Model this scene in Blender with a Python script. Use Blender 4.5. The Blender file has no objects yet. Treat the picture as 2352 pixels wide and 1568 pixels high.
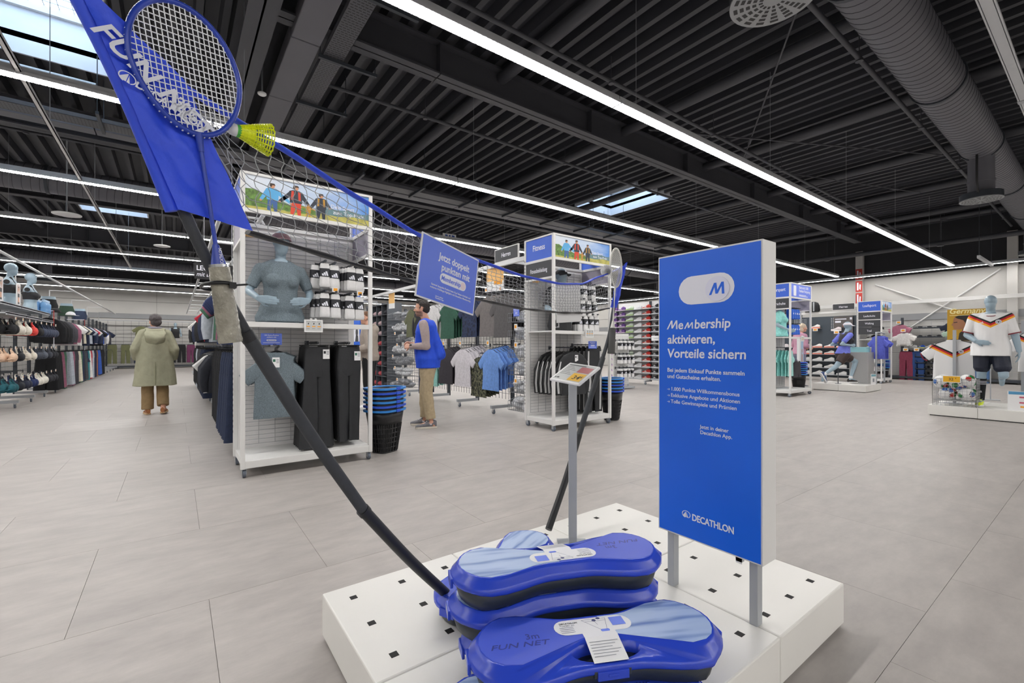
import bpy, bmesh, math, random
from math import pi, sin, cos, tan, sqrt, atan2, radians
from mathutils import Vector as V, Matrix, noise
from mathutils.bvhtree import BVHTree
SC = bpy.context.scene
COL = SC.collection
RN = random.Random(11)

# ---------------------------------------------------------------- camera, world, exposure
HC = 1.12
YAW = radians(36.63)
cam = bpy.data.cameras.new('camera')
cam.sensor_width = 36.0
cam.lens = 1040 / 2352 * 36
cam.shift_y = 11 / 2352
cam.clip_start = 0.02
camo = bpy.data.objects.new('camera', cam)
COL.objects.link(camo)
camo.location = (0, 0, HC)
camo.rotation_euler = (pi / 2, 0, -YAW)
SC.camera = camo
world = bpy.data.worlds.new('daylight')
SC.world = world
world.use_nodes = True
bg = world.node_tree.nodes['Background']
bg.inputs[0].default_value = (0.72, 0.84, 1.0, 1)
bg.inputs[1].default_value = 4.2
SC.view_settings.view_transform = 'Standard'
SC.view_settings.look = 'None'
SC.view_settings.gamma = 1
SC.view_settings.use_curve_mapping = False
SC.view_settings.exposure = 0.2
LED_POWER = 46.0

# ---------------------------------------------------------------- materials
def lin(c):
    return c / 12.92 if c <= 0.04045 else ((c + 0.055) / 1.055) ** 2.4

def S(h):
    if isinstance(h, (tuple, list)):
        return tuple(h)[:3]
    h = h.lstrip('#')
    return tuple(lin(int(h[i:i + 2], 16) / 255) for i in (0, 2, 4))

MATS = {}

def mat(name, hexc, rough=0.5, metal=0.0, var=0.05, sc=6.0, bump=0.0, bsc=150.0, emit=0.0, coords='Object', stretch=None):
    if name in MATS:
        return MATS[name]
    m = bpy.data.materials.new(name)
    m.use_nodes = True
    nt = m.node_tree
    b = nt.nodes['Principled BSDF']
    c = S(hexc)
    b.inputs['Base Color'].default_value = (*c, 1)
    b.inputs['Roughness'].default_value = rough
    b.inputs['Metallic'].default_value = metal
    if var or bump:
        if coords == 'World':
            tc = nt.nodes.new('ShaderNodeNewGeometry').outputs['Position']
        else:
            tc = nt.nodes.new('ShaderNodeTexCoord').outputs[coords]
        if stretch:
            mp = nt.nodes.new('ShaderNodeMapping')
            mp.inputs['Scale'].default_value = stretch
            nt.links.new(tc, mp.inputs['Vector'])
            tc = mp.outputs[0]
    if var:
        n = nt.nodes.new('ShaderNodeTexNoise')
        n.inputs['Scale'].default_value = sc
        n.inputs['Detail'].default_value = 5
        nt.links.new(tc, n.inputs['Vector'])
        r = nt.nodes.new('ShaderNodeValToRGB')
        r.color_ramp.elements[0].position = 0.3
        r.color_ramp.elements[1].position = 0.7
        r.color_ramp.elements[0].color = (*[x * (1 - var) for x in c], 1)
        r.color_ramp.elements[1].color = (*[min(1, x * (1 + var)) for x in c], 1)
        nt.links.new(n.outputs[0], r.inputs[0])
        nt.links.new(r.outputs[0], b.inputs['Base Color'])
    if bump:
        n2 = nt.nodes.new('ShaderNodeTexNoise')
        n2.inputs['Scale'].default_value = bsc
        n2.inputs['Detail'].default_value = 3
        nt.links.new(tc, n2.inputs['Vector'])
        bp = nt.nodes.new('ShaderNodeBump')
        bp.inputs['Strength'].default_value = bump
        bp.inputs['Distance'].default_value = 0.01
        nt.links.new(n2.outputs[0], bp.inputs['Height'])
        nt.links.new(bp.outputs[0], b.inputs['Normal'])
    if emit:
        b.inputs['Emission Color'].default_value = (*c, 1)
        b.inputs['Emission Strength'].default_value = emit
    MATS[name] = m
    return m

def fab(hexc, rough=0.85, var=0.12):
    return mat('fabric ' + hexc, hexc, rough, 0, var, 30, 0.25, 60)

def plain(hexc, rough=0.45):
    return mat('plain ' + hexc, hexc, rough, 0, 0.02, 4)

def ramp_mat(name, fn, rough=0.4):
    """material whose colour comes from fn(node_tree, object coords xyz outputs)"""
    m = bpy.data.materials.new(name)
    m.use_nodes = True
    nt = m.node_tree
    b = nt.nodes['Principled BSDF']
    b.inputs['Roughness'].default_value = rough
    tc = nt.nodes.new('ShaderNodeTexCoord').outputs['Object']
    sp = nt.nodes.new('ShaderNodeSeparateXYZ')
    nt.links.new(tc, sp.inputs[0])
    out = fn(nt, tc, sp.outputs[0], sp.outputs[1], sp.outputs[2])
    nt.links.new(out, b.inputs['Base Color'])
    MATS[name] = m
    return m

def mth(nt, op, a, b=None):
    n = nt.nodes.new('ShaderNodeMath')
    n.operation = op
    for i, x in enumerate((a, b)):
        if x is None:
            continue
        if isinstance(x, (int, float)):
            n.inputs[i].default_value = x
        else:
            nt.links.new(x, n.inputs[i])
    return n.outputs[0]

def ramp(nt, val, stops, const=True):
    r = nt.nodes.new('ShaderNodeValToRGB')
    cr = r.color_ramp
    cr.interpolation = 'CONSTANT' if const else 'LINEAR'
    while len(cr.elements) < len(stops):
        cr.elements.new(0.5)
    for e, (p, c) in zip(cr.elements, stops):
        e.position = p
        e.color = (*S(c), 1)
    nt.links.new(val, r.inputs[0])
    return r.outputs[0]

WHITE = mat('white powder coat', '#dcdcdb', 0.42, 0, 0.02, 3)
OFFW = mat('warm white sheet steel', '#e4e3df', 0.36, 0, 0.02, 2.5)
WPLAS = mat('white plastic', '#e6e7e8', 0.4, 0, 0.02)
GREYM = mat('light grey metal', '#a9adb2', 0.42, 0.2, 0.03)
DGREY = mat('dark grey metal', '#3c4148', 0.45, 0.2, 0.04)
BLACKP = mat('black plastic', '#121316', 0.42, 0, 0.06)
CHROME = mat('chrome', '#c9ccd0', 0.2, 1.0, 0.0)
DECK = mat('anthracite deck', '#3a3b41', 0.5, 0, 0.05, 2)
STEEL = mat('anthracite steel', '#45464c', 0.5, 0.0, 0.05, 2)
DUCTM = mat('grey spiral duct steel', '#66666d', 0.5, 0.0, 0.05, 2)
BLUEP = mat('blue sign print', '#1266e4', 0.42, 0, 0.02)
BLUEL = mat('light blue sign print', '#5f7be4', 0.35, 0, 0.02)
INKW = mat('white print', '#e6e8f2', 0.5, 0, 0)
INKD = mat('dark print', '#22252b', 0.5, 0, 0)
INKG = mat('grey print', '#8d9198', 0.5, 0, 0)
ORANGE = mat('orange label print', '#f2a52c', 0.5, 0, 0)
DSIGN = mat('dark sign print', '#35373c', 0.5, 0, 0.02)
MANNE = mat('mannequin grey blue lacquer', '#93a8b6', 0.32, 0, 0.02)
SKIN = mat('skin', '#d3a088', 0.5, 0, 0.08, 25)
HAIRD = mat('dark hair', '#2a2421', 0.6, 0, 0.35, 60, 0.6, 180)
CARD = mat('orange paper', '#f3c27c', 0.6, 0, 0.02)

# ---------------------------------------------------------------- mesh builder
class MB:
    def __init__(s):
        s.v = []; s.f = []; s.m = []; s.s = []; s.M = None

    def add(s, vs, fs, mi=0, sm=False):
        o = len(s.v)
        if s.M is not None:
            vs = [s.M @ V(p) for p in vs]
        s.v.extend([tuple(p) for p in vs])
        for f in fs:
            s.f.append([i + o for i in f]); s.m.append(mi); s.s.append(sm)
        return s

    def box(s, x0, x1, y0, y1, z0, z1, mi=0):
        vs = [(x, y, z) for x in (x0, x1) for y in (y0, y1) for z in (z0, z1)]
        return s.add(vs, [(0, 1, 3, 2), (4, 6, 7, 5), (0, 4, 5, 1), (2, 3, 7, 6), (0, 2, 6, 4), (1, 5, 7, 3)], mi)

    def quad(s, a, b, c, d, mi=0):
        return s.add([a, b, c, d], [(0, 1, 2, 3)], mi)

    def bar(s, p, q, w, h=None, mi=0, up=(0, 0, 1)):
        p, q = V(p), V(q)
        d = (q - p).normalized()
        up = V(up)
        if abs(d.dot(up)) > 0.98:
            up = V((1, 0, 0))
        r = d.cross(up).normalized() * (w / 2)
        u = r.cross(d).normalized() * ((h or w) / 2)
        vs = [a + i * r + j * u for a in (p, q) for i, j in ((-1, -1), (1, -1), (1, 1), (-1, 1))]
        return s.add(vs, [(3, 2, 1, 0), (4, 5, 6, 7), (0, 1, 5, 4), (1, 2, 6, 5), (2, 3, 7, 6), (3, 0, 4, 7)], mi)

    def rings(s, rings, mi=0, sm=True, cap=True, closed=False):
        n = len(rings[0]); fs = []
        vs = [p for r in rings for p in r]
        k = len(rings)
        for i in range(k if closed else k - 1):
            a, b = i * n, ((i + 1) % k) * n
            for j in range(n):
                j2 = (j + 1) % n
                fs.append((a + j, a + j2, b + j2, b + j))
        s.add(vs, fs, mi, sm)
        if cap and not closed:
            o = len(s.v)
            s.add(rings[0], [tuple(range(n))[::-1]], mi, False)
            s.add(rings[-1], [tuple(range(n))], mi, False)
        return s

    def tube(s, pts, r, n=8, mi=0, sm=True, cap=True, closed=False, flat=1.0):
        pts = [V(p) for p in pts]
        k = len(pts)
        rs = r if isinstance(r, (list, tuple)) else [r] * k
        out = []; pu = None
        for i in range(k):
            if closed:
                d = pts[(i + 1) % k] - pts[i - 1]
            else:
                d = pts[min(i + 1, k - 1)] - pts[max(i - 1, 0)]
            if d.length < 1e-9:
                d = V((0, 0, 1))
            d.normalize()
            if pu is None:
                pu = V((0, 0, 1)) if abs(d.z) < 0.9 else V((1, 0, 0))
            x = d.cross(pu)
            if x.length < 1e-6:
                x = d.cross(V((0, 1, 0)))
            x.normalize()
            y = x.cross(d).normalized()
            pu = y
            out.append([pts[i] + x * (rs[i] * cos(2 * pi * j / n)) + y * (rs[i] * flat * sin(2 * pi * j / n)) for j in range(n)])
        return s.rings(out, mi, sm, cap, closed)

    def cyl(s, c, r, h, n=16, mi=0, axis='z', r2=None, sm=True):
        c = V(c); r2 = r if r2 is None else r2
        ax = {'x': V((1, 0, 0)), 'y': V((0, 1, 0)), 'z': V((0, 0, 1))}[axis] if isinstance(axis, str) else V(axis).normalized()
        u = ax.orthogonal().normalized(); w = ax.cross(u)
        R = [[c + ax * t + (u * cos(2 * pi * j / n) + w * sin(2 * pi * j / n)) * q for j in range(n)] for t, q in ((0, r), (h, r2))]
        return s.rings(R, mi, sm)

    def lathe(s, prof, n=20, mi=0, sm=True, cap=True):
        return s.rings([[(r * cos(2 * pi * j / n), r * sin(2 * pi * j / n), z) for j in range(n)] for r, z in prof], mi, sm, cap)

    def ell(s, c, r, nu=14, nv=9, mi=0, R=None, p=1.0):
        c = V(c); rr = []
        for i in range(nv + 1):
            t = pi * i / nv
            ring = []
            for j in range(nu):
                a = 2 * pi * j / nu
                q = V((r[0] * max(sin(t), 1e-3) * cos(a), r[1] * max(sin(t), 1e-3) * sin(a), -r[2] * cos(t)))
                if R is not None:
                    q = R @ q
                ring.append(c + q)
            rr.append(ring)
        return s.rings(rr, mi, True)

    def cap(s, p, q, r0, r1, n=12, mi=0):
        p, q = V(p), V(q)
        d = q - p
        L = d.length
        d = d / L if L > 1e-9 else V((0, 0, 1))
        u = d.orthogonal().normalized(); w = d.cross(u)
        prof = []
        for i in range(4):
            t = pi / 2 * i / 4
            prof.append((-r0 * cos(t), max(r0 * sin(t), 1e-4)))
        prof.append((0, r0)); prof.append((L, r1))
        for i in range(1, 5):
            t = pi / 2 * i / 4
            prof.append((L + r1 * sin(t), max(r1 * cos(t), 1e-4)))
        return s.rings([[p + d * a + (u * cos(2 * pi * j / n) + w * sin(2 * pi * j / n)) * b for j in range(n)] for a, b in prof], mi, True)

    def prism(s, poly, h0, h1, mi=0, mi_side=None, sm=False):
        n = len(poly)
        a = [(x, y, h0) for x, y in poly]; b = [(x, y, h1) for x, y in poly]
        s.add(a, [tuple(range(n))[::-1]], mi)
        s.add(b, [tuple(range(n))], mi)
        s.add(a + b, [(j, (j + 1) % n, (j + 1) % n + n, j + n) for j in range(n)], mi if mi_side is None else mi_side, sm)
        return s

    def flat(s, poly, h=0.0, mi=0):
        return s.add([(x, y, h) for x, y in poly], [tuple(range(len(poly)))], mi)

    def mesh(s, name, mats):
        me = bpy.data.meshes.new(name)
        me.from_pydata(s.v, [], s.f)
        for m in mats:
            me.materials.append(m)
        me.polygons.foreach_set('material_index', s.m)
        me.polygons.foreach_set('use_smooth', s.s)
        me.update()
        return me

    def obj(s, name, mats, parent=None, loc=None, rz=None, bevel=0, kind=None, label=None):
        if not isinstance(mats, (list, tuple)):
            mats = [mats]
        return put(name, s.mesh(name, mats), parent, loc, rz, bevel, kind, label)

def put(name, me, parent=None, loc=None, rz=None, bevel=0, kind=None, label=None):
    o = bpy.data.objects.new(name, me)
    COL.objects.link(o)
    if parent is not None:
        o.parent = parent
    if loc is not None:
        o.location = loc
    if rz is not None:
        o.rotation_euler = (0, 0, rz)
    if bevel:
        b = o.modifiers.new('bevel', 'BEVEL')
        b.width = bevel; b.segments = 2; b.limit_method = 'ANGLE'
    if kind:
        o['kind'] = kind
    if label:
        o['label'] = label
    return o

def thing(name, label, cat, loc=(0, 0, 0), rz=0, group=None):
    o = bpy.data.objects.new(name, None)
    COL.objects.link(o)
    o.empty_display_size = 0.05
    o.location = loc
    o.rotation_euler = (0, 0, rz)
    return tag(o, label, cat, group)

def tag(o, label, cat, group=None, kind=None):
    o['label'] = label; o['category'] = cat
    if group:
        o['group'] = group
    if kind:
        o['kind'] = kind
    return o

def copy_tree(o, loc=None, rz=None, label=None, group=None, parent=None, color=None, scale=None):
    c = o.copy()
    COL.objects.link(c)
    if parent is not None:
        c.parent = parent
    if loc is not None:
        c.location = loc
    if rz is not None:
        c.rotation_euler = (0, 0, rz)
    if scale is not None:
        c.scale = (scale,) * 3
    if label:
        c['label'] = label
    if group:
        c['group'] = group
    if color is not None and c.type == 'MESH' and c.get('tint'):
        recolor(c, color)
    for ch in o.children:
        copy_tree(ch, parent=c, color=color)
    return c

def recolor(o, m):
    o.material_slots[0].link = 'OBJECT'
    o.material_slots[0].material = m

def FM(o, x, y):
    x = V(x).normalized(); y = V(y).normalized(); z = x.cross(y).normalized()
    y = z.cross(x)
    M = Matrix.Identity(4)
    for i in range(3):
        M[i][0] = x[i]; M[i][1] = y[i]; M[i][2] = z[i]; M[i][3] = o[i]
    return M

TC = [0]
def txt(parent, s, fm, size, m, bold=0.0, shear=0.0, align='LEFT', sp=1.0, lh=1.0, name='lettering', xs=1.0, ext=0.0004):
    cu = bpy.data.curves.new('lettering', 'FONT')
    cu.body = s; cu.size = size; cu.offset = bold * size; cu.shear = shear
    cu.align_x = align; cu.space_character = sp; cu.space_line = lh
    cu.extrude = ext; cu.resolution_u = 3
    ob = bpy.data.objects.new('lettering', cu)
    me = bpy.data.meshes.new_from_object(ob)
    bpy.data.objects.remove(ob); bpy.data.curves.remove(cu)
    me.transform(fm @ Matrix.Diagonal((xs, 1, 1, 1)))
    me.materials.clear(); me.materials.append(m)
    me.polygons.foreach_set('material_index', [0] * len(me.polygons))
    return put(name, me, parent)

def disc(cx, cy, rx, ry=None, n=20):
    ry = rx if ry is None else ry
    return [(cx + rx * cos(2 * pi * i / n), cy + ry * sin(2 * pi * i / n)) for i in range(n)]

def pill(cx, cy, w, h, n=10):
    r = h / 2; a = w / 2 - r
    return [(cx + a + r * cos(t), cy + r * sin(t)) for t in [-pi / 2 + pi * i / n for i in range(n + 1)]] + \
           [(cx - a + r * cos(t), cy + r * sin(t)) for t in [pi / 2 + pi * i / n for i in range(n + 1)]]

def rrect(cx, cy, w, h, r, n=4):
    out = []
    for sx, sy, a in ((1, 1, 0), (-1, 1, 1), (-1, -1, 2), (1, -1, 3)):
        for i in range(n + 1):
            t = a * pi / 2 + pi / 2 * i / n
            out.append((cx + sx * (w / 2 - r) + r * cos(t), cy + sy * (h / 2 - r) + r * sin(t)))
    return out

def remesh(mb, voxel, smooth=4, name='body'):
    me = mb.mesh('tmp', [])
    o = bpy.data.objects.new('tmp', me)
    COL.objects.link(o)
    m = o.modifiers.new('r', 'REMESH'); m.mode = 'VOXEL'; m.voxel_size = voxel; m.use_smooth_shade = True
    if smooth:
        q = o.modifiers.new('s', 'SMOOTH'); q.factor = 0.5; q.iterations = smooth
    dg = bpy.context.evaluated_depsgraph_get()
    out = bpy.data.meshes.new_from_object(o.evaluated_get(dg))
    out.name = name
    bpy.data.objects.remove(o); bpy.data.meshes.remove(me)
    out.polygons.foreach_set('use_smooth', [True] * len(out.polygons))
    return out

def wrinkle(me, amp, sc, stretch=(1, 1, 1), seed=0, zmax=None):
    ns = [v.normal.copy() for v in me.vertices]
    for v, n in zip(me.vertices, ns):
        p = V((v.co.x * stretch[0] + seed, v.co.y * stretch[1] + seed * 0.7, v.co.z * stretch[2])) * sc
        v.co += n * (amp * (noise.noise(p) + 0.5 * noise.noise(p * 2.3)))
    me.update()
    return me

def setmat(me, mats, fn=None):
    me.materials.clear()
    for m in mats:
        me.materials.append(m)
    if fn:
        me.polygons.foreach_set('material_index', [fn(p.center) for p in me.polygons])
    else:
        me.polygons.foreach_set('material_index', [0] * len(me.polygons))
    return me

# ================================================================ lamps of the room (rows of LED luminaires)
def led_mat():
    m = bpy.data.materials.new('led strip')
    m.use_nodes = True
    nt = m.node_tree
    b = nt.nodes['Principled BSDF']
    b.inputs['Base Color'].default_value = (0.9, 0.9, 0.88, 1)
    b.inputs['Emission Color'].default_value = (1.0, 0.965, 0.925, 1)
    tc = nt.nodes.new('ShaderNodeTexCoord').outputs['Object']
    mp = nt.nodes.new('ShaderNodeMapping')
    mp.inputs['Scale'].default_value = (22, 22, 0)
    nt.links.new(tc, mp.inputs[0])
    vt = nt.nodes.new('ShaderNodeTexVoronoi')
    vt.inputs['Randomness'].default_value = 0
    vt.inputs['Scale'].default_value = 1
    nt.links.new(mp.outputs[0], vt.inputs[0])
    r = nt.nodes.new('ShaderNodeMapRange')
    r.inputs[1].default_value = 0.30; r.inputs[2].default_value = 0.40
    r.inputs[3].default_value = LED_POWER * 2.3; r.inputs[4].default_value = 0.8
    nt.links.new(vt.outputs['Distance'], r.inputs[0])
    nt.links.new(r.outputs[0], b.inputs['Emission Strength'])
    return m
LEDM = led_mat()
LAMPW = mat('white lamp housing', '#c3c6ca', 0.4, 0.1, 0.02)

def lamp_row(a, b, label, wires=True, hw=0.05):
    """continuous-row luminaire from a to b (same height), LED board facing down"""
    a, b = V(a), V(b)
    L = (b - a).length
    root = thing('linear_light', label, 'ceiling light', a, atan2(b.y - a.y, b.x - a.x), 'rows of LED ceiling lights')
    k = max(1, round(L / 3.0))
    for i in range(k):
        x0, x1 = L * i / k + 0.006, L * (i + 1) / k - 0.006
        h = MB()
        h.box(x0, x1, -0.035, 0.035, 0.03, 0.085).box(x0, x1, -0.062, 0.062, 0.0, 0.032)
        h.obj('housing', [LAMPW], root)
        MB().quad((x0 + .01, -hw, -0.004), (x0 + .01, hw, -0.004), (x1 - .01, hw, -0.004), (x1 - .01, -hw, -0.004)).obj('led_board', [LEDM], root)
        if wires:
            MB().tube([(x0 + .3, 0, 0.08), (x0 + .3, 0, 1.58)], 0.0025, 5).box(x0 + .25, x0 + .35, -.02, .02, .083, .1).obj('suspension_wire', [GREYM], root)
    return root

ROWS = [(-9.4, 19.2), (-6.2, 19.2), (-3.0, 19.2), (3.1, 19.2), (6.05, 19.0), (9.4, 18.8), (12.7, 18.6), (16.0, 18.6), (19.2, 18.6), (22.6, 18.6), (28.6, 18.6)]
ORD = ['third behind the photographer', 'second behind the photographer', 'just behind the photographer', 'crossing high over the net and the sign', 'above the banner gondola', 'behind the banner gondola',
       'over the coat shopper, higher one', 'over the far clothing aisle', 'over the far aisle past the dark duct', 'near the far wall over the aisle', 'along the far pale wall']
for (y, x1), w in zip(ROWS, ORD):
    lamp_row((-15 if y < 4 else -9, y, 3.6 if y < 28 else 3.85), (x1, y, 3.6 if y < 28 else 3.85), 'white LED light row ' + w)
lamp_row((19.75, -11.5, 3.6), (19.75, 29.5, 3.6), 'white LED light row running along the side wall behind the running display', hw=.022)

# ================================================================ room shell
def structure(o, label=None):
    o['kind'] = 'structure'
    if label:
        o['label'] = label
    return o

X0, X1, Y0, Y1, ZC = -16.0, 20.4, -12.0, 30.4, 5.2
SUB = mat('subfloor', '#6f6a66', 0.8, 0, 0.05)

def floor_mat():
    m = bpy.data.materials.new('grey vinyl tile')
    m.use_nodes = True
    nt = m.node_tree
    b = nt.nodes['Principled BSDF']
    b.inputs['Roughness'].default_value = 0.42
    pos = nt.nodes.new('ShaderNodeNewGeometry').outputs['Position']
    mp = nt.nodes.new('ShaderNodeMapping'); mp.inputs['Scale'].default_value = (1, 2.4, 1)
    nt.links.new(pos, mp.inputs[0])
    n = nt.nodes.new('ShaderNodeTexNoise'); n.inputs['Scale'].default_value = 3.2; n.inputs['Detail'].default_value = 9; n.inputs['Roughness'].default_value = 0.68
    nt.links.new(mp.outputs[0], n.inputs['Vector'])
    r = nt.nodes.new('ShaderNodeValToRGB')
    r.color_ramp.elements[0].position = 0.28; r.color_ramp.elements[1].position = 0.75
    r.color_ramp.elements[0].color = (*S('#989390'), 1); r.color_ramp.elements[1].color = (*S('#b3aeaa'), 1)
    nt.links.new(n.outputs[0], r.inputs[0])
    oi = nt.nodes.new('ShaderNodeObjectInfo')
    mr = nt.nodes.new('ShaderNodeMapRange'); mr.inputs[3].default_value = 0.95; mr.inputs[4].default_value = 1.04
    nt.links.new(oi.outputs['Random'], mr.inputs[0])
    mx = nt.nodes.new('ShaderNodeVectorMath'); mx.operation = 'SCALE'
    nt.links.new(r.outputs[0], mx.inputs[0]); nt.links.new(mr.outputs[0], mx.inputs['Scale'])
    nt.links.new(mx.outputs[0], b.inputs['Base Color'])
    r2 = nt.nodes.new('ShaderNodeMapRange'); r2.inputs[3].default_value = 0.36; r2.inputs[4].default_value = 0.55
    nt.links.new(n.outputs[0], r2.inputs[0]); nt.links.new(r2.outputs[0], b.inputs['Roughness'])
    return m
VINYL = floor_mat()
fl = structure(MB().box(X0, X1, Y0, Y1, -0.12, -0.006).obj('floor', [SUB]), 'grey vinyl tile floor')
T = 0.96
tiles = []
r0 = 2.41 - 15 * T
for j in range(50):
    yy = r0 + j * T
    if yy > Y1 - T:
        break
    off = 0.12 if j % 2 == 0 else 0.62
    for i in range(-17, 22):
        xx = off + i * T
        if xx < X0 or xx + T > X1 or yy < Y0:
            continue
        cx, cy = xx + T / 2, yy + T / 2
        d = .5966 * cx + .8025 * cy; l = .8025 * cx - .5966 * cy
        seen = d > 0.7 and abs(l / d) < 1.25
        tiles.append((d if seen else 1e6 + abs(d), xx, yy))
tiles.sort()
tm = MB().box(0, T - .0016, 0, T - .0016, -0.006, 0).mesh('tile', [VINYL])
for d, xx, yy in tiles[:300]:
    put('tile', tm, fl, (xx, yy, 0))
rest = MB()
for d, xx, yy in tiles[300:]:
    rest.box(xx, xx + T - .0016, yy, yy + T - .0016, -0.006, 0)
rest.obj('tiles_beyond', [VINYL], fl, kind='stuff')

# walls: pale sandwich panels below, dark liner above
PANEL = mat('pale sandwich panel', '#c2c1be', 0.55, 0, 0.02, 1.5)
LINER = mat('dark wall liner', '#26272b', 0.6, 0, 0.05)
BAND = mat('grey wall band', '#8d8f92', 0.55, 0, 0.02)
wr = structure(MB().box(X1, X1 + .2, Y0, Y1, -.1, ZC + .1).obj('wall_right', [LINER]))
wb = structure(MB().box(X0, X1 + .2, Y1, Y1 + .2, -.1, ZC + .1).obj('wall_back', [LINER]))
structure(MB().box(X0 - .2, X0, Y0, Y1 + .2, -.1, ZC + .1).obj('wall_left', [PANEL]))
structure(MB().box(X0 - .2, X1 + .2, Y0 - .2, Y0, -.1, ZC + .1).obj('wall_front', [PANEL]))
for k in range(4):
    for j in range(8):
        y0 = Y0 + j * 5.9
        MB().box(X1 - .03, X1, y0 + .004, min(y0 + 5.9, Y1) - .004, k * .9 + .006, k * .9 + .894).obj('panel', [PANEL], wr, bevel=.006)
for k in range(5):
    for j in range(8):
        x0 = X0 + j * 5.07
        MB().box(x0 + .004, min(x0 + 5.07, X1) - .004, Y1 - .03, Y1, k * .86 + .006, k * .86 + .854).obj('panel', [PANEL], wb, bevel=.006)
structure(MB().box(X0, X1, Y1 - .07, Y1 - .03, 2.55, 2.80).obj('trim_1', [BAND]))
structure(MB().box(X1 - .07, X1 - .03, Y0, Y1, 2.02, 2.24).obj('trim_2', [BAND]))

# corrugated roof deck, with holes for the skylights
SKY = [(-2.25, -0.7, 7.0, 9.05), (9.3, 10.8, 7.3, 9.4), (-2.2, -0.7, 16.2, 18.3)]
pitch = 0.27
prof = [(0, 0), (.075, 0), (.098, .15), (.247, .15), (.27, 0)]
dk = MB()
def strip(x0, x1, ya, yb):
    k0 = math.floor((x0 - X0) / pitch)
    for k in range(k0, 200):
        for (a, za), (b, zb) in zip(prof[:-1], prof[1:]):
            p, q = X0 + k * pitch + a, X0 + k * pitch + b
            if q <= x0 or p >= x1:
                continue
            p2, q2 = max(p, x0), min(q, x1)
            zp = za + (zb - za) * (p2 - p) / (q - p); zq = za + (zb - za) * (q2 - p) / (q - p)
            dk.quad((p2, ya, ZC + zp), (q2, ya, ZC + zq), (q2, yb, ZC + zq), (p2, yb, ZC + zp))
        if X0 + (k + 1) * pitch > x1:
            break
xs = sorted({X0, X1} | {s[0] for s in SKY} | {s[1] for s in SKY})
for a, b in zip(xs[:-1], xs[1:]):
    cuts = [(s[2], s[3]) for s in SKY if s[0] < (a + b) / 2 < s[1]]
    y = Y0
    for c0, c1 in sorted(cuts):
        strip(a, b, y, c0); y = c1
    strip(a, b, y, Y1)
structure(dk.obj('ceiling', [DECK]), 'anthracite corrugated roof deck')
roof = MB()
ysplit = sorted({Y0 - .3, Y1 + .3} | {s[2] for s in SKY} | {s[3] for s in SKY})
for a, b in zip([X0 - .3] + xs[1:-1], xs[1:-1] + [X1 + .3]):
    for c, d in zip(ysplit[:-1], ysplit[1:]):
        if not any(s[0] <= (a + b) / 2 <= s[1] and s[2] <= (c + d) / 2 <= s[3] for s in SKY):
            roof.box(a, b, c, d, ZC + .17, ZC + .25)
structure(roof.obj('roof', [STEEL]))
SHAFT = mat('white skylight shaft', '#dfe4ee', 0.5, 0, 0.02)
def pane_mat():
    m = bpy.data.materials.new('skylight pane')
    m.use_nodes = True
    nt = m.node_tree
    o = nt.nodes['Material Output']
    t = nt.nodes.new('ShaderNodeBsdfTransparent'); t.inputs[0].default_value = (.9, .95, 1, 1)
    g = nt.nodes.new('ShaderNodeBsdfTranslucent'); g.inputs[0].default_value = (.9, .95, .92, 1)
    mx = nt.nodes.new('ShaderNodeMixShader'); mx.inputs[0].default_value = 0.45
    nt.links.new(t.outputs[0], mx.inputs[1]); nt.links.new(g.outputs[0], mx.inputs[2]); nt.links.new(mx.outputs[0], o.inputs[0])
    return m
PANE = pane_mat()
for (x0, x1, y0, y1), w in zip(SKY, ('window_1', 'window_2', 'window_3')):
    f = MB()
    t = .03; za, zb = ZC - .04, ZC + .75
    f.box(x0 - t, x0, y0 - t, y1 + t, za, zb).box(x1, x1 + t, y0 - t, y1 + t, za, zb)
    f.box(x0, x1, y0 - t, y0, za, zb).box(x0, x1, y1, y1 + t, za, zb)
    f = structure(f.obj(w, [SHAFT]), 'white skylight shaft in the dark roof')
    MB().box(x0, x1, y0, y1, zb - .03, zb - .025).obj('pane', [PANE], f)
    g = MB()
    for k in range(1, 10):
        g.box(x0 + (x1 - x0) * k / 10 - .004, x0 + (x1 - x0) * k / 10 + .004, y0, y1, zb - .06, zb - .05)
    for k in range(1, 12):
        g.box(x0, x1, y0 + (y1 - y0) * k / 12 - .004, y0 + (y1 - y0) * k / 12 + .004, zb - .06, zb - .05)
    g.obj('safety_grid', [GREYM], f, kind='stuff')
    fr = MB()
    fr.box(x0, x1, y0, y0 + .06, zb - .16, zb - .06).box(x0, x1, y1 - .06, y1, zb - .16, zb - .06).box(x0, x0 + .06, y0, y1, zb - .16, zb - .06).box(x1 - .06, x1, y0, y1, zb - .16, zb - .06)
    fr.obj('window_frame', [WHITE], f)

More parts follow.
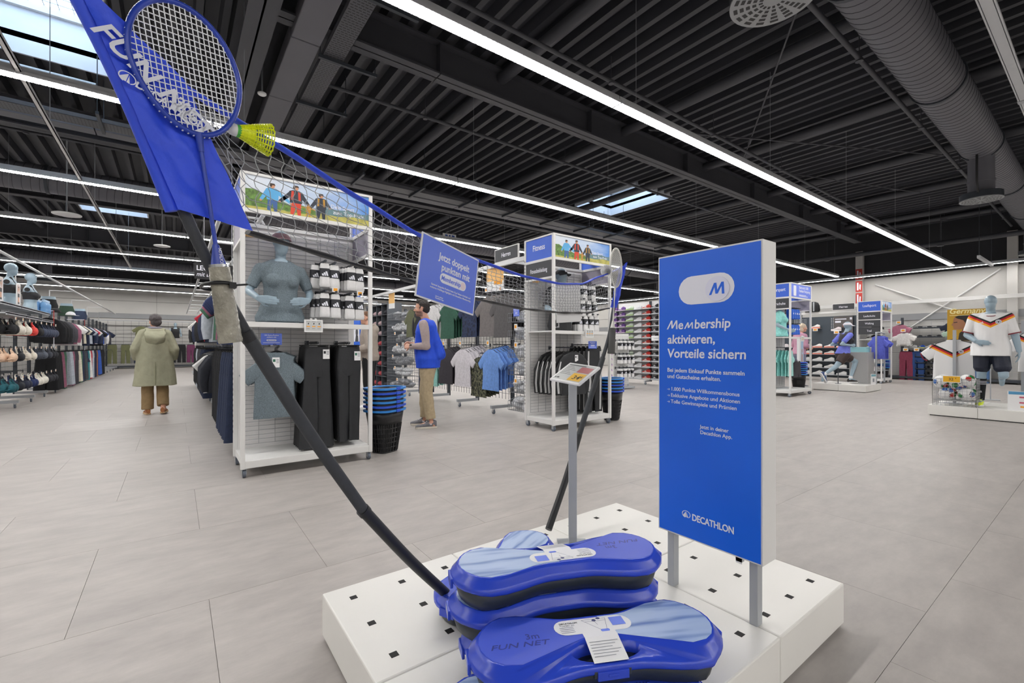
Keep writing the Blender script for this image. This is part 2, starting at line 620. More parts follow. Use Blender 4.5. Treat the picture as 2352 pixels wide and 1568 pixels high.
# steel work, ducts, pipes
def beam_x(y, x0, x1, z=4.7, w=.22, h=.44):
    m = MB()
    m.box(x0, x1, y - w / 2, y + w / 2, z, z + .025).box(x0, x1, y - w / 2, y + w / 2, z + h - .025, z + h).box(x0, x1, y - .008, y + .008, z, z + h)
    x = x0 + 2.2
    while x < x1:
        m.box(x - .006, x + .006, y - w / 2, y + w / 2, z, z + h); x += 2.85
    structure(m.obj('beam', [STEEL]))
for y in (5.45, 10.7, 15.6, 21.1, 26.6):
    beam_x(y, .6 if y < 6 else X0, 19.0)
m = MB()
for x in (.72,):
    m.box(x - .14, x + .14, Y0, 12.4, 4.55, 4.58).box(x - .14, x + .14, Y0, 12.4, 5.1, 5.13).box(x - .01, x + .01, Y0, 12.4, 4.55, 5.13)
structure(m.obj('beam', [STEEL]))
for x in (-6.3, -3.5, 3.85, 6.6, 9.3, 12.3, 15.0, 17.8, 18.8):
    if x in (9.3,):
        structure(MB().tube([(x, Y0, 5.03), (x, Y1, 5.03)], .085, 14).obj('beam', [STEEL]))
    else:
        structure(MB().tube([(x, Y0, 5.05), (x, Y1, 5.05)], .085, 14).obj('beam', [STEEL]))

def duct(y, z, r, x0, x1, label):
    root = thing('air_duct', label, 'air duct', (x0, y, z))
    L = x1 - x0
    m = MB(); n = 28
    m.rings([[(px, r * cos(2 * pi * j / n), r * sin(2 * pi * j / n)) for j in range(n)] for px in (0, L / 2, L)], 0, True)
    m.obj('shell', [DUCTM], root)
    m = MB(); x = .1
    while x < L:      # spiral lock seam, slightly skewed turns
        m.rings([[(x + w + .03 * sin(2 * pi * j / n), q * cos(2 * pi * j / n), q * sin(2 * pi * j / n)) for j in range(n)] for w, q in ((0, r), (.002, r + .004), (.009, r + .004), (.011, r))], 0, False, False)
        x += .125
    m.obj('spiral_seam', [STEEL], root, kind='stuff')
    for k in range(int(L / 3) + 1):
        c = MB(); c.cyl((k * 3.0 + .9, 0, 0), r + .018, .05, 28, axis='x')
        c.obj('joint_band', [DGREY], root)
    return root

GRILLE = mat('pale diffuser grille', '#9c9fa2', 0.5, 0, 0.02)
def diffuser(x, y, ztop, zbot, r, label):
    root = thing('air_diffuser', label, 'air diffuser', (x, y, 0), 0, 'round air diffusers under the ducts')
    MB().cyl((0, 0, zbot + .10), r * .62, ztop - zbot - .10, 24).obj('neck', [DUCTM], root)
    b = MB(); b.cyl((0, 0, zbot + .30), r * .66, .03, 24).cyl((0, 0, zbot + .13), r * .64, .02, 24)
    b.obj('collar', [DUCTM], root)
    MB().cyl((0, 0, zbot + .015), r, .10, 32).obj('casing', [DGREY], root)
    g = MB(); g.cyl((0, 0, zbot), r * 1.0, .015, 40)
    g.obj('face_plate', [GRILLE], root)
    s = MB()
    for k in range(16):
        a = 2 * pi * k / 16
        for q in range(5):
            rr = r * (.28 + .145 * q)
            w = rr * .22
            c = V((rr * cos(a), rr * sin(a), zbot - .001)); t = V((-sin(a), cos(a), 0)); d = V((cos(a), sin(a), 0))
            s.quad(c - t * w * .5 - d * r * .045, c + t * w * .5 - d * r * .045, c + t * w * .5 + d * r * .045, c - t * w * .5 + d * r * .045)
    s.obj('slots', [BLACKP], root, kind='stuff')
    MB().tube([(-r - .12, 0, ztop), (-r - .12, 0, zbot + .25), (-r - .06, 0, zbot + .12), (-r + .02, 0, zbot + .08)], .016, 8).obj('control_tube', [BLACKP], root)
    return root
duct(1.42, 4.55, .27, 1.0, 20.2, 'large grey spiral air duct above the red-and-gold jersey display')
duct(13.0, 4.5, .27, -9, 20.2, 'long grey air duct crossing the hall behind the banner gondola')
duct(24.6, 4.5, .27, -9, 20.2, 'dark air duct near the far pale wall of the clothing aisle')
diffuser(3.38, 1.46, 4.35, 3.56, .28, 'round grey slotted air diffuser directly over the blue membership sign, cut by the picture edge')
diffuser(11.0, 1.42, 4.35, 3.6, .27, 'round air diffuser with pale face under the large duct, above the footballer display')
diffuser(18.6, 1.42, 4.35, 3.6, .27, 'small round air diffuser at the wall end of the large duct')
diffuser(18.4, 13.0, 4.35, 3.6, .3, 'round air diffuser seen between the Fitness gondola and the blue membership sign')
diffuser(-4.0, 24.6, 4.35, 3.6, .3, 'dark air diffuser above the far end of the bra and clothing aisle')

def pipe(pts, r, label, m=STEEL, name='ceiling_pipe'):
    root = thing(name, label, 'pipe', pts[0], 0)
    o = V(pts[0])
    MB().tube([V(p) - o for p in pts], r, 10).obj('tube', [m], root)
    a, b = V(pts[0]), V(pts[-1])
    n = int((b - a).length / 2.6)
    for k in range(n):
        p = a + (b - a) * ((k + .5) / n) - o
        MB().cyl((p.x, p.y, p.z - r - .01), r + .012, .012, 10).tube([p, p + V((0, 0, ZC - 0.03 - a.z))], .006, 6).obj('hanger', [STEEL], root)
    return root
pipe([(-9, 1.9, 4.62), (19.5, 1.9, 4.62)], .03, 'thin grey sprinkler pipe beside the large spiral duct')
pipe([(.9, 4.25, 4.82), (19.5, 4.25, 4.82)], .028, 'thin grey pipe running beside the brightest light row')
pipe([(1.7, 6.7, 4.82), (14, 6.7, 4.82)], .026, 'thin grey pipe between the steel beam and the second light row')
pipe([(-9, 8.65, 4.8), (-.9, 8.65, 4.8)], .035, 'bluish grey pipe below the large skylight over the racket', GREYM)
pipe([(-9, 11.2, 4.8), (16, 11.2, 4.8)], .025, 'thin dark pipe over the coat shopper')
pipe([(-9, 17.4, 4.6), (12, 17.4, 4.6)], .03, 'thin bluish pipe under the small far skylight', GREYM)
pipe([(17.9, -4, 4.12), (17.9, 16, 4.12)], .07, 'thick grey pipe along the side wall, lower of the pair')
pipe([(18.4, -4, 4.95), (18.4, 16, 4.95)], .06, 'thick grey pipe along the side wall, upper of the pair')

PERF = mat('perforated tray steel', '#5b5c61', 0.5, 0.1, 0.04)
def tray(p, q, w, label):
    p, q = V(p), V(q)
    root = thing('cable_tray', label, 'cable tray', p, atan2(q.y - p.y, q.x - p.x))
    L = (q - p).length
    m = MB()
    m.box(0, L, -w / 2, w / 2, 0, .004).box(0, L, -w / 2, -w / 2 + .004, 0, .06).box(0, L, w / 2 - .004, w / 2, 0, .06)
    m.obj('channel', [PERF], root)
    s = MB()
    x = .05
    k = 0
    while x < min(L, 9):
        for j in range(5):
            y = -w / 2 + w * (j + .6 + (.3 if k % 2 else 0)) / 5.6
            s.quad((x, y - .016, -.0015), (x + .012, y - .016, -.0015), (x + .012, y + .016, -.0015), (x, y + .016, -.0015))
        x += .04; k += 1
    s.obj('slots', [BLACKP], root, kind='stuff')
    x = .6
    while x < L:
        MB().box(x, x + .04, -w / 2 - .42, w / 2 + .05, -.05, -.01).tube([(x + .02, w / 2 + .03, -.02), (x + .02, w / 2 + .03, ZC - p.z - .01)], .006, 6).tube([(x + .02, -w / 2 - .4, -.02), (x + .02, -w / 2 - .4, ZC - p.z - .01)], .006, 6).obj('crossbar', [DGREY], root)
        x += 1.25
    return root
tray((1.54, 2.6, 4.62), (1.54, 8.6, 4.62), .24, 'perforated cable tray on crossbars beside the boxed duct over the racket')
tray((-9, 9.12, 4.42), (14, 9.12, 4.42), .3, 'long perforated cable tray below the second beam, behind the banner gondola')
t = thing('box_duct', 'flat grey rectangular duct beside the cable tray above the shuttlecock', 'air duct', (1.05, 2.6, 4.62))
for k in range(7):
    MB().box(0, .31, k * 1.5 + .006, k * 1.5 + 1.494, 0, .2).obj('duct_section', [DUCTM], t, bevel=.01)
t = thing('box_duct', 'long flat grey duct running behind the second cable tray', 'air duct', (-9, 9.42, 4.45))
for k in range(14):
    MB().box(k * 1.6 + .006, k * 1.6 + 1.594, 0, .24, 0, .16).obj('duct_section', [DUCTM], t, bevel=.01)
t = thing('box_duct', 'grey boxed duct corner high above the jersey mannequin', 'air duct', (5.35, .1, 4.05))
MB().box(0, 3.2, -.5, .22, 0, .3).obj('duct_section', [DUCTM], t, bevel=.01)

t = thing('mounting_rail', 'long white mounting rail slanting down behind the blue flag', 'rail', (-1.15, 2.7, 3.62))
MB().box(-.02, .02, 0, 16.5, 0, .012).box(-.02, -.014, 0, 16.5, 0, .045).box(.014, .02, 0, 16.5, 0, .045).obj('channel', [WHITE], t)
for k in range(5):
    MB().tube([(0, 1 + 3.6 * k, .03), (0, 1 + 3.6 * k, ZC - 3.62)], .004, 5).obj('suspension_wire', [GREYM], t)
t = thing('mounting_rail', 'white mounting rail high beside the large spiral duct, cut by the picture edge', 'rail', (2.5, .58, 3.6))
MB().box(0, 16, -.03, .03, 0, .05).box(0, 16, -.045, -.035, 0, .02).box(0, 16, .035, .045, 0, .02).obj('channel', [LAMPW], t)
for k in range(5):
    MB().tube([(1 + 3.4 * k, 0, .03), (1 + 3.4 * k, 0, ZC - 3.6)], .004, 5).box(.96 + 3.4 * k, 1.04 + 3.4 * k, -.05, .05, -.005, .06).obj('suspension_wire', [GREYM], t)
t = thing('mounting_rail', 'short white hanging rail under the wall light above the footballer mannequin', 'rail', (16.3, 2.15, 3.35))
MB().box(0, 2.0, -.03, .03, 0, .07).obj('channel', [LAMPW], t)
for k in (.1, 1.9):
    MB().tube([(k, 0, .06), (k, 0, ZC - 3.35)], .006, 5).obj('suspension_wire', [DGREY], t)
for (x, y, z, r, w) in ((-1.55, 11.2, 3.45, .2, 'flat white disc pendant hanging below the duct over the clothing aisle'), (.95, 7.0, 4.55, .055, 'small round white detector under the boxed duct'),
                        (-.25, 13.4, 3.45, .16, 'white flat disc pendant beside the small far skylight')):
    t = thing('ceiling_disc', w, 'ceiling fitting', (x, y, z))
    MB().lathe([(r * .55, .04), (r, .025), (r, .01), (r * .8, 0)], 24).obj('disc', [WPLAS], t)
    MB().tube([(0, 0, .03), (0, 0, ZC - z)], .012, 8).obj('drop_rod', [GREYM], t)
# cross bracing rods in the roof
for (p, q, w) in (((9.3, 4.6, 4.92), (3.85, 1.0, 4.92), 'thin diagonal brace rod crossing the roof deck under the thick tubes'), ((15, 3, 4.97), (9.3, 5.0, 4.97), 'thin diagonal brace rod beyond the second thick tube'), ((6.6, 4.9, 4.88), (12.3, 2.0, 4.88), 'slim brace rod crossing behind the bright light row')):
    t = thing('brace_rod', w, 'brace', p)
    MB().tube([V((0, 0, 0)), V(q) - V(p)], .012, 6).obj('rod', [STEEL], t)
    d = (V(q) - V(p)).normalized()
    MB().tube([d * .8, d * 1.1], .028, 8).obj('turnbuckle', [STEEL], t)

# side wall steel: columns, brace cross and rail
for y, nm in ((5.75, 'column'), (1.95, 'column'), (13.5, 'column')):
    structure(MB().box(X1 - .22, X1 - .04, y - .11, y + .11, 0, 4.6).obj(nm, [PANEL], bevel=.004))
t = thing('brace_cross', 'white steel brace cross on the side wall above the kids clothing racks', 'brace', (X1 - .08, 0, 0))
for a, b in (((0, 5.3, 3.35), (0, 2.2, 1.75)), ((0, 2.2, 3.5), (0, 4.9, 1.3))):
    MB().tube([a, b], .024, 8).obj('rod', [WHITE], t)
t = thing('wall_rail', 'long white box rail running along the side wall over the shoe racks', 'rail', (X1 - .42, 0, 2.56))
MB().box(-.05, .05, -4, 9, 0, .12).obj('beam', [WHITE], t, bevel=.005)
for k in range(5):
    MB().box(.05, .2, -3 + 2.8 * k, -2.95 + 2.8 * k, .02, .1).obj('bracket', [WHITE], t)
RED = mat('red sign print', '#b5352b', 0.5, 0, 0.02)
t = thing('fire_sign', 'tall red and white fire point sign on the pale column behind the running display', 'sign', (X1 - .225, 5.75, 2.68))
for k in range(3):
    MB().box(-.008, 0, -.1, .1, .44 * k, .44 * k + .4).obj('plate', [RED], t)
    p = MB(); p.M = FM((-.01, .07, .44 * k + .06), (0, -1, 0), (0, 0, 1))
    p.flat([(.01, 0), (.06, 0), (.06, .28), (.01, .28)]).flat([(.08, .05), (.12, .0), (.13, .2), (.09, .22)])
    p.obj('pictogram', [INKW], t)
for (x, y, z) in ((16.5, 4.2, 3.9), (17.2, 3.2, 4.05), (17.4, 2.6, 4.1)):
    pass
t = thing('exit_lamp', 'small white emergency exit lamp hanging under the roof behind the Fitness gondola', 'exit sign', (6.2, 11.3, 4.1))
MB().box(-.2, .2, -.03, .03, 0, .18).obj('case', [WPLAS], t)
p = MB(); p.M = FM((-.2, -.032, 0), (1, 0, 0), (0, 0, 1)); p.flat([(.05, .03), (.13, .03), (.13, .15), (.05, .15)]).flat([(.17, .03), (.22, .03), (.22, .15), (.17, .15)]).flat([(.26, .03), (.35, .03), (.35, .15), (.26, .15)])
p.obj('pictogram', [mat('blue pictogram', '#2d4ea0', .5, 0, 0)], t)
MB().tube([(0, 0, .18), (0, 0, 1.1)], .01, 6).obj('drop_rod', [DGREY], t)
# ================================================================ display platform of six square modules
PZ = 0.172
HOLE = mat('dark slot', '#0d0d0f', 0.7, 0, 0)
PX = [.45, 1.017, 1.584]; PY = [.66, 1.245]
SEAT = {(0, 0): 'front corner module of the near white platform, cut off by the picture bottom', (0, 1): 'module of the near white platform with the thick black pole crossing it',
        (1, 0): 'near platform module under the front stack of blue cases', (1, 1): 'near platform module under the rear cases and net poles',
        (2, 0): 'near platform module under the near leg of the blue sign', (2, 1): 'back corner module of the near white platform behind the blue membership sign'}
for i, x in enumerate(PX):
    for j, y in enumerate(PY):
        t = thing('display_platform', 'white steel ' + SEAT[(i, j)], 'platform', (x, y, 0), 0, 'modules of the near platform')
        m = MB(); m.box(.0015, .5655, .0015, .5835, .012, PZ); m.obj('top_shell', [OFFW], t, bevel=.006)
        s = MB()
        for a in range(3):
            for b in range(3):
                cx, cy = .09 + .193 * a, .09 + .197 * b
                s.box(cx - .0125, cx + .0125, cy - .0125, cy + .0125, PZ - .004, PZ + .0006)
        s.obj('slots', [HOLE], t, kind='stuff')
        MB().box(.03, .53, .03, .55, 0, .012).obj('foot_frame', [BLACKP], t)

# ================================================================ membership sign
def logo(m, cx, cy, r, mi=0, slant=0.0):
    """round brand emblem: open oval ring with a sail-like peak"""
    n = 28
    for i in range(n):
        a0, a1 = radians(-55) + radians(310) * i / n, radians(-55) + radians(310) * (i + 1) / n
        p = [(cx + q * r * cos(a) * 1.18, cy + q * r * sin(a) * .92) for q, a in ((1, a0), (1, a1), (.86, a1), (.86, a0))]
        m.flat(p, 0, mi)
    m.flat([(cx - .95 * r, cy - .45 * r), (cx - .1 * r, cy + .62 * r), (cx - .02 * r, cy + .62 * r), (cx + .02 * r, cy - .75 * r), (cx - .5 * r, cy - .72 * r)], 0, mi)
    m.flat([(cx + .12 * r, cy + .55 * r), (cx + .2 * r, cy + .2 * r), (cx + .55 * r, cy - .75 * r), (cx + .12 * r, cy - .75 * r)], 0, mi)

sg = thing('standing_sign', 'tall blue membership sign in a white box frame on two legs', 'sign', (1.545, .70, PZ))
sb = MB(); sb.box(0, .095, 0, .40, .397 - PZ, 1.473 - PZ)
sb.obj('case', [WHITE], sg, bevel=.0015)
MB().box(-.002, 0, .006, .394, .403 - PZ, 1.467 - PZ).obj('blue_face', [BLUEP], sg)
for y, nm in ((.045, 'leg'), (.365, 'leg')):
    l = MB(); l.box(.03, .065, y - .014, y + .014, 0, .397 - PZ)
    l.obj(nm, [GREYM], sg, bevel=.002)
MB().box(.012, .03, .075, .096, .397 - PZ - .018, .397 - PZ).box(.012, .014, .075, .096, .397 - PZ - .024, .397 - PZ).obj('hook_tab', [WPLAS], sg)
SW, SH = .40, 1.076
F = FM((-.0022, .40, .397 - PZ), (0, -1, 0), (0, 0, 1))      # sign face: u to the viewer's right, v up
def sf(u, v, d=0.0):
    return F @ Matrix.Translation((u * SW, v * SH, d))
m = MB(); m.M = F
m.flat(pill(.50 * SW, .865 * SH, .215, .105), .0006)
m.obj('toggle_switch', [INKW], sg)
m = MB(); m.M = F @ Matrix.Translation((.615 * SW, .862 * SH, .0008)); m.prism(disc(0, 0, .044, n=32), 0, .003)
m.obj('toggle_knob', [mat('pale lilac print', '#dfe1f2', .45, 0, 0)], sg)
m = MB(); m.M = F @ Matrix.Translation((.615 * SW, .862 * SH, .0042))
def mstroke(m, pts, w):
    for (a, b) in zip(pts[:-1], pts[1:]):
        m.flat([(a[0] - w / 2, a[1]), (a[0] + w / 2, a[1]), (b[0] + w / 2, b[1]), (b[0] - w / 2, b[1])], RN.random() * 1e-5)
mstroke(m, [(-.025, -.021), (-.006, .021), (-.001, -.018), (.021, .022), (.023, -.02)], .009)
m.obj('emblem', [BLUEP], sg)
BOLD = .018
def head_m(fm, size):
    """the wide slanted M that starts the word"""
    k = MB(); k.M = fm
    mstroke(k, [(.02 * size, 0), (.42 * size, .70 * size), (.46 * size, .06 * size), (.86 * size, .70 * size), (.88 * size, 0)], .13 * size)
    return k
sz = .0480
head_m(sf(.105, .733, .0006), sz).obj('lettering', [INKW], sg)
txt(sg, 'e', sf(.105, .733, .0006) @ Matrix.Translation((sz * .98, 0, 0)), sz, INKW, BOLD, .08, xs=.98)
k = MB(); k.M = sf(.105, .733, .0006) @ Matrix.Translation((sz * 1.56, 0, 0))
mstroke(k, [(.02 * sz, 0), (.30 * sz, .50 * sz), (.34 * sz, .06 * sz), (.66 * sz, .50 * sz), (.68 * sz, 0)], .11 * sz)
k.obj('lettering', [INKW], sg)
txt(sg, 'bership', sf(.105, .733, .0006) @ Matrix.Translation((sz * 2.38, 0, 0)), sz, INKW, BOLD, .08, xs=.96)
txt(sg, 'aktivieren,', sf(.108, .682, .0006), sz, INKW, BOLD, .05, xs=.97)
txt(sg, 'Vorteile sichern', sf(.108, .632, .0006), sz, INKW, BOLD, .05, xs=.98)
txt(sg, 'Bei jedem Einkauf Punkte sammeln\nund Gutscheine erhalten.', sf(.105, .580, .0006), .0216, INKW, .012, 0, lh=1.12, xs=.99)
for k, s in enumerate(('1.000 Punkte Willkommensbonus', 'Exklusive Angebote und Aktionen', 'Tolle Gewinnspiele und Prämien')):
    txt(sg, s, sf(.145, .513 - .0225 * k, .0006), .0200, INKW, .006, 0, xs=.98)
    a = MB(); a.M = sf(.105, .517 - .0225 * k, .0006)
    a.flat([(0, -.0007), (.010, -.0007), (.010, .0007), (0, .0007)]).flat([(.0065, .004), (.0075, .0045), (.0118, 0), (.0075, -.0045), (.0065, -.004), (.0095, 0)])
    a.obj('lettering', [INKW], sg)
txt(sg, 'Jetzt in deiner\nDecathlon App.', sf(.45, .393, .0006), .0188, INKW, .010, 0, lh=1.08)
m = MB(); m.M = sf(.31, .085, .0006); logo(m, 0, 0, .015)
m.obj('brand_emblem', [INKW], sg)
txt(sg, 'DECATHLON', sf(.368, .071, .0006), .034, INKW, .022, 0, xs=.80, sp=.95)

# ================================================================ blue carry cases of the net sets
CASEB = mat('glossy blue case plastic', '#2c48c6', 0.25, 0, 0.03, 3)
TUB = mat('dark grey tub plastic', '#2e353d', 0.42, 0, 0.08, 12, 0.05, 300)
def streak(nt, tc, x, y, z):
    mp = nt.nodes.new('ShaderNodeMapping'); mp.inputs['Scale'].default_value = (3.2, 26, 1); mp.inputs['Rotation'].default_value = (0, 0, .18)
    nt.links.new(tc, mp.inputs[0])
    n = nt.nodes.new('ShaderNodeTexNoise'); n.inputs['Scale'].default_value = 1; n.inputs['Detail'].default_value = 2
    nt.links.new(mp.outputs[0], n.inputs['Vector'])
    return ramp(nt, n.outputs[0], [(.36, '#5b7bbd'), (.52, '#a9bfe2'), (.72, '#b4c8e6')], False)
STREAK = ramp_mat('pale blue brushed print', streak, 0.38)
LOBE = .225
def case_outline(R, wf, wb, n=80, lobe=LOBE):
    """outline of two round ends joined by a waist; wf = waist half-width on the handle side, wb on the far side"""
    out = []
    for i in range(n):
        a = 2 * pi * i / n
        c, s = cos(a), sin(a)
        waist = wf if s < 0 else wb
        lo, hi = 0.0, lobe + R + .02
        for _ in range(26):
            t = (lo + hi) / 2
            x, y = abs(t * c), abs(t * s)
            d1 = sqrt((x - lobe) ** 2 + y * y) - R
            d2 = max(y - waist, x - lobe)
            k = .085
            h = max(k - abs(d1 - d2), 0) / k
            d = min(d1, d2) - h * h * k * .25
            if d < 0:
                lo = t
            else:
                hi = t
        out.append((lo * c, lo * s))
    return out
def boolean(me, cut):
    a = bpy.data.objects.new('a', me); b = bpy.data.objects.new('b', cut)
    COL.objects.link(a); COL.objects.link(b)
    m = a.modifiers.new('b', 'BOOLEAN'); m.object = b; m.operation = 'DIFFERENCE'; m.solver = 'EXACT'
    dg = bpy.context.evaluated_depsgraph_get()
    out = bpy.data.meshes.new_from_object(a.evaluated_get(dg))
    bpy.data.objects.remove(a); bpy.data.objects.remove(b)
    return out
def build_case():
    t = bpy.data.objects.new('carry_case', None); COL.objects.link(t)
    R0, F0, B0 = .118, .103, .086
    tb = MB()
    tb.rings([[(x, y, z) for x, y in o] for o, z in ((case_outline(R0 - .034, .062, .046), 0), (case_outline(R0 - .026, .072, .056), .008), (case_outline(R0 - .010, F0 - .010, B0 - .008), .062))], 0)
    cut = MB(); cut.rings([[(.11, y, -.02), (.155, y, -.02), (.115, y, .022), (-.115, y, .022), (-.155, y, -.02)] for y in (-.2, .2)], 0, False)
    me = boolean(tb.mesh('tub', [TUB]), cut.mesh('cut', []))
    put('tub', me, t)
    lid = MB()
    lid.rings([[(x, y, z) for x, y in o] for o, z in ((case_outline(R0 - .046, F0 - .05, B0 - .046), .026), (case_outline(R0 - .026, F0 - .026, B0 - .024), .0555), (case_outline(R0 - .004, F0 - .003, B0 - .002), .056), (case_outline(R0, F0, B0), .061), (case_outline(R0, F0, B0), .070), (case_outline(R0 - .005, F0 - .004, B0 - .004), .0765),
               (case_outline(R0 - .018, .034, B0 - .018), .0905), (case_outline(R0 - .022, .028, B0 - .022), .0975), (case_outline(R0 - .026, .024, B0 - .026), .0982))], 0)
    cut = MB(); cut.rings([[(q * .092 * cos(a), -.062 + q * .030 * sin(a), z) for a in [2 * pi * i / 30 for i in range(30)]] for z, q in ((.030, .86), (.060, .93), (.12, 1.10))], 0)
    lm = lid.mesh('lid', [CASEB])
    put('lid', boolean(lm, cut.mesh('cut', [])), t)
    pl = case_outline(R0 - .0275, .022, B0 - .028)
    b1 = [(x, y) for x, y in pl if x <= .035]; b2 = [(x, y) for x, y in pl if x >= .03]
    b1.sort(key=lambda p: atan2(p[1], p[0] + LOBE * .8)); b2.sort(key=lambda p: atan2(p[1], p[0] - LOBE * .8))
    def split(pts, xs, keep):
        n = len(pts); out = []
        for i in range(n):
            p, q = pts[i], pts[(i + 1) % n]
            if keep(p[0]):
                out.append(p)
            if keep(p[0]) != keep(q[0]):
                f = (xs - p[0]) / (q[0] - p[0]); out.append((xs, p[1] + f * (q[1] - p[1])))
        return out
    m = MB(); m.flat(split(pl, .02, lambda x: x <= .02), .0986); m.obj('blue_top', [mat('satin blue case top', '#3450cc', .42, 0, .03)], t)
    m = MB(); m.flat(split(pl, .02, lambda x: x > .02), .0986); m.obj('brushed_top', [STREAK], t, label='pale brushed-blue top print')
    c = MB(); c.box(-.040, .040, -.1075, -.098, .044, .0655); c.box(-.014, .014, -.109, -.1065, .053, .060)
    c.obj('latch', [CASEB], t, bevel=.002)
    c = MB(); c.box(-.048, .048, -.1038, -.094, .048, .066); c.obj('latch_recess', [TUB], t, bevel=.002)
    for sx in (-1, 1):
        c = MB(); c.M = Matrix.Diagonal((sx, 1, 1, 1)); c.box(.337, .3455, -.03, .03, .044, .072); c.obj('latch', [CASEB], t, bevel=.002)
    txt(t, 'FUN NET', Matrix.Translation((-.290, -.030, .0988)), .026, mat('dark blue print', '#1b2b86', .5, 0, 0), .006, .25, xs=1.4, ext=.0001)
    txt(t, '3m', Matrix.Translation((-.195, -.004, .0988)), .030, MATS['dark blue print'], .006, 0, ext=.0001)
    return t
LBL = mat('white label paper', '#e9eaec', 0.5, 0, 0.01)
def case_label(t):
    m = MB()
    m.flat(pill(-.005, .022, .215, .062), .0993)
    m.quad((-.052, .045, .1004), (-.052, -.072, .1004), (.044, -.072, .1004), (.044, .045, .1004)) if False else None
    m.flat([(-.045, .050), (-.045, -.012), (.045, -.012), (.045, .050)][::-1], .0996)
    m.quad((-.045, -.012, .0996), (.045, -.012, .0996), (.045, -.0265, .1000), (-.045, -.0265, .1000))
    m.quad((-.045, -.0265, .1000), (.045, -.0265, .1000), (.045, -.095, .0805), (-.045, -.095, .0805))
    lab = m.obj('product_label', [LBL], t)
    d = MB(); h = .1009
    def line(a, b, w=.0009):
        a = V((*a, 0)); b = V((*b, 0)); n = V((-(b - a).y, (b - a).x, 0)).normalized() * w / 2
        d.flat([tuple(p)[:2] for p in (a - n, b - n, b + n, a + n)], h - .0010)
    for a, b in (((-.03, .045), (.012, -.004)), ((.038, .046), (.026, -.002)), ((-.03, .045), (.038, .046)), ((-.022, .037), (.036, .036)), ((.004, .036), (.008, .020))):
        line(a, b)
    d.flat(disc(.004, .040, .006, .005), h - .0011).flat(disc(.018, .047, .006, .0045), h - .0011)
    for k in range(4):
        line((-.098, .022 - .007 * k), (-.06, .022 - .007 * k), .0012)
    d.obj('drawing', [mat('label drawing ink', '#4a4f78', .6, 0, 0)], lab)
    d = MB(); d.flat(rrect(.020, -.005, .024, .010, .004), .0999).flat(rrect(.066, .028, .038, .036, .002), .0999)
    d.obj('blue_print', [BLUEL], lab)
    d = MB(); d.M = FM((0, -.0265, .1003), (1, 0, 0), (0, .0685, .0195))
    for k in range(6):
        yy = -.016 - .008 * k
        d.flat([(-.038, yy), (.038 - .01 * (k % 3), yy), (.038 - .01 * (k % 3), yy + .0016), (-.038, yy + .0016)], .0003)
    d.obj('small_print', [INKG], lab)
    txt(lab, 'DECATHLON', Matrix.Translation((-.095, .036, .0999)), .0085, INKD, .01, 0, ext=.0001)
    txt(lab, 'FUN SET 3M', Matrix.Translation((-.095, .0268, .0999)), .0075, INKG, 0, 0, ext=.0001)
def place_case(src, a, b, z, label):
    a, b = V((*a, 0)), V((*b, 0)); c = (a + b) / 2; d = b - a
    o = src if src.get('label') is None else copy_tree(src)
    o.location = (c.x, c.y, z); o.rotation_euler = (0, 0, atan2(d.y, d.x))
    tag(o, label, 'carry case', 'blue carry cases of the net sets')
    return o
plain_case = build_case()
# a -> b is from the plain blue end to the brushed end
place_case(plain_case, (1.21, .965), (.785, 1.12), PZ, 'blue carry case lowest in the rear stack, only its round ends showing')
place_case(plain_case, (.83, 1.385), (1.25, 1.565), PZ, 'blue carry case behind the stacks from which the net poles rise, pale round end showing')
place_case(plain_case, (.985, .70), (.60, .905), PZ, 'blue carry case at the very bottom of the picture, beneath the front 3m case')
c2 = place_case(plain_case, (1.175, .985), (.765, 1.155), PZ + .1005, 'blue carry case second from top in the rear stack')
labelled = copy_tree(plain_case); del labelled['label']
case_label(labelled)
place_case(labelled, (1.175, .972), (.765, 1.14), PZ + .201, 'topmost blue carry case of the rear stack, with white label band')
place_case(labelled, (.69, .925), (1.10, .725), PZ + .1005, 'front blue carry case marked 3m with white label band, nearest stack')

# ================================================================ badminton net set
NB = V((.75, 1.40, 0)); ND = V((.941, .338, 0)).normalized(); NN = V((ND.y, -ND.x, 0))
def NP(s, z, off=0.0):
    return NB + ND * s + NN * off + V((0, 0, z))
FOAM = mat('dark foam pole', '#3a3d42', 0.75, 0, 0.08, 40, 0.12, 400)
POLEM = mat('black painted pole', '#1b1d22', 0.5, 0, 0.06)
NETB = mat('blue net fabric', '#2d50e2', 0.5, 0, 0.05, 8, 0.15, 60)
NETK = mat('black net tape', '#16171b', 0.4, 0, 0.1, 20, 0.3, 40)
CORD = mat('net cord', '#a3a6aa', 0.6, 0, 0.1)
net = thing('badminton_net', 'blue and black badminton net on two flexible black poles', 'sports net', NB + V((0, 0, PZ)))
L = lambda p: V(p) - NB - V((0, 0, PZ))
def spline(pts, n=8):
    out = []
    P = [2 * V(pts[0]) - V(pts[1])] + [V(p) for p in pts] + [2 * V(pts[-1]) - V(pts[-2])]
    for i in range(1, len(P) - 2):
        for k in range(n):
            t = k / n
            a, b, c, d = P[i - 1], P[i], P[i + 1], P[i + 2]
            out.append(.5 * ((2 * b) + (c - a) * t + (2 * a - 5 * b + 4 * c - d) * t * t + (3 * b - 3 * c + d - a) * t ** 3))
    out.append(V(pts[-1]))
    return out
lowA = spline([L(NP(.03, .235)), L(NP(-.16, .44)), L(NP(-.341, .6535))])
midA = spline([L(NP(-.338, .65)), L(NP(-.51, .905)), L(NP(-.662, 1.15))])
topA = spline([L(NP(-.655, 1.14)), L(NP(-.722, 1.265)), L(NP(-.780, 1.389)), L(NP(-.848, 1.56)), L(NP(-.920, 1.735))])
MB().tube(lowA, .0165, 14).obj('pole', [POLEM], net)
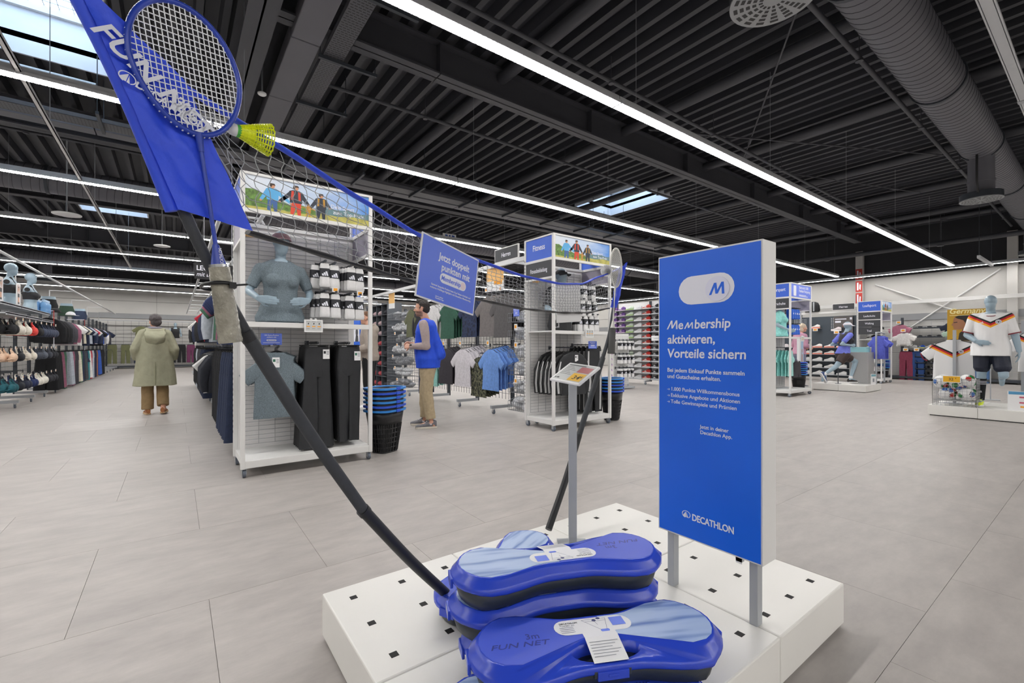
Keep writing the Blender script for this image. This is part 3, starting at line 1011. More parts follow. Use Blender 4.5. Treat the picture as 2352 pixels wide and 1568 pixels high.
MB().tube(midA, .0155, 14).obj('pole', [FOAM], net)
MB().tube(topA, .0115, 12).obj('pole', [FOAM], net)
d = (lowA[-1] - lowA[-3]).normalized()
MB().tube([lowA[-1] - d * .012, lowA[-1] + d * .006], .0185, 16).obj('lock_collar', [POLEM], net)
d2 = (midA[-1] - midA[-3]).normalized()
MB().tube([midA[-1] - d2 * .02, midA[-1] + d2 * .004], .0165, 14).obj('pole_joint', [POLEM], net)
lowB = spline([L(NP(.74, .235)), L(NP(.93, .44)), L(NP(1.0825, .633))])
midB = spline([L(NP(1.08, .63)), L(NP(1.25, .84)), L(NP(1.42, 1.05))])
topB = spline([L(NP(1.41, 1.038)), L(NP(1.53, 1.2)), L(NP(1.605, 1.38)), L(NP(1.69, 1.54)), L(NP(1.765, 1.665))])
MB().tube(lowB, .0165, 12).obj('pole', [POLEM], net)
MB().tube(midB, .0155, 12).obj('pole', [FOAM], net)
MB().tube(topB, .0115, 12).obj('pole', [FOAM], net)
# padlock print on the lock collar
fmx = (lowA[-1] - lowA[-2]).normalized()
k = MB(); fc = lowA[-1] - fmx * .035
viewn = (V((-fc.x - NB.x, -fc.y - NB.y, HC - PZ - fc.z))).normalized()
k.M = FM(fc + viewn * .0168, fmx.cross(viewn) * -1, fmx)
for w in (rrect(0, -.004, .012, .014, .002),):
    inner = [(x * .8, (y + .004) * .8 - .004) for x, y in w]
    for i in range(len(w)):
        j = (i + 1) % len(w); k.flat([w[i], w[j], inner[j], inner[i]])
for i in range(8):
    a0, a1 = pi * i / 8, pi * (i + 1) / 8
    k.flat([(q * .0048 * cos(a) - .002, .004 + q * .006 * sin(a)) for q, a in ((1, a0), (1, a1), (.75, a1), (.75, a0))])
k.flat([(-.0006, -.008), (.0006, -.008), (.0006, -.001), (-.0006, -.001)])
k.obj('lock_symbol', [INKG], net)
# top tape and bottom tape heights along the span
def interp(tab, s):
    for (a, za), (b, zb) in zip(tab[:-1], tab[1:]):
        if s <= b:
            t = (s - a) / (b - a); t = t * t * (3 - 2 * t) * .25 + t * .75
            return za + (zb - za) * t
    return tab[-1][1]
TOPT = [(-.945, 1.735), (-.7955, 1.650), (-.6075, 1.601), (-.35, 1.535), (-.128, 1.482), (.17, 1.447), (.5, 1.43), (.839, 1.434), (1.111, 1.463), (1.4, 1.545), (1.60, 1.603), (1.79, 1.665)]
BOTT = [(-.657, 1.378), (-.237, 1.334), (.14, 1.30), (.5, 1.285), (.868, 1.29), (1.20, 1.31), (1.4916, 1.355), (1.6, 1.38)]
ss = [-.945 + 2.735 * i / 90 for i in range(91)]
MB().tube([L(NP(s, interp(TOPT, s), .002 * sin(s * 9))) for s in ss], .0115, 8, flat=.42).obj('top_tape', [NETB], net)
sb_ = [-.657 + (1.5 + .657) * i / 80 for i in range(81)]
MB().tube([L(NP(s, interp(BOTT, s), .003 * sin(s * 14))) for s in sb_], [.013 + .003 * sin(i * 1.1) for i in range(81)], 8, flat=.4).obj('bottom_tape', [NETK], net)
def panel(c00, c10, c11, c01, nu=22, nv=26, amp=.010, seed=0):
    """cloth end panel of the net between four (s, z) corners, with folds"""
    m = MB(); vs = []
    for j in range(nv + 1):
        v = j / nv
        for i in range(nu + 1):
            u = i / nu
            s = (1 - v) * ((1 - u) * c00[0] + u * c10[0]) + v * ((1 - u) * c01[0] + u * c11[0])
            z = (1 - v) * ((1 - u) * c00[1] + u * c10[1]) + v * ((1 - u) * c01[1] + u * c11[1])
            e = 4 * u * (1 - u)
            o = amp * (noise.noise(V((u * 2.2 + v * 3.0 + seed, v * 5 - u * 2, seed))) + .5 * noise.noise(V((u * 7 + v * 5, v * 9, seed + 3)))) * (.35 + .65 * e) + .021
            vs.append(L(NP(s, z, o)))
    fs = [(j * (nu + 1) + i, j * (nu + 1) + i + 1, (j + 1) * (nu + 1) + i + 1, (j + 1) * (nu + 1) + i) for j in range(nv) for i in range(nu)]
    return m.add(vs, fs, 0, True)
panel((-.80, 1.39), (-.657, 1.378), (-.790, 1.652), (-.952, 1.752)).obj('end_panel', [NETB], net)
panel((1.60, 1.365), (1.49, 1.36), (1.635, 1.610), (1.795, 1.69), amp=.02, seed=4).obj('end_panel', [NETB], net)
MB().tube([L(NP(-.80 - .15 * t, 1.39 + .355 * t + .02 * sin(pi * t), 0)) for t in [i / 12 for i in range(13)]], .015, 10).obj('pole_sleeve', [NETB], net)
WT = mat('flag white print', '#dfe3ee', .5, 0, 0)
def NF(s, z, ang, off=.031):
    x = ND * cos(ang) + V((0, 0, sin(ang))); n = NN
    y = n.cross(x)
    return FM(L(NP(s, z, off)), x, y)
txt(net, 'FUN NET', NF(-.935, 1.668, radians(-36)), .050, WT, .02, .25, xs=1.05, sp=1.0)
txt(net, '3m', NF(-.812, 1.592, radians(-24)), .03, WT, .015, .1)
txt(net, 'DECATHLON', NF(-.872, 1.596, radians(-19)), .0235, WT, .02, 0, xs=.85)
k = MB(); k.M = NF(-.882, 1.606, radians(-19)); logo(k, 0, 0, .0115); k.obj('brand_emblem', [WT], net)
# knotted mesh
nm = MB(); rows = 9
def net_pt(s, r):
    top, bot = interp(TOPT, s) - .008, interp(BOTT, s) + .006
    if s < -.657:
        bot = 1.378 + (-.657 - s) * 1.99
    t = r / rows
    z = top + (bot - top) * t
    w = .0045 * noise.noise(V((s * 22, r * 1.7, 0))); w2 = .006 * noise.noise(V((s * 12, r * 1.3, 5)))
    return L(NP(s + w * 1.2, z + w - .004 * sin(pi * t), w2))
cols = [-.76 + i * .0305 for i in range(int((1.60 + .76) / .0305) + 1)]
for s in cols:
    if s > 1.5 and False:
        continue
    pts = []
    for r in range(rows + 1):
        for q in (0, .5):
            if r == rows and q:
                continue
            pts.append(net_pt(s + .004 * ((r % 2) * 2 - 1) * (1 if q == 0 else 0), r + q))
    nm.tube(pts, 0.0011, 3, cap=False)
for r in range(1, rows):
    pts = [net_pt(s + .0, r) for s in [-.76 + i * .01525 for i in range(int((1.58 + .76) / .01525) + 1)]]
    nm.tube(pts, 0.0011, 3, cap=False)
nm.obj('netting', [CORD], net, kind='stuff')

# hanging A4 signs on the net
def a4_sign(s, z, ang, w, h, off, label, face):
    t = thing('hanging_sign', label, 'sign', NP(s, z, off))
    x = ND * cos(ang) + V((0, 0, sin(ang))); y = NN.cross(x)
    Fm = FM((0, 0, 0), x, y)
    m = MB(); m.M = Fm; m.box(-w / 2, w / 2, -h, 0, -.002, .002); m.obj('card_holder', [WPLAS], t)
    m = MB(); m.M = Fm; m.box(-w / 2 + .005, w / 2 - .005, -h + .005, -.005, .002, .0026); m.obj('printed_sheet', [face], t)
    return t, Fm
t, Fm = a4_sign(.02, 1.466, radians(-9), .297, .212, .018, 'light blue A4 sign about double points hanging from the net', BLUEL)
q = lambda u, v: Fm @ Matrix.Translation((u * .297 - .1485, -v * .212, .0028))
txt(t, 'Jetzt doppelt', q(.56, .30), .0335, INKW, .02, 0, 'CENTER', xs=.92)
txt(t, 'punkten mit', q(.60, .455), .0335, INKW, .02, 0, 'CENTER', xs=.92)
m = MB(); m.M = q(.57, .575); m.flat(pill(0, 0, .138, .034)); m.obj('label_pill', [INKW], t)
m = MB(); m.M = q(.57, .575); m.flat(disc(.052, 0, .0135), .0004); m.obj('pill_knob', [mat('pill knob print', '#e9d8dc', .5, 0, 0)], t)
txt(t, 'Membership', q(.53, .61) @ Matrix.Translation((0, 0, .0004)), .0225, BLUEL, .012, .12, 'CENTER', xs=.9)
txt(t, 'Sammel doppelte Punkte beim Kauf dieses Artikels und\nweiteren Frühlings-Highlights mit Decathlon Membership.', q(.56, .745), .0092, INKW, .008, 0, 'CENTER', lh=1.1)
txt(t, 'Jetzt in deiner\nDecathlon App.', q(.30, .905), .0066, INKW, .008, 0, 'LEFT')
t, Fm = a4_sign(.975, 1.452, radians(4), .285, .205, -.012, 'plain white sheet hanging behind the net in front of the Fitness gondola', LBL)

# ================================================================ racket, shuttlecocks
def racket(name, label, s0, z0, axis, hw, mats, off, ofs_head=0.0, size=1.0, mirror=1):
    """racket in the plane of the net; s0,z0 = centre of the head, axis = unit vector (ds,dz) from handle to head"""
    t = thing(name, label, 'racket', NP(s0, z0, off))
    ax = ND * axis[0] + V((0, 0, axis[1])); wd = ND * axis[1] * mirror - V((0, 0, axis[0])) * mirror
    Fm = FM((0, 0, 0), wd, ax)
    frame, strings, shaftm, gripm = mats
    a, b = .0965 * size, .1225 * size
    def hd(th, q=1.0):
        x = a * cos(th) * q * (1 - .10 * sin(th) * -1 if sin(th) < 0 else 1) ; y = b * sin(th) * q
        return x, y
    f = MB(); f.M = Fm
    f.tube([(*hd(2 * pi * i / 64), 0) for i in range(64)], .0056 * size, 8, closed=True, flat=1.0)
    f.obj('frame', [frame], t)
    g = MB(); g.M = Fm
    for i in range(60):
        th = 2 * pi * i / 60
        x, y = hd(th, 1.036)
        g.ell((x, y, 0), (.0022, .0022, .0030), 6, 4)
    g.obj('grommet_strip', [strings], t, kind='stuff')
    st = MB(); st.M = Fm
    n = 21
    for i in range(n):
        x = -a + 2 * a * (i + .5) / n
        yy = b * sqrt(max(0, 1 - (x / a) ** 2))
        st.bar((x, -yy, .0004), (x, yy, .0004), .0015 * size, up=(0, 0, 1))
    n = 22
    for i in range(n):
        y = -b + 2 * b * (i + .5) / n
        xx = a * sqrt(max(0, 1 - (y / b) ** 2))
        st.bar((-xx, y, -.0004), (xx, y, -.0004), .0015 * size, up=(0, 0, 1))
    st.obj('string_bed', [strings], t, kind='stuff')
    y0 = -b - .004
    k = MB(); k.M = Fm; k.tube([(0, y0 + .006, 0), (0, y0 - .03, 0)], [.0075 * size, .0052 * size], 10).tube([(0, y0 - .02, 0), (0, y0 - .228 * size, 0)], .0042 * size, 10)
    k.obj('shaft', [shaftm], t)
    k = MB(); k.M = Fm; k.tube([(0, y0 - .215 * size, 0), (0, y0 - .225 * size, 0), (0, y0 - .265 * size, 0)], [.0062 * size, .0078 * size, .0165 * size], 12)
    k.obj('cone', [shaftm], t)
    k = MB(); k.M = Fm
    pts = []; rs = []
    for i in range(26):
        pts.append((0, y0 - .262 * size - .158 * size * i / 25, 0)); rs.append((.0190 + .0035 * i / 25 + (.0008 if i % 3 == 0 else 0) + .0007 * noise.noise(V((i * .9, 0, 0)))) * size)
    k.tube(pts, rs, 12)
    grip = k.obj('grip', [gripm], t)
    return t, Fm, y0
TAPE = mat('clear packing tape over grip', '#9b988b', 0.18, 0, 0.3, 28, 0.5, 90)
t, Fm, y0 = racket('badminton_racket', 'blue badminton racket with white strings taped to the near net pole', -.785, 1.669, (-.1425, .9898), .1, (mat('blue racket frame', '#2440a8', .3, 0, .02), mat('white string', '#e9ecef', .5, 0, 0), MATS['blue racket frame'], TAPE), .030)
txt(t, 'DECATHLON', Fm @ Matrix.Translation((.0035, y0 - .262, .0142)) @ Matrix.Rotation(pi / 2, 4, 'Z'), .0085, INKW, .02, 0, xs=.75)
cr = MB(); cr.M = Fm
cr.tube([(.0, y0 - .256, 0), (0, y0 - .264, 0)], .0185, 12); cr.obj('grip_collar', [CHROME], t)
k = MB(); cz = 1.247
k.tube([L(NP(-.725 + .030 * cos(a_), cz + .004 * sin(a_), .016 + .040 * sin(a_))) for a_ in [2 * pi * i / 18 for i in range(18)]], .0026, 6, closed=True, flat=1.6)
c_ = L(NP(-.715, cz, .056)); k.box(c_.x - .006, c_.x + .006, c_.y - .006, c_.y + .006, c_.z - .006, c_.z + .006)
k.tube([c_, L(NP(-.690, cz + .004, .066))], .0022, 6)
tag(k.obj('cable_tie', [BLACKP], None, NB + V((0, 0, PZ))), 'black cable tie holding the taped racket grip to the pole', 'cable tie')
t, Fm, y0 = racket('badminton_racket', 'white badminton racket tied to the far net pole', 1.565, 1.615, (.158, .9874), .1, (mat('white racket frame', '#d9d9d4', .35, 0, .02), mat('pale string', '#cfd0cc', .5, 0, 0), MATS['white racket frame'], mat('grey racket grip', '#4c4c4c', .6, 0, .1)), .03)
def shuttle(s, z, d, label, skirt, band, cork):
    t = thing('shuttlecock', label, 'shuttlecock', NP(s, z, .012))
    x = (ND * d[0] + V((0, 0, d[1])) + NN * d[2]).normalized()
    Fm = FM((0, 0, 0), NN, ND.cross(NN)); 
    zx = x; xx = zx.orthogonal().normalized(); yy = zx.cross(xx)
    M = Matrix.Identity(4)
    for i in range(3):
        M[i][0], M[i][1], M[i][2] = xx[i], yy[i], zx[i]
    c = MB(); c.M = M; c.lathe([(.001, -.0135), (.007, -.012), (.0115, -.007), (.0128, 0), (.0128, .006)], 18); c.obj('cork', [cork], t)
    c = MB(); c.M = M; c.lathe([(.0132, .004), (.0134, .0125)], 18); c.obj('band', [band], t)
    k = MB(); k.M = M; k.lathe([(.0128, .010), (.0222, .038)], 24, cap=False)
    n = 16
    for i in range(n):
        a = 2 * pi * i / n
        r = lambda q, a=a: (cos(a) * (.0125 + .0215 * q), sin(a) * (.0125 + .0215 * q), .010 + .062 * q)
        k.bar(r(0), r(1), .0024)
        a2 = a + 2 * pi / n
        for q in (.12, .22, .32, .42, .5, .58, .66, .74, .82, .9, .97):
            p = [(cos(b) * (.0125 + .0215 * qq), sin(b) * (.0125 + .0215 * qq), .010 + .062 * qq) for b, qq in ((a, q), ((a + a2) / 2, q + (.03 if q > .9 else 0)), (a2, q))]
            w = .0046
            for u, v in zip(p[:-1], p[1:]):
                k.bar(u, v, w if q > .4 else .003, .0014, up=(0, 0, 1))
    k.obj('skirt', [skirt], t)
    return t
shuttle(-.692, 1.592, (.95, .03, .12), 'neon yellow shuttlecock with green band stuck in the net tape beside the racket', mat('neon yellow nylon', '#e3ee1c', .35, 0, .02), mat('green band', '#4fb24a', .5, 0, 0), mat('white cork', '#e6e6e2', .6, 0, .02))
shuttle(1.49, 1.575, (-.95, .03, .15), 'white shuttlecock at the far end of the net beside the white racket', mat('white nylon', '#e2e3e2', .4, 0, .02), mat('grey band', '#b9bcbc', .5, 0, 0), MATS['white cork'])

# ================================================================ price display on a stand
def cvec(lat, d, z):
    return V((.8025 * lat + .5966 * d, -.5966 * lat + .8025 * d, z))
pt = cvec(.29, 2.165, PZ)
ds = thing('price_display', 'tilted white price display reading 34 on a slim grey post', 'price display', pt)
m = MB(); m.M = Matrix.Rotation(-YAW, 4, 'Z'); m.box(-.019, .019, -.012, .012, .004, .765); m.obj('post', [GREYM], ds, bevel=.002)
m = MB(); m.M = Matrix.Rotation(-YAW, 4, 'Z'); m.box(-.07, .07, -.06, .06, 0, .004); m.obj('foot_plate', [GREYM], ds)
TL, TR, BL = cvec(.264, 2.20, 1.044) - pt, cvec(.382, 2.06, 1.029) - pt, cvec(.172, 2.10, .970) - pt
Fm = FM((TL + TR) / 2 * 0 + BL, TR - TL, TL - BL); w, h = .184, .155
m = MB(); m.M = Fm; m.box(0, w, 0, h, -.012, 0); m.obj('display_case', [WPLAS], ds, bevel=.004)
m = MB(); m.M = Fm; m.box(.012, w - .012, .012, h - .010, 0, .0008); m.obj('screen', [mat('e-paper grey', '#c3c6c6', .45, 0, 0)], ds)
m = MB(); m.M = Fm; m.flat([(.095, .015), (w - .014, .015), (w - .014, .075), (.095, .075)], .0012); m.obj('price_field', [mat('e-paper yellow', '#e9b93c', .45, 0, 0)], ds)
m = MB(); m.M = Fm; m.flat([(.10, .082), (w - .014, .082), (w - .014, .128), (.10, .128)], .0012); m.obj('promo_field', [mat('e-paper red', '#b5696b', .45, 0, 0)], ds)
txt(ds, '34', Fm @ Matrix.Translation((.112, .028, .0014)), .042, INKD, .01, 0, ext=.0001)
txt(ds, '€', Fm @ Matrix.Translation((.152, .042, .0014)), .02, INKD, .01, 0, ext=.0001)
m = MB(); m.M = Fm
m.flat([(.018, .132), (.12, .132), (.12, .137), (.018, .137)], .0013)
for k in range(6):
    m.flat([(.018, .118 - .012 * k), (.06 + .012 * (k % 3), .118 - .012 * k), (.06 + .012 * (k % 3), .1205 - .012 * k), (.018, .1205 - .012 * k)], .0013)
m.flat([(.018, .02), (.026, .02), (.026, .028), (.018, .028)], .0013).flat([(.030, .02), (.044, .02), (.044, .029), (.030, .029)], .0013)
m.obj('small_print', [INKD], ds)
# ================================================================ end-of-row gondolas
LILAC = mat('lilac grey panel back', '#9b97a6', 0.5, 0, 0.03)
BPANEL = mat('white gondola back panel', '#e4e3e3', 0.3, 0, 0.03, 3)
WIREM = mat('wire greyed as shadow lines', '#a6a8ab', 0.4, 0.1, 0.02)  # white wire painted grey, standing in for thin shadow lines on the back panel
def caster(parent, x, y, z0, r=.035, m=GREYM):
    c = MB(); c.box(x - .02, x + .02, y - .02, y + .02, z0 - .008, z0)
    for s in (-1, 1):
        c.box(x + s * .016 - .002, x + s * .016 + .002, y - .02, y + .016, r * .8, z0 - .006)
    o = c.obj('caster', [m], parent)
    MB().cyl((x - .012, y, r), r, .024, 18, axis='x').obj('wheel', [mat('grey caster wheel', '#5e6672', .5, 0, .05)], o)
    return o
def grid(m, x0, x1, z0, z1, dx, dz, y, w=.0022, nb=4):
    k = 0
    z = z0
    while z <= z1 + 1e-6:
        m.box(x0, x1, y - w, y + w, z - w, z + w); z += dz
    x = x0
    while x <= x1 + 1e-6:
        m.box(x - w, x + w, y - 3 * w, y - w, z0, z1); x += dx
    return m
def hiker(m, x, y, h, jacket, legs, hair, pack=None, arms=((-.35, .48), (.35, .5))):
    """flat printed walker, feet at (x,y), height h; material indices for jacket, legs, hair"""
    def P(pts, mi, hh):
        m.flat([(x + a * h, y + b * h) for a, b in pts], hh, mi)
    P([(-.12, .42), (.13, .42), (.12, 0), (.04, 0), (.0, .3), (-.06, 0), (-.14, .02)], legs, .0008)
    P([(-.15, .40), (.15, .40), (.17, .78), (.08, .83), (-.08, .83), (-.17, .78)], jacket, .0010)
    for ax, ay in arms:
        s = 1 if ax > 0 else -1
        P([(s * .10, .80), (s * .18, .74), (ax + s * .03, ay + .02), (ax - s * .03, ay - .04), (s * .08, .66)][::s], jacket, .0009)
        P(disc(ax, ay - .02, .035, n=8), 6, .0011)
    P(disc(0, .90, .062, .075, n=12), 6, .0012)
    P([(-.075, .90), (-.06, 1.0), (.05, 1.0), (.08, .93), (.0, .94), (-.03, .86)], hair, .0013)
    if pack is not None:
        P([(-.13, .50), (-.06, .50), (-.05, .8), (-.11, .8)], pack, .0011)
        P([(.06, .50), (.12, .50), (.11, .8), (.05, .8)], pack, .0011)
def sky_fn(nt, tc, x, y, z):
    g = nt.nodes.new('ShaderNodeTexCoord').outputs['Generated']
    sp = nt.nodes.new('ShaderNodeSeparateXYZ'); nt.links.new(g, sp.inputs[0])
    n = nt.nodes.new('ShaderNodeTexNoise'); n.inputs['Scale'].default_value = 5; nt.links.new(g, n.inputs['Vector'])
    v = mth(nt, 'ADD', mth(nt, 'MULTIPLY', sp.outputs[0], .75), mth(nt, 'MULTIPLY', n.outputs[0], .35))
    return ramp(nt, v, [(.2, '#d5dde8'), (.55, '#c3d4ea'), (.95, '#4f8cd8')], False)
BMATS = [ramp_mat('banner sky print', sky_fn), mat('banner tree print', '#5d7f3c', .5, 0, .5, 40), mat('banner far hill print', '#5f7f86', .5, 0, .2, 20), mat('banner grass print', '#b3ad5a', .5, 0, .3, 14),
         mat('banner light blue print', '#58a8dc', .5, 0, .1), mat('banner red print', '#cf4430', .5, 0, .05), mat('banner skin print', '#c99270', .5, 0, .05), mat('banner dark print', '#2b3340', .5, 0, .05),
         mat('banner ochre print', '#b98a35', .5, 0, .1), mat('banner hair print', '#3b2a22', .5, 0, .1), mat('banner navy print', '#3c5d94', .5, 0, .05)]
def family_banner(parent, fm, w, h):
    m = MB(); m.M = fm
    m.flat([(0, 0), (w, 0), (w, h), (0, h)], 0, 0)
    m.obj('banner_sky', BMATS, parent)
    m = MB(); m.M = fm @ Matrix.Diagonal((w / 2.9, h, 1, 1))        # picture units: 2.9 wide, 1 high
    W = 2.9
    m.flat([(0, 0), (W, 0), (W, .20), (2.5, .26), (2.1, .18), (1.6, .24), (1.1, .2), (.6, .26), (0, .2)], .0003, 3)
    m.flat([(1.55, .2), (2.1, .17), (2.5, .24), (W, .2), (W, .40), (2.7, .37), (2.4, .44), (2.1, .38), (1.85, .40), (1.55, .33)], .0005, 2)
    m.flat([(0, .08), (.9, .1), (.95, .3), (.8, .36), (.62, .33), (.5, .46), (.33, .52), (.2, .6), (0, .58)], .0006, 1)
    m.flat([(.85, .08), (1.6, .1), (1.6, .2), (1.4, .3), (1.15, .36), (.95, .3)], .0005, 1)
    hiker(m, .57, .02, .84, 4, 10, 9, None, ((-.30, .36), (.48, .40)))
    hiker(m, 1.09, .01, .92, 7, 5, 9, 5, ((-.40, .38), (.32, .40)))
    hiker(m, 1.375, .01, .40, 8, 8, 8, None, ((-.42, .70), (.42, .62)))
    hiker(m, 1.68, .0, .82, 7, 7, 9, 8, ((-.34, .34), (.26, .50)))
    m.obj('banner_picture', BMATS, parent)
    txt(parent, 'Dein Sport', fm @ Matrix.Translation((w * .66, h * .42, .0014)), h * .17, INKW, .012, 0, xs=1.0, ext=.0001)
    txt(parent, 'zum Top-Preis', fm @ Matrix.Translation((w * .68, h * .24, .0014)), h * .17, INKW, .012, 0, xs=1.0, ext=.0001)
GP = {}
def gondola(x, y, label, blue=None, dark=(), W=1.13, D=.62, H=2.61, banner=True):
    t = thing('display_gondola', label, 'shop gondola', (x, y, 0), 0, 'white end-of-row gondolas')
    w = .036; z0 = H - .345; z1 = z0 - .22
    for px in (0, W - w):
        for py in (0, D - w):
            m = MB(); m.box(px, px + w, py, py + w, .075, H)
            if py > 0:
                pass
            m.obj('post', [WHITE], t, bevel=.003)
    m = MB()
    for px in (-.0006, W + .0006):
        z = .3
        while z < H - .3:
            m.box(px - .0006, px + .0006, D - .024, D - .014, z, z + .022); z += .05
    m.obj('post_slots', [HOLE], t, kind='stuff')
    m = MB(); m.box(w * .5, W - w * .5, .004, D, .078, .142); m.obj('base_shelf', [WHITE], t, bevel=.004)
    for px in (.03, W - .03):
        for py in (.035, D - .05):
            caster(t, px, py, .078)
    m = MB(); m.box(w, W - w, 0, .03, 1.285, 1.33).box(w, W - w, .03, D - .05, 1.312, 1.33); m.obj('middle_shelf', [WHITE], t, bevel=.003)
    m = MB(); m.box(w, W - w, D - .045, D - .03, .14, z0); m.obj('back_panel', [BPANEL], t)
    m = MB(); m.box(w, W - w, D - .075, D - .03, z0, z0 + .035); m.obj('back_rail', [WHITE], t, bevel=.003)
    g = MB(); grid(g, w + .03, W - w - .03, 0.18, z0 - .03, .142, .0425, D - .058, .0021); g.obj('wire_grid', [WIREM], t, kind='stuff')
    f = MB()
    for a, b in ((z0, z0 + .035), (H - .022, H)):
        f.box(w, W - w, 0, .03, a, b).box(w, W - w, D - .03, D, a, b).box(0, .03, w, D - w, a, b).box(W - .03, W, w, D - w, a, b)
    f.box(0, .03, w, D - w, z1 - .025, z1).box(W - .03, W, w, D - w, z1 - .025, z1)
    f.obj('header_frame', [WHITE], t, bevel=.002)
    # front banner
    MB().box(w, W - w, .012, .02, z0 + .035, H - .022).obj('banner_board', [WPLAS], t)
    if banner:
        family_banner(t, FM((w, .0115, z0 + .035), (1, 0, 0), (0, 0, 1)), W - 2 * w, H - .022 - z0 - .035)
    # side boards: blue department sign and darker category sign, seen from the back on the far side
    for px, sgn in ((.012, -1), (W - .012, 1)):
        m = MB(); m.box(px - .004, px + .004, w, D - w, z0 + .035, H - .022); m.obj('department_sign', [mat('department blue print', '#2f5fd0', .4, 0, .02), LILAC], t)
        m = MB(); m.box(px - .004, px + .004, w, D - w, z1, z0); m.obj('category_sign', [LILAC], t)
    if blue:
        fm = FM((.0075, D - w, z0), (0, -1, 0), (0, 0, 1))
        txt(t, blue, fm @ Matrix.Translation(((D - 2 * w) / 2, .165, 0)), .11, INKW, .012, 0, 'CENTER', xs=min(.86, 7.2 / len(blue)))
    k = len(dark)
    hh = (z0 - z1) if k <= 1 else .225
    for i, s in enumerate(dark):
        top = z0 - .004 - hh * i
        m = MB(); m.box(.003, .007, w + .004, D - w - .004, top - hh + .008, top); m.obj('category_plate', [DSIGN], t)
        fm = FM((.0025, D - w, top - hh * .62), (0, -1, 0), (0, 0, 1))
        txt(t, s, fm @ Matrix.Translation(((D - 2 * w) / 2, 0, 0)), .082, INKW, .008, 0, 'CENTER', xs=min(.80, 10.5 / len(s)))
    return t
g1 = gondola(.44, 4.43, 'white gondola with family banner holding grey tees and black leggings, behind the net')
g2 = gondola(3.97, 4.43, 'white gondola with blue Fitness sign holding black striped tracksuits', 'Fitness', ('Fitnessbekleidung',))
g3 = gondola(10.85, 4.33, 'white gondola holding mint shirts and blue socks, partly hidden by the membership sign', 'Wandersport', ('Wanderschuhe',), H=2.53)
g4 = gondola(16.9, 4.25, 'white gondola with blue Laufsport sign and black and white shoes', 'Laufsport', ('Laufschuhe', 'Walking', 'Trail'), W=1.0, H=2.5)
# membership advert on the gondola with the mint shirts, in place of the family banner
m = MB(); m.box(.036, 1.094, .008, .0105, 2.222, 2.506); m.obj('advert_print', [BLUEL], g3)
fm = FM((.036, .0075, 2.222), (1, 0, 0), (0, 0, 1))
txt(g3, 'Starte mit 1.000\nPunkten Vorsprung', fm @ Matrix.Translation((.42, .20, 0)), .085, INKW, .012, 0, xs=.9, lh=.9)
m = MB(); m.M = fm; m.flat(rrect(.2, .14, .14, .23, .02)).flat([(.42, .03), (.9, .03), (.9, .042), (.42, .042)]).flat([(.42, .052), (.8, .052), (.8, .064), (.42, .064)]); m.obj('advert_picture', [INKW], g3)

# ================================================================ hanging goods
HANG = mat('black hanger plastic', '#17181b', 0.35, 0, 0.03)
def cloth_rings(rings, n=22, amp=.008, freq=38, seed=0.0, ztop=0.0, zlen=.7, x0=0.0, lean=0.0):
    out = []
    for z, w, t in rings:
        p = max(0, min(1, (ztop - z) / zlen))
        ring = []
        for j in range(n):
            a = 2 * pi * j / n
            ca, sa = cos(a), sin(a)
            x = w * (abs(ca) ** .8) * (1 if ca >= 0 else -1)
            y = t * (abs(sa) ** .7) * (1 if sa >= 0 else -1)
            y += amp * p * (sin(freq * x + seed) + .6 * sin(freq * 1.9 * x + seed * 2.3 + z * 9)) + .5 * amp * noise.noise(V((x * 9, seed, z * 7)))
            ring.append((x0 + x + lean * p, y, z))
        out.append(ring)
    return out
def hanger_mb(m, w=.19, mi=0, z=0.0):
    m.tube([(.0, 0, -.06), (0, 0, -.035), (.012, 0, -.022), (.016, 0, -.008), (.010, 0, .003), (0, 0, .006), (-.010, 0, .002), (-.014, 0, -.008)], .0022, 5, mi)
    m.tube([(-w, 0, -.125), (-w * .5, 0, -.085), (0, 0, -.06), (w * .5, 0, -.085), (w, 0, -.125)], .006, 6, mi)
    return m
def tee_mb(L=.66, W=.225, t=.016, sl=(.33, -.335), sw=(.085, .07), seed=0.0, amp=.007, n=22, longs=False):
    m = MB()
    R = [(-.072, .078, t * .9), (-.088, .105, t), (-.112, .165, t), (-.14, W * .93, t), (-.2, W * .98, t * 1.2), (-.3, W * .97, t * 1.2), (-.4, W * .98, t * 1.1), (-.5, W, t), (-.6 * L / .66, W * 1.02, t), (-L, W * 1.03, t * .9)]
    m.rings(cloth_rings(R, n, amp, 38, seed, -.1, L), 0)
    for s in (-1, 1):
        p0, p1 = V((s * (W - .07), 0, -.205)), V((s * sl[0], 0, sl[1]))
        if longs:
            path = [p0, V((s * (W + .03), 0, -.33)), V((s * (W + .045), 0, -.5)), V((s * (W + .03), 0, -.64))]; ws = [.085, .07, .055, .045]
        else:
            path = [p0, (p0 + p1) / 2, p1]; ws = [sw[0], (sw[0] + sw[1]) / 2, sw[1]]
        rr = []
        for i, (p, q) in enumerate(zip(path, ws)):
            d = (path[min(i + 1, len(path) - 1)] - path[max(i - 1, 0)]).normalized()
            pr = V((-d.z, 0, d.x))
            rr.append([p + pr * (q * cos(2 * pi * j / 12)) + V((0, t * .95 * sin(2 * pi * j / 12) + .004 * sin(i * 2 + seed), 0)) for j in range(12)])
        m.rings(rr, 0)
    return m
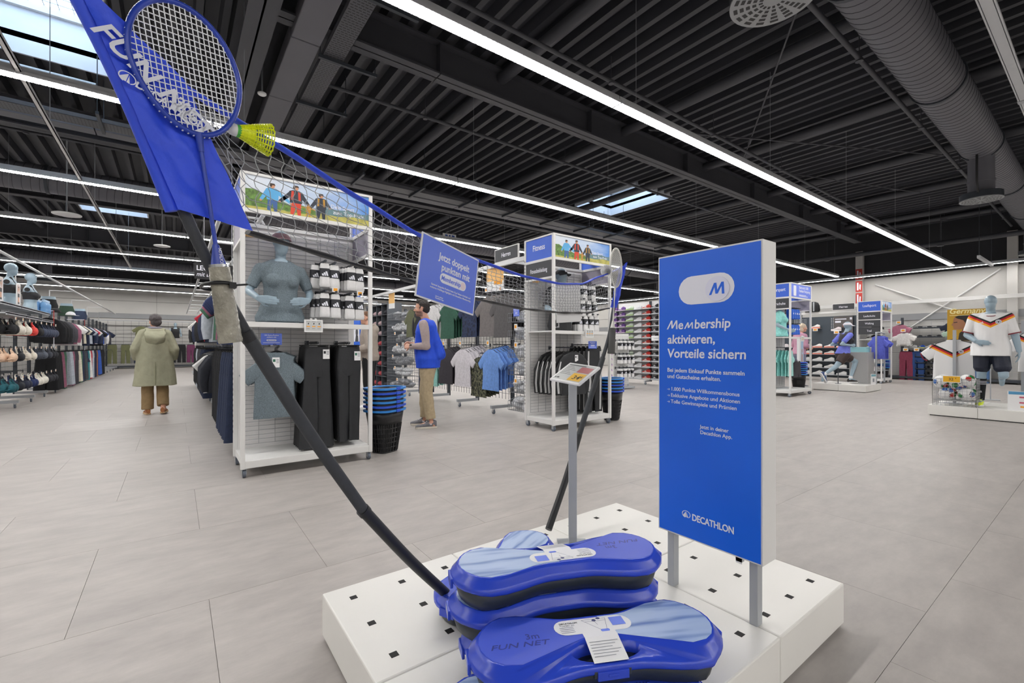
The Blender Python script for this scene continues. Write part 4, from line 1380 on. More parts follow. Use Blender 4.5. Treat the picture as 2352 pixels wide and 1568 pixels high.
def trousers_mb(L=.98, W=.175, leg=.088, hem=.075, t=.018, seed=0.0, amp=.006, spread=.02):
    m = MB()
    m.rings(cloth_rings([(-.045, W * .93, t), (-.07, W * .95, t), (-.16, W * 1.03, t * 1.2), (-.26, W * 1.05, t * 1.2), (-.33, W * 1.0, t)], 20, amp * .5, 30, seed, -.05, L), 0)
    for s in (-1, 1):
        rr = []
        for k in range(6):
            q = k / 5
            w = leg * (1 - q) + hem * q
            r = cloth_rings([(-.27 - (L - .27) * q, w, t * (1.1 - .2 * q))], 14, amp, 50, seed + s, -.1, L, x0=s * (W * .5 + spread * q))
            rr.append(r[0])
        m.rings(rr, 0)
    return m
def clip_hanger_mb(m, w=.13, mi=0):
    m.tube([(.0, 0, -.03), (0, 0, -.02), (.012, 0, -.014), (.015, 0, -.004), (.008, 0, .005), (-.004, 0, .005), (-.012, 0, -.004)], .0022, 5, mi)
    m.box(-w - .02, w + .02, -.005, .005, -.036, -.026, mi)
    for s in (-1, 1):
        m.box(s * w - .012, s * w + .012, -.012, .012, -.062, -.026, mi)
    return m
def bra_mb(full=True, seed=0.0):
    m = MB()
    for s in (-1, 1):
        m.ell((s * .075, -.028, -.17), (.078, .05, .075), 12, 8)
        m.tube([(s * .07, -.02, -.10), (s * .06, .0, -.05), (s * .045, .0, -.012)], [.02, .011, .008], 6, flat=.4)
        m.tube([(s * .12, -.02, -.19), (s * .15, .0, -.195), (s * .12, .02, -.20), (0, .03, -.205)], [.04, .034, .03, .03], 8, flat=.3)
    m.rings(cloth_rings([(-.16, .05, .03), (-.2, .13, .038), (-.245, .13, .034)], 16, .003, 40, seed, -.1, .2), 0)
    return m
def bra_hanger(m, mi=0):
    m.tube([(0, 0, -.03), (0, 0, -.015), (.01, 0, -.008), (.008, 0, .004), (-.006, 0, .004), (-.010, 0, -.004)], .002, 5, mi)
    m.tube([(-.1, 0, -.02), (-.05, 0, -.03), (0, 0, -.03), (.05, 0, -.03), (.1, 0, -.02)], .004, 5, mi)
    return m
def shorts_mb(seed=0.0):
    return trousers_mb(.40, .17, .095, .115, .02, seed, .007, .03)
KIND = {}
def make_kind(key, name, cat, cloth, hang):
    c = cloth.mesh(name + ' cloth', [fab('#333333')])
    h = MB(); hang(h); hm = h.mesh(name + ' hanger', [HANG])
    both = MB(); both.v, both.f, both.m, both.s = list(cloth.v), [list(f) for f in cloth.f], list(cloth.m), list(cloth.s)
    hang(both, mi=1)
    KIND[key] = (name, cat, c, hm, both.mesh(name, [fab('#333333'), HANG]))
make_kind('tee', 'tshirt', 'T-shirt', tee_mb(seed=.4), hanger_mb)
make_kind('wtee', 'tshirt', 'T-shirt', tee_mb(L=.66, W=.165, sl=(.245, -.315), sw=(.072, .060), seed=.4, amp=.012, n=34), lambda m, mi=0: hanger_mb(m, .145, mi))
make_kind('tee2', 'tshirt', 'T-shirt', tee_mb(L=.72, W=.245, sl=(.345, -.345), seed=2.1, amp=.009), hanger_mb)
make_kind('kidtee', 'tshirt', 'T-shirt', tee_mb(L=.50, W=.185, sl=(.29, -.27), sw=(.08, .07), seed=1.1), lambda m, mi=0: hanger_mb(m, .15, mi))
make_kind('hoodie', 'hoodie', 'hoodie', tee_mb(L=.68, W=.235, t=.026, longs=True, seed=.9, amp=.008), hanger_mb)
make_kind('jacket', 'track_jacket', 'jacket', tee_mb(L=.66, W=.225, t=.024, longs=True, seed=1.7, amp=.006), hanger_mb)
make_kind('pants', 'trousers', 'trousers', trousers_mb(seed=.3), clip_hanger_mb)
make_kind('wide', 'trousers', 'trousers', trousers_mb(L=.93, leg=.1, hem=.105, seed=1.3, spread=.03, t=.024), clip_hanger_mb)
make_kind('legging', 'leggings', 'leggings', trousers_mb(L=.97, W=.112, leg=.060, hem=.050, t=.026, seed=.8, amp=.012, spread=-.008), lambda m, mi=0: clip_hanger_mb(m, .085, mi))
make_kind('flare', 'leggings', 'leggings', trousers_mb(L=1.0, W=.112, leg=.060, hem=.085, t=.028, seed=2.8, amp=.014, spread=.02), lambda m, mi=0: clip_hanger_mb(m, .085, mi))
make_kind('shorts', 'shorts', 'shorts', shorts_mb(.5), clip_hanger_mb)
make_kind('bra', 'sports_bra', 'bra', bra_mb(), lambda m, mi=0: bra_hanger(m, mi))
ORD7 = ['front', 'second', 'third', 'fourth', 'fifth', 'sixth', 'seventh', 'eighth', 'ninth', 'tenth', 'eleventh', 'twelfth', 'thirteenth', 'fourteenth']
def hang(key, x, y, z, rz, m, label, group=None, parts=True, jit=.0, sc=1.0):
    name, cat, c, h, both = KIND[key]
    loc = (x, y, z); rz += RN.uniform(-jit, jit)
    if parts:
        t = thing(name, label, cat, loc, rz, group)
        o = put('fabric', c, t); recolor(o, m)
        put('hanger', h, t)
    else:
        t = put(name, both, None, loc, rz); tag(t, label, cat, group); recolor(t, m)
    if sc != 1.0:
        t.scale = (sc,) * 3
    return t
def ptag(x, y, z, rz, label, group='orange electronic price tags', w=.06, h=.05, col=ORANGE):
    t = thing('price_tag', label, 'price tag', (x, y, z), rz, group)
    MB().box(-w / 2, w / 2, -.004, .004, -h / 2, h / 2).obj('tag_case', [WPLAS], t)
    MB().quad((-w * .32, -.0045, -h * .3), (w * .32, -.0045, -h * .3), (w * .32, -.0045, h * .28), (-w * .32, -.0045, h * .28)).obj('tag_screen', [col], t)
    return t
def hook_arm(x, y, z, L, rz, label, grp='chrome display arms'):
    t = thing('display_prong', label, 'display arm', (x, y, z), rz, grp)
    MB().box(-.008, .008, -L, 0, -.012, .004).box(-.02, .02, -.006, 0, -.04, .02).obj('arm', [DGREY], t)
    return t
HEATH = mat('heather grey jersey', '#6b7880', 0.9, 0, 0.35, 160, 0.2, 220)
BLK = mat('black stretch fabric', '#17181b', 0.6, 0, 0.15, 12, 0.25, 50)
BLK2 = mat('charcoal black stretch fabric', '#222428', 0.62, 0, 0.15, 12, 0.25, 50)
NAVY = fab('#1b2233')
# --- gondola with the family banner: tees, leggings, socks
hook_arm(1.12, 5.0, 1.13, .46, 0, 'dark display arm carrying the grey tees')
for k in range(7):
    hang('wtee', 1.160 - .44 + .014 * k + .004 * k * RN.uniform(-1, 1), 4.56 + .055 * k, 1.135, 0, HEATH, ORD7[k] + ' grey heather T-shirt of the stack in the banner gondola', 'hanging grey tees', jit=.05)
for tt in [o for o in COL.objects if o.get('label') == 'dark display arm carrying the grey tees']:
    tt.location.x = .675
for j, (xx, ky) in enumerate(((1.085, 'flare'), (1.375, 'legging'))):
    hook_arm(xx, 5.0, 1.155, .46, 0, 'dark display arm carrying the ' + ('flared' if j == 0 else 'straight') + ' black leggings')
    for k in range(6):
        hang(ky, xx + RN.uniform(-.004, .004), 4.56 + .06 * k, 1.16, 0, BLK2 if k == 0 else BLK, ORD7[k] + ' pair of ' + ('flared' if j == 0 else 'straight') + ' black leggings in the banner gondola', ('flared' if j == 0 else 'straight') + ' black leggings', jit=.04)
def card_tag(x, y, z, label, g=True):
    t = thing('hang_tag', label, 'hang tag', (x, y, z))
    MB().box(-.03, .03, -.001, .001, -.09, 0).obj('card', [LBL], t)
    m = MB(); m.quad((-.024, -.0016, -.04), (-.004, -.0016, -.04), (-.004, -.0016, -.016), (-.024, -.0016, -.016)); m.obj('size_mark', [mat('green print', '#2c6b55', .5, 0, 0) if g else INKD], t)
    m = MB()
    for k in range(3):
        m.quad((.002, -.0016, -.022 - .014 * k), (.024, -.0016, -.022 - .014 * k), (.024, -.0016, -.016 - .014 * k), (.002, -.0016, -.016 - .014 * k))
    m.obj('small_print', [INKG], t)
card_tag(.725, 4.528, 1.02, 'white hang tag with green mark at the neck of the front grey tee')
card_tag(.655, 4.530, 1.0, 'white tilted hang tag inside the neck of the front grey tee', False)
card_tag(1.155, 4.522, 1.09, 'white hang tag on the flared black leggings', False)
card_tag(1.45, 4.522, 1.07, 'white hang tag with green mark on the straight black leggings')
SOCK = mat('white sock knit', '#dcdcdd', 0.9, 0, 0.04, 40, 0.3, 120)
SOCKG = mat('grey sock knit', '#8e9096', 0.9, 0, 0.06, 40, 0.3, 120)
SBLUE = mat('blue sock knit', '#3565c8', 0.9, 0, 0.06, 40, 0.3, 120)
BANDK = mat('black sock band', '#26282e', 0.5, 0, 0.03)
def bars3(m, cx, cz, y, s, mi=0):
    for k, (dx, h) in enumerate(((-.5, .5), (.0, .8), (.5, 1.1))):
        x = cx + dx * s
        m.add([(x - .22 * s, y, cz), (x + .12 * s, y, cz), (x + .12 * s - .34 * s * h + .1 * s, y, cz + h * s), (x - .22 * s - .3 * s * h, y, cz + h * s * .95)], [(0, 1, 2, 3)], mi)
def sock_proto(knit, band):
    t = bpy.data.objects.new('sock_pack', None); COL.objects.link(t)
    m = MB()
    m.rings(cloth_rings([(-.02, .036, .012), (-.05, .045, .02), (-.14, .045, .022), (-.2, .05, .026), (-.235, .052, .028), (-.25, .044, .02)], 14, .003, 60, 1, 0, .25), 0)
    m.obj('socks', [knit], t)
    m = MB(); m.rings([[(.0465 * (1 if c > 0 else -1) * abs(c) ** .5, .0245 * (1 if s > 0 else -1) * abs(s) ** .5, z) for c, s in [(cos(2 * pi * j / 16), sin(2 * pi * j / 16)) for j in range(16)]] for z in (-.15, -.07)], 0); m.obj('paper_band', [band], t)
    m = MB(); bars3(m, .006, -.142, -.0252, .04); m.obj('emblem', [INKW], t)
    m = MB(); m.tube([(0, 0, -.03), (0, 0, -.01), (.006, 0, 0), (0, 0, .006), (-.006, 0, 0)], .0018, 5); m.obj('hook', [HANG], t)
    return t
SP = sock_proto(SOCK, BANDK); SPB = sock_proto(SBLUE, SBLUE)
def socks(x, y, z, n, label, group, src=None, dy=.05):
    for k in range(n):
        o = copy_tree(src or SP, (x + .035 * k * RN.uniform(-.6, .6), y + dy * k, z), RN.uniform(-.25, .25))
        tag(o, ORD7[k] + ' ' + label, 'socks', group)
    hook_arm(x, y + dy * n + .05, z + .006, dy * n + .1, 0, 'thin ' + label.split(' on ', 1)[1].replace('the ', '', 1) + ' carrying sock packs')
for (x, z, w) in ((1.165, 1.945, 'upper peg beside the grey mannequin'), (1.255, 1.935, 'upper inner peg of the banner gondola'), (1.42, 1.93, 'upper outer peg near the post'), (1.50, 1.925, 'outermost upper peg of the banner gondola'),
                  (1.165, 1.655, 'lower peg beside the grey mannequin'), (1.265, 1.65, 'lower inner peg of the banner gondola'), (1.405, 1.645, 'lower outer peg near the post'), (1.50, 1.64, 'outermost lower peg of the banner gondola')):
    socks(x, 4.62, z, 5, 'white sock pack on the ' + w, 'sock packs on the banner gondola')
ptag(1.26, 4.60, 1.675, 0, 'orange price tag under the upper sock packs beside the mannequin')
ptag(1.50, 4.60, 1.655, 0, 'orange price tag under the upper outer sock packs near the post')
def eink3(x, y, z, label, w=.16, h=.115):
    t = thing('price_display', label, 'price display', (x, y, z))
    MB().box(-w / 2, w / 2, -.012, 0, -h / 2, h / 2).box(-.03, -.01, -.008, .01, h / 2, h / 2 + .012).box(.01, .03, -.008, .01, h / 2, h / 2 + .012).obj('display_case', [WPLAS], t, bevel=.003)
    MB().quad((-w * .43, -.0125, -h * .38), (w * .43, -.0125, -h * .38), (w * .43, -.0125, h * .40), (-w * .43, -.0125, h * .40)).obj('screen', [MATS['e-paper grey']], t)
    m = MB(); d = MB()
    for k in (-1, 0, 1):
        c = k * w * .29
        m.quad((c - w * .09, -.0128, -h * .08), (c + w * .09, -.0128, -h * .08), (c + w * .09, -.0128, h * .0), (c - w * .09, -.0128, h * .0))
        d.quad((c - .004, -.0128, h * .12), (c + .004, -.0128, h * .12), (c + .007, -.0128, h * .24), (c - .003, -.0128, h * .24)).quad((c - w * .1, -.0128, -h * .22), (c + w * .08, -.0128, -h * .22), (c + w * .08, -.0128, -h * .2), (c - w * .1, -.0128, -h * .2))
        d.quad((c - w * .1, -.0128, h * .33), (c + w * .1, -.0128, h * .33), (c + w * .1, -.0128, h * .35), (c - w * .1, -.0128, h * .35))
    m.obj('price_field', [ORANGE], t); d.obj('small_print', [INKD], t)
eink3(1.015, 4.415, 1.305, 'small white three-column price display on the shelf edge of the banner gondola')
def small_blue(x, y, z, rz, label, l1='100 Extra-Punkte', l2='sichern mit', w=.17, h=.105):
    t = thing('promo_sign', label, 'sign', (x, y, z), rz)
    MB().box(-w / 2, w / 2, -.002, .002, -h / 2, h / 2).obj('card', [BLUEL], t)
    txt(t, l1 + '\n' + l2, FM((0, -.0026, h * .28), (1, 0, 0), (0, 0, 1)), h * .17, INKW, .012, 0, 'CENTER', xs=.95)
    m = MB(); m.M = FM((0, -.0026, -h * .1), (1, 0, 0), (0, 0, 1)); m.flat(pill(0, .0, w * .48, h * .16)).flat([(-w * .4, -h * .24), (w * .4, -h * .24), (w * .4, -h * .2), (-w * .4, -h * .2)]); m.obj('label_pill', [INKW], t)
    txt(t, 'Membership', FM((0, -.0029, -h * .14), (1, 0, 0), (0, 0, 1)), h * .12, BLUEL, .01, .1, 'CENTER')
small_blue(.70, 4.60, 1.185, 0, 'small blue extra points sign above the hanging grey tees')
t = thing('paper_note', 'orange paper note on the back panel of the banner gondola', 'note', (.56, 4.985, 2.20))
MB().box(-.06, .06, -.003, 0, -.03, .02).obj('paper', [CARD], t)

# --- Fitness gondola: tracksuits, socks
WSTR = mat('white stripe', '#dfe0e2', .6, 0, 0)
SMESH = {}
def striped(o, key):
    """three white stripes down each sleeve or leg edge"""
    for sd in (-1, 1):
        if (key, sd) not in SMESH:
            m = MB()
            for q in (-.012, 0, .012):
                if key == 'jacket':
                    m.tube([(sd * (.245 + q * .3), -.029 + abs(q) * .3, -.20), (sd * (.285 + q), -.027, -.34), (sd * (.297 + q), -.024, -.5), (sd * (.28 + q), -.021, -.63)], .0045, 4)
                else:
                    m.tube([(sd * (.13 + q), -.023, -.10), (sd * (.135 + q), -.023, -.4), (sd * (.13 + q), -.021, -.7), (sd * (.125 + q), -.020, -.95)], .0045, 4)
            SMESH[(key, sd)] = m.mesh('stripe', [WSTR])
        put('stripe', SMESH[(key, sd)], o, kind='stuff')
for k in range(6):
    o = hang('jacket', 4.33 - .0 * k + .1 * (k == 0), 4.53 + .072 * k, 1.11, 0, BLK2 if k == 0 else BLK, ORD7[k] + ' black three-striped jacket in the Fitness gondola', 'black striped jackets', jit=.06)
    striped(o, 'jacket')
    o.location.x = 4.40 + (.03 if k == 0 else -.012 * k)
for k in range(5):
    o = hang('pants', 4.86 + .0 * k, 4.56 + .08 * k, 1.15, 0, BLK2 if k == 0 else BLK, ORD7[k] + ' pair of black three-striped track trousers in the Fitness gondola', 'black striped trousers', jit=.05)
    striped(o, 'pants')
hook_arm(4.40, 5.0, 1.105, .48, 0, 'dark display arm carrying the striped jackets')
hook_arm(4.86, 5.0, 1.145, .46, 0, 'dark display arm carrying the striped track trousers')
for (x, z, w) in ((4.76, 2.02, 'top inner peg of the Fitness gondola'), (4.94, 2.02, 'top outer peg of the Fitness gondola'), (4.72, 1.80, 'middle inner peg of the Fitness gondola'), (4.85, 1.80, 'middle peg of the Fitness gondola'), (4.98, 1.80, 'middle outer peg of the Fitness gondola'),
                  (4.66, 1.585, 'lowest inner peg of the Fitness gondola'), (4.78, 1.585, 'lowest second peg of the Fitness gondola'), (4.90, 1.585, 'lowest third peg of the Fitness gondola'), (5.0, 1.585, 'lowest outer peg of the Fitness gondola')):
    socks(x, 4.64, z, 4, 'white sock pack on the ' + w, 'sock packs on the Fitness gondola')
eink3(4.62, 4.415, 1.30, 'small white price display on the shelf edge of the Fitness gondola')
small_blue(4.80, 4.52, 1.14, 0, 'small blue promo sign above the track trousers')
card_tag(4.46, 4.50, 1.0, 'white hang tag on the front black striped jacket', False)
t = thing('paper_note', 'orange paper note under the dark Fitnessbekleidung sign', 'note', (4.12, 4.985, 2.06))
MB().box(-.07, .07, -.003, 0, -.03, .03).obj('paper', [CARD], t)

# --- stacks of shopping baskets
BASK = mat('black basket plastic', '#15161a', 0.4, 0, 0.1, 20)
RIMA = mat('bright blue basket rim', '#2f86d8', 0.35, 0, 0.03); RIMB = mat('royal blue basket rim', '#2a55cf', 0.35, 0, 0.03)
def sup(a, rx, ry, p=.62):
    c, s = cos(a), sin(a)
    return rx * (1 if c >= 0 else -1) * abs(c) ** p, ry * (1 if s >= 0 else -1) * abs(s) ** p
def basket(full):
    t = bpy.data.objects.new('shopping_basket', None); COL.objects.link(t)
    n = 40; H = .44
    m = MB()
    def ring(z, k):
        q = z / H
        return [(*sup(2 * pi * j / n, (.125 + .065 * q) * k, (.105 + .055 * q) * k), z) for j in range(n)]
    if full:
        m.rings([ring(.0, 1), ring(.012, 1.01), ring(.012, .97)], 0, True)
        m.rings([ring(.30, 1), ring(H, 1), ring(H, .97), ring(.30, .97)], 0, True, False, True)
        for z in (.05, .10, .15, .20, .25):
            m.rings([ring(z, 1.004), ring(z + .012, 1.004), ring(z + .012, .975), ring(z, .975)], 0, True, False, True)
        for j in range(n):
            a, b = ring(.01, .99)[j], ring(.30, .99)[j]
            m.bar(a, b, .011, .006, up=(a[0], a[1], 0))
        m.rings([ring(.02, .93), ring(.3, .93)], 0, True, True)
    else:
        m.rings([ring(.36, 1), ring(H, 1), ring(H, .965), ring(.36, .965)], 0, True, False, True)
    m.obj('body', [BASK], t)
    r = MB(); r.rings([ring(H - .008, 1.12), ring(H + .014, 1.12), ring(H + .014, .97), ring(H - .008, .97)], 0, False, False, True)
    o = r.obj('rim', [RIMA], t, bevel=.003); o['tint'] = 1
    h = MB(); h.box(-.03, .03, -.186, -.174, H - .012, H + .02); h.obj('rim_clip', [RIMB], t, bevel=.003)
    return t
BF, BT = basket(True), basket(False)
def kill(o):
    for c in list(o.children):
        kill(c)
    bpy.data.objects.remove(o)
def basket_stack(x, y, n, rz, where, cols):
    for k in range(n):
        o = copy_tree(BF if k == 0 else BT, (x, y, .002 + .046 * k), rz, color=cols[k % len(cols)])
        tag(o, ('black shopping basket at the bottom of the stack ' if k == 0 else ('topmost' if k == n - 1 else ORD7[k]) + (' basket from the floor, blue rim, ' if k < n - 1 else ' blue-rimmed basket of the stack ')) + where, 'shopping basket', 'baskets stacked ' + where)
basket_stack(1.80, 4.70, 6, .5, 'beside the banner gondola', (RIMA, RIMB, RIMA, RIMA, RIMB, RIMA))
basket_stack(5.37, 4.66, 5, .5, 'beside the Fitness gondola', (RIMB, RIMA, RIMB, RIMA, RIMA))
basket_stack(12.22, 4.70, 7, .4, 'beside the gondola with mint shirts', (RIMA, RIMB, RIMA, RIMA, RIMB))
basket_stack(18.15, 4.55, 6, .4, 'beside the Laufsport gondola', (RIMA, RIMB, RIMA))
# ================================================================ people and mannequins
MALE = [(.84, .150, .105, 0), (.93, .168, .118, -.012), (1.02, .158, .112, -.004), (1.10, .150, .108, .004), (1.20, .160, .115, .006), (1.30, .172, .122, .0), (1.38, .165, .108, -.008), (1.435, .125, .085, -.012), (1.475, .07, .062, -.008)]
FEM = [(.84, .155, .110, 0), (.93, .172, .120, -.014), (1.02, .148, .105, -.002), (1.10, .122, .092, .004), (1.18, .130, .098, .008), (1.27, .145, .118, .014), (1.34, .148, .104, .004), (1.40, .128, .082, -.008), (1.44, .085, .065, -.012), (1.475, .055, .052, -.006)]
def rotz(p, a):
    return V((p[0] * cos(a) - p[1] * sin(a), p[0] * sin(a) + p[1] * cos(a), p[2]))
class Fig:
    def __init__(s, sex='m', k=1.0, hipz=.93, lean=0.0, twist=0.0, **ov):
        s.sex, s.k, s.hipz, s.lean, s.twist = sex, k, hipz, lean, twist
        sh = .180 if sex == 'm' else .160
        b = dict(sh=(-.01, sh, 1.40), el=(-.03, sh + .06, 1.12), wr=(.04, sh + .07, .88), hip=(0, .088, .90), kn=(.02, .095, .50), an=(-.02, .095, .085), toe=(.13, .11, .03))
        s.J = {}
        for key, p in b.items():
            for sd, q in (('L', 1), ('R', -1)):
                n = key + sd
                if n in ov:
                    s.J[n] = V(ov[n])
                else:
                    v = V((p[0], p[1] * q, p[2]))
                    s.J[n] = s.up(v) if key in ('sh', 'el', 'wr') else V((v.x, v.y, v.z * s.hipz / .93 if key != 'toe' else v.z))
                if n in ov and key in ('sh', 'el', 'wr'):
                    s.J[n] = s.up(s.J[n])
        s.hd = ov.get('head', (0, 0))       # yaw, extra forward
    def up(s, v):
        v = V(v)
        if s.twist and v.z > 1.0:
            v = rotz(v, s.twist * min(1, (v.z - 1.0) / .3))
        return V((v.x + (v.z - .93) * tan(s.lean), v.y, v.z + s.hipz - .93))
    def torso(s, mb, infl=0.0, z0=.0, z1=9, n=24, hem=0.0, mi=0, belly=0.0):
        src = MALE if s.sex == 'm' else FEM
        def at(z):
            for a, b in zip(src[:-1], src[1:]):
                if a[0] <= z <= b[0]:
                    t = (z - a[0]) / (b[0] - a[0])
                    return [z] + [a[i] + (b[i] - a[i]) * t for i in (1, 2, 3)]
            return [z] + list(src[0][1:] if z < src[0][0] else src[-1][1:])
        zs = [max(z0, src[0][0] if z0 < .5 else z0)] + [q[0] for q in src if z0 + .01 < q[0] < z1 - .01] + [min(z1, src[-1][0])]
        rr = []
        for z in zs:
            _, w, d, x = at(z)
            e = infl + hem * max(0, (1.2 - z) / .4)
            rr.append([s.up((x + (d + e + belly * max(0, 1 - abs(z - 1.05) / .2) * (cos(a) > 0)) * cos(a), (w + e) * sin(a), z)) for a in [2 * pi * j / n for j in range(n)]])
        mb.rings(rr, mi)
        if z1 > 1.4:
            for sd, q in (('L', 1), ('R', -1)):
                mb.cap(s.up((-.014, q * .055, 1.428)), s.J['sh' + sd] + V((0, -q * .035, .004)), .040 + infl, .047 * (1 if s.sex == 'm' else .9) + infl)
        if s.sex == 'f' and z0 < 1.25 < z1:
            for q in (-1, 1):
                mb.ell(s.up((.082 + infl * .6, q * .068, 1.262)), (.05 + infl, .058 + infl, .055 + infl), 12, 8)
        return mb
    def limb(s, mb, pts, rs, n=12):
        for a, b, r, q in zip(pts[:-1], pts[1:], rs[:-1], rs[1:]):
            mb.cap(a, b, r, q, n)
        return mb
    def arm(s, mb, sd, infl=0.0, a=0.0, b=1.0, flatend=True, thin=1.0):
        sh, el, wr = s.J['sh' + sd], s.J['el' + sd], s.J['wr' + sd]
        k = 1.0 if s.sex == 'm' else .86
        R = lambda t: (.052 * (1 - t) + .040 * t if t <= 1 else .043 * (2 - t) + .027 * (t - 1)) * k * thin + infl
        P = lambda t: sh.lerp(el, t) if t <= 1 else el.lerp(wr, t - 1)
        ts = [t for t in (0, .3, .65, 1, 1.25, 1.6, 2) if t < b * 2 - 1e-6] + [b * 2]
        s.limb(mb, [P(t) for t in ts[:-1]], [R(t) for t in ts[:-1]])
        p, q = P(ts[-2]), P(ts[-1])
        d = (q - p).normalized()
        mb.cyl(p, R(ts[-2]), (q - p).length, 14, axis=d, r2=R(ts[-1]))
        return mb
    def leg(s, mb, sd, infl=0.0, b=1.0, flare=0.0, n=14):
        hp, kn, an = s.J['hip' + sd], s.J['kn' + sd], s.J['an' + sd]
        k = 1.0 if s.sex == 'm' else .97
        def R(t):
            r = .092 * (1 - t) + .058 * t if t <= 1 else ((.056 if t < 1.35 else .056 - .036 * (t - 1.35)) if infl == 0 else .058 * (2 - t) + .042 * (t - 1))
            return r * k + infl + flare * max(0, t - .6)
        P = lambda t: hp.lerp(kn, t) if t <= 1 else kn.lerp(an, t - 1)
        ts = [t for t in (0, .35, .7, 1, 1.3, 1.65, 2) if t < b * 2 - 1e-6] + [b * 2]
        s.limb(mb, [P(t) for t in ts[:-1]], [R(t) for t in ts[:-1]])
        p, q = P(ts[-2]), P(ts[-1])
        mb.cyl(p, R(ts[-2]), (q - p).length, 16, axis=(q - p).normalized(), r2=R(ts[-1]))
        return mb
    def foot(s, mb, sd, infl=0.0):
        an, toe = s.J['an' + sd], s.J['toe' + sd]
        d = V((toe.x - an.x, toe.y - an.y, 0)).normalized()
        mb.cap(an, an - d * .035 - V((0, 0, .045)), .036 + infl, .036 + infl)
        mb.cap(an - V((0, 0, .02)), toe, .040 + infl, .030 + infl)
        return mb
    def hand(s, mb, sd, d, palm, curl=.5, sc=1.0):
        w = s.J['wr' + sd]
        d = V(d).normalized(); n = V(palm); n = (n - d * n.dot(d)).normalized()
        t = d.cross(n) * (1 if sd == 'L' else -1)
        e = 1.0 * sc
        for o, L1 in ((.030, 1.0), (.010, 1.12), (-.010, 1.06), (-.029, .84)):
            k0 = w + t * o * .55 * e; k1 = w + d * (.082 if abs(o) < .02 else .076) * e + t * o * e
            mb.cap(k0, k1, .0135 * e, .0115 * e, 8)
            a = curl * .55
            d1 = d * cos(a) + n * sin(a); d2 = d * cos(curl * 1.4) + n * sin(curl * 1.4)
            k2 = k1 + d1 * .040 * L1 * e; k3 = k2 + d2 * .036 * L1 * e
            mb.cap(k1, k2, .0095 * e, .0085 * e, 8); mb.cap(k2, k3, .0085 * e, .0068 * e, 8)
        b0 = w + d * .018 * e + t * .020 * e; b1 = b0 + (d * .55 + t * .7 + n * .3).normalized() * .042 * e; b2 = b1 + (d * .85 + t * .25 + n * .45).normalized() * .034 * e
        mb.cap(b0, b1, .0135 * e, .0105 * e, 8); mb.cap(b1, b2, .0105 * e, .0082 * e, 8)
        return mb
    def headc(s):
        return s.up((.015 + s.hd[1], 0, 1.62))
    def H(s, x, y, z):
        """head-local point (x forward) to figure space"""
        return s.headc() + rotz((x, y, z), s.hd[0])
    def head(s, mb, kind='egg'):
        c = s.headc(); R = Matrix.Rotation(s.hd[0], 3, 'Z')
        mb.cap(s.up((-.015, 0, 1.43)), s.H(-.012, 0, -.06), .058 if s.sex == 'm' else .048, .052 if s.sex == 'm' else .045, 14)
        E = lambda p, r: mb.ell(s.H(*p), r, 16, 11, 0, R)
        if kind == 'egg':
            E((-.005, 0, .035), (.096, .074, .092)); E((.018, 0, -.03), (.072, .060, .088)); E((.03, 0, -.065), (.048, .042, .042))
        else:
            E((-.008, 0, .040), (.096, .076, .088)); E((.022, 0, -.01), (.070, .065, .080)); E((.030, 0, -.068), (.056, .050, .040)); E((.066, 0, -.088), (.018, .024, .017))
            mb.cap(s.H(.082, 0, .022), s.H(.108, 0, -.020), .009, .0135, 8)          # nose
            for q in (-1, 1):
                E((.095, q * .011, -.026), (.010, .008, .007))
                E((.080, q * .030, .030), (.013, .022, .009))                        # brow
                E((.060, q * .042, -.022), (.022, .022, .022))                        # cheek
                E((-.004, q * .076, -.010), (.020, .008, .031))                       # ear
                mb.cap(s.H(.0, q * .077, .012), s.H(-.012, q * .084, -.0), .006, .006, 6)
            E((.084, 0, -.053), (.012, .024, .006)); E((.081, 0, -.064), (.012, .022, .007))   # lips
        return mb
    def eyes(s, par):
        for q in (-1, 1):
            m = MB(); m.ell(s.H(.0765, q * .031, .010), (.012, .013, .011), 10, 7); m.obj('eye', [mat('eye white', '#e4e0da', .3, 0, 0)], par)
            m = MB(); m.ell(s.H(.0855, q * .031, .010), (.004, .006, .006), 8, 6); m.obj('iris', [mat('dark iris', '#2b1d16', .2, 0, 0)], par)
            m = MB(); m.cap(s.H(.090, q * .016, .030), s.H(.082, q * .046, .031), .0045, .003, 6); m.obj('eyebrow', [HAIRD], par)

def finish(mb, name, m, parent, voxel=.008, sm=3, wr=0.0, wsc=9, seed=0, stretch=(1, 1, .5), fn=None):
    me = remesh(mb, voxel, sm, name)
    if wr:
        wrinkle(me, wr, wsc, stretch, seed)
    setmat(me, m if isinstance(m, list) else [m], fn)
    return put(name, me, parent)
def decal(target, parent, name, m, poly, fm, off=.0015, sub=1):
    """thin print laid on a curved garment: outline points in fm's xy plane dropped along -z onto the garment mesh"""
    me = target.data
    bv = BVHTree.FromPolygons([v.co.copy() for v in me.vertices], [tuple(p.vertices) for p in me.polygons])
    d = -(fm.to_3x3() @ V((0, 0, 1)))
    out = []
    for x, y in poly:
        o = fm @ V((x, y, .2))
        hit = bv.ray_cast(o, d)
        p = hit[0] if hit[0] is not None else o + d * .2
        out.append(p - d * off)
    cx = sum((p for p in out), V()) / len(out)
    k = MB(); n = len(out)
    o = fm @ V((sum(x for x, y in poly) / n, sum(y for x, y in poly) / n, .2))
    hit = bv.ray_cast(o, d)
    if hit[0] is not None:
        cx = hit[0] - d * off
    k.add([cx] + out, [(0, i + 1, (i + 1) % n + 1) for i in range(n)], 0, True)
    return k.obj(name, [m], parent)
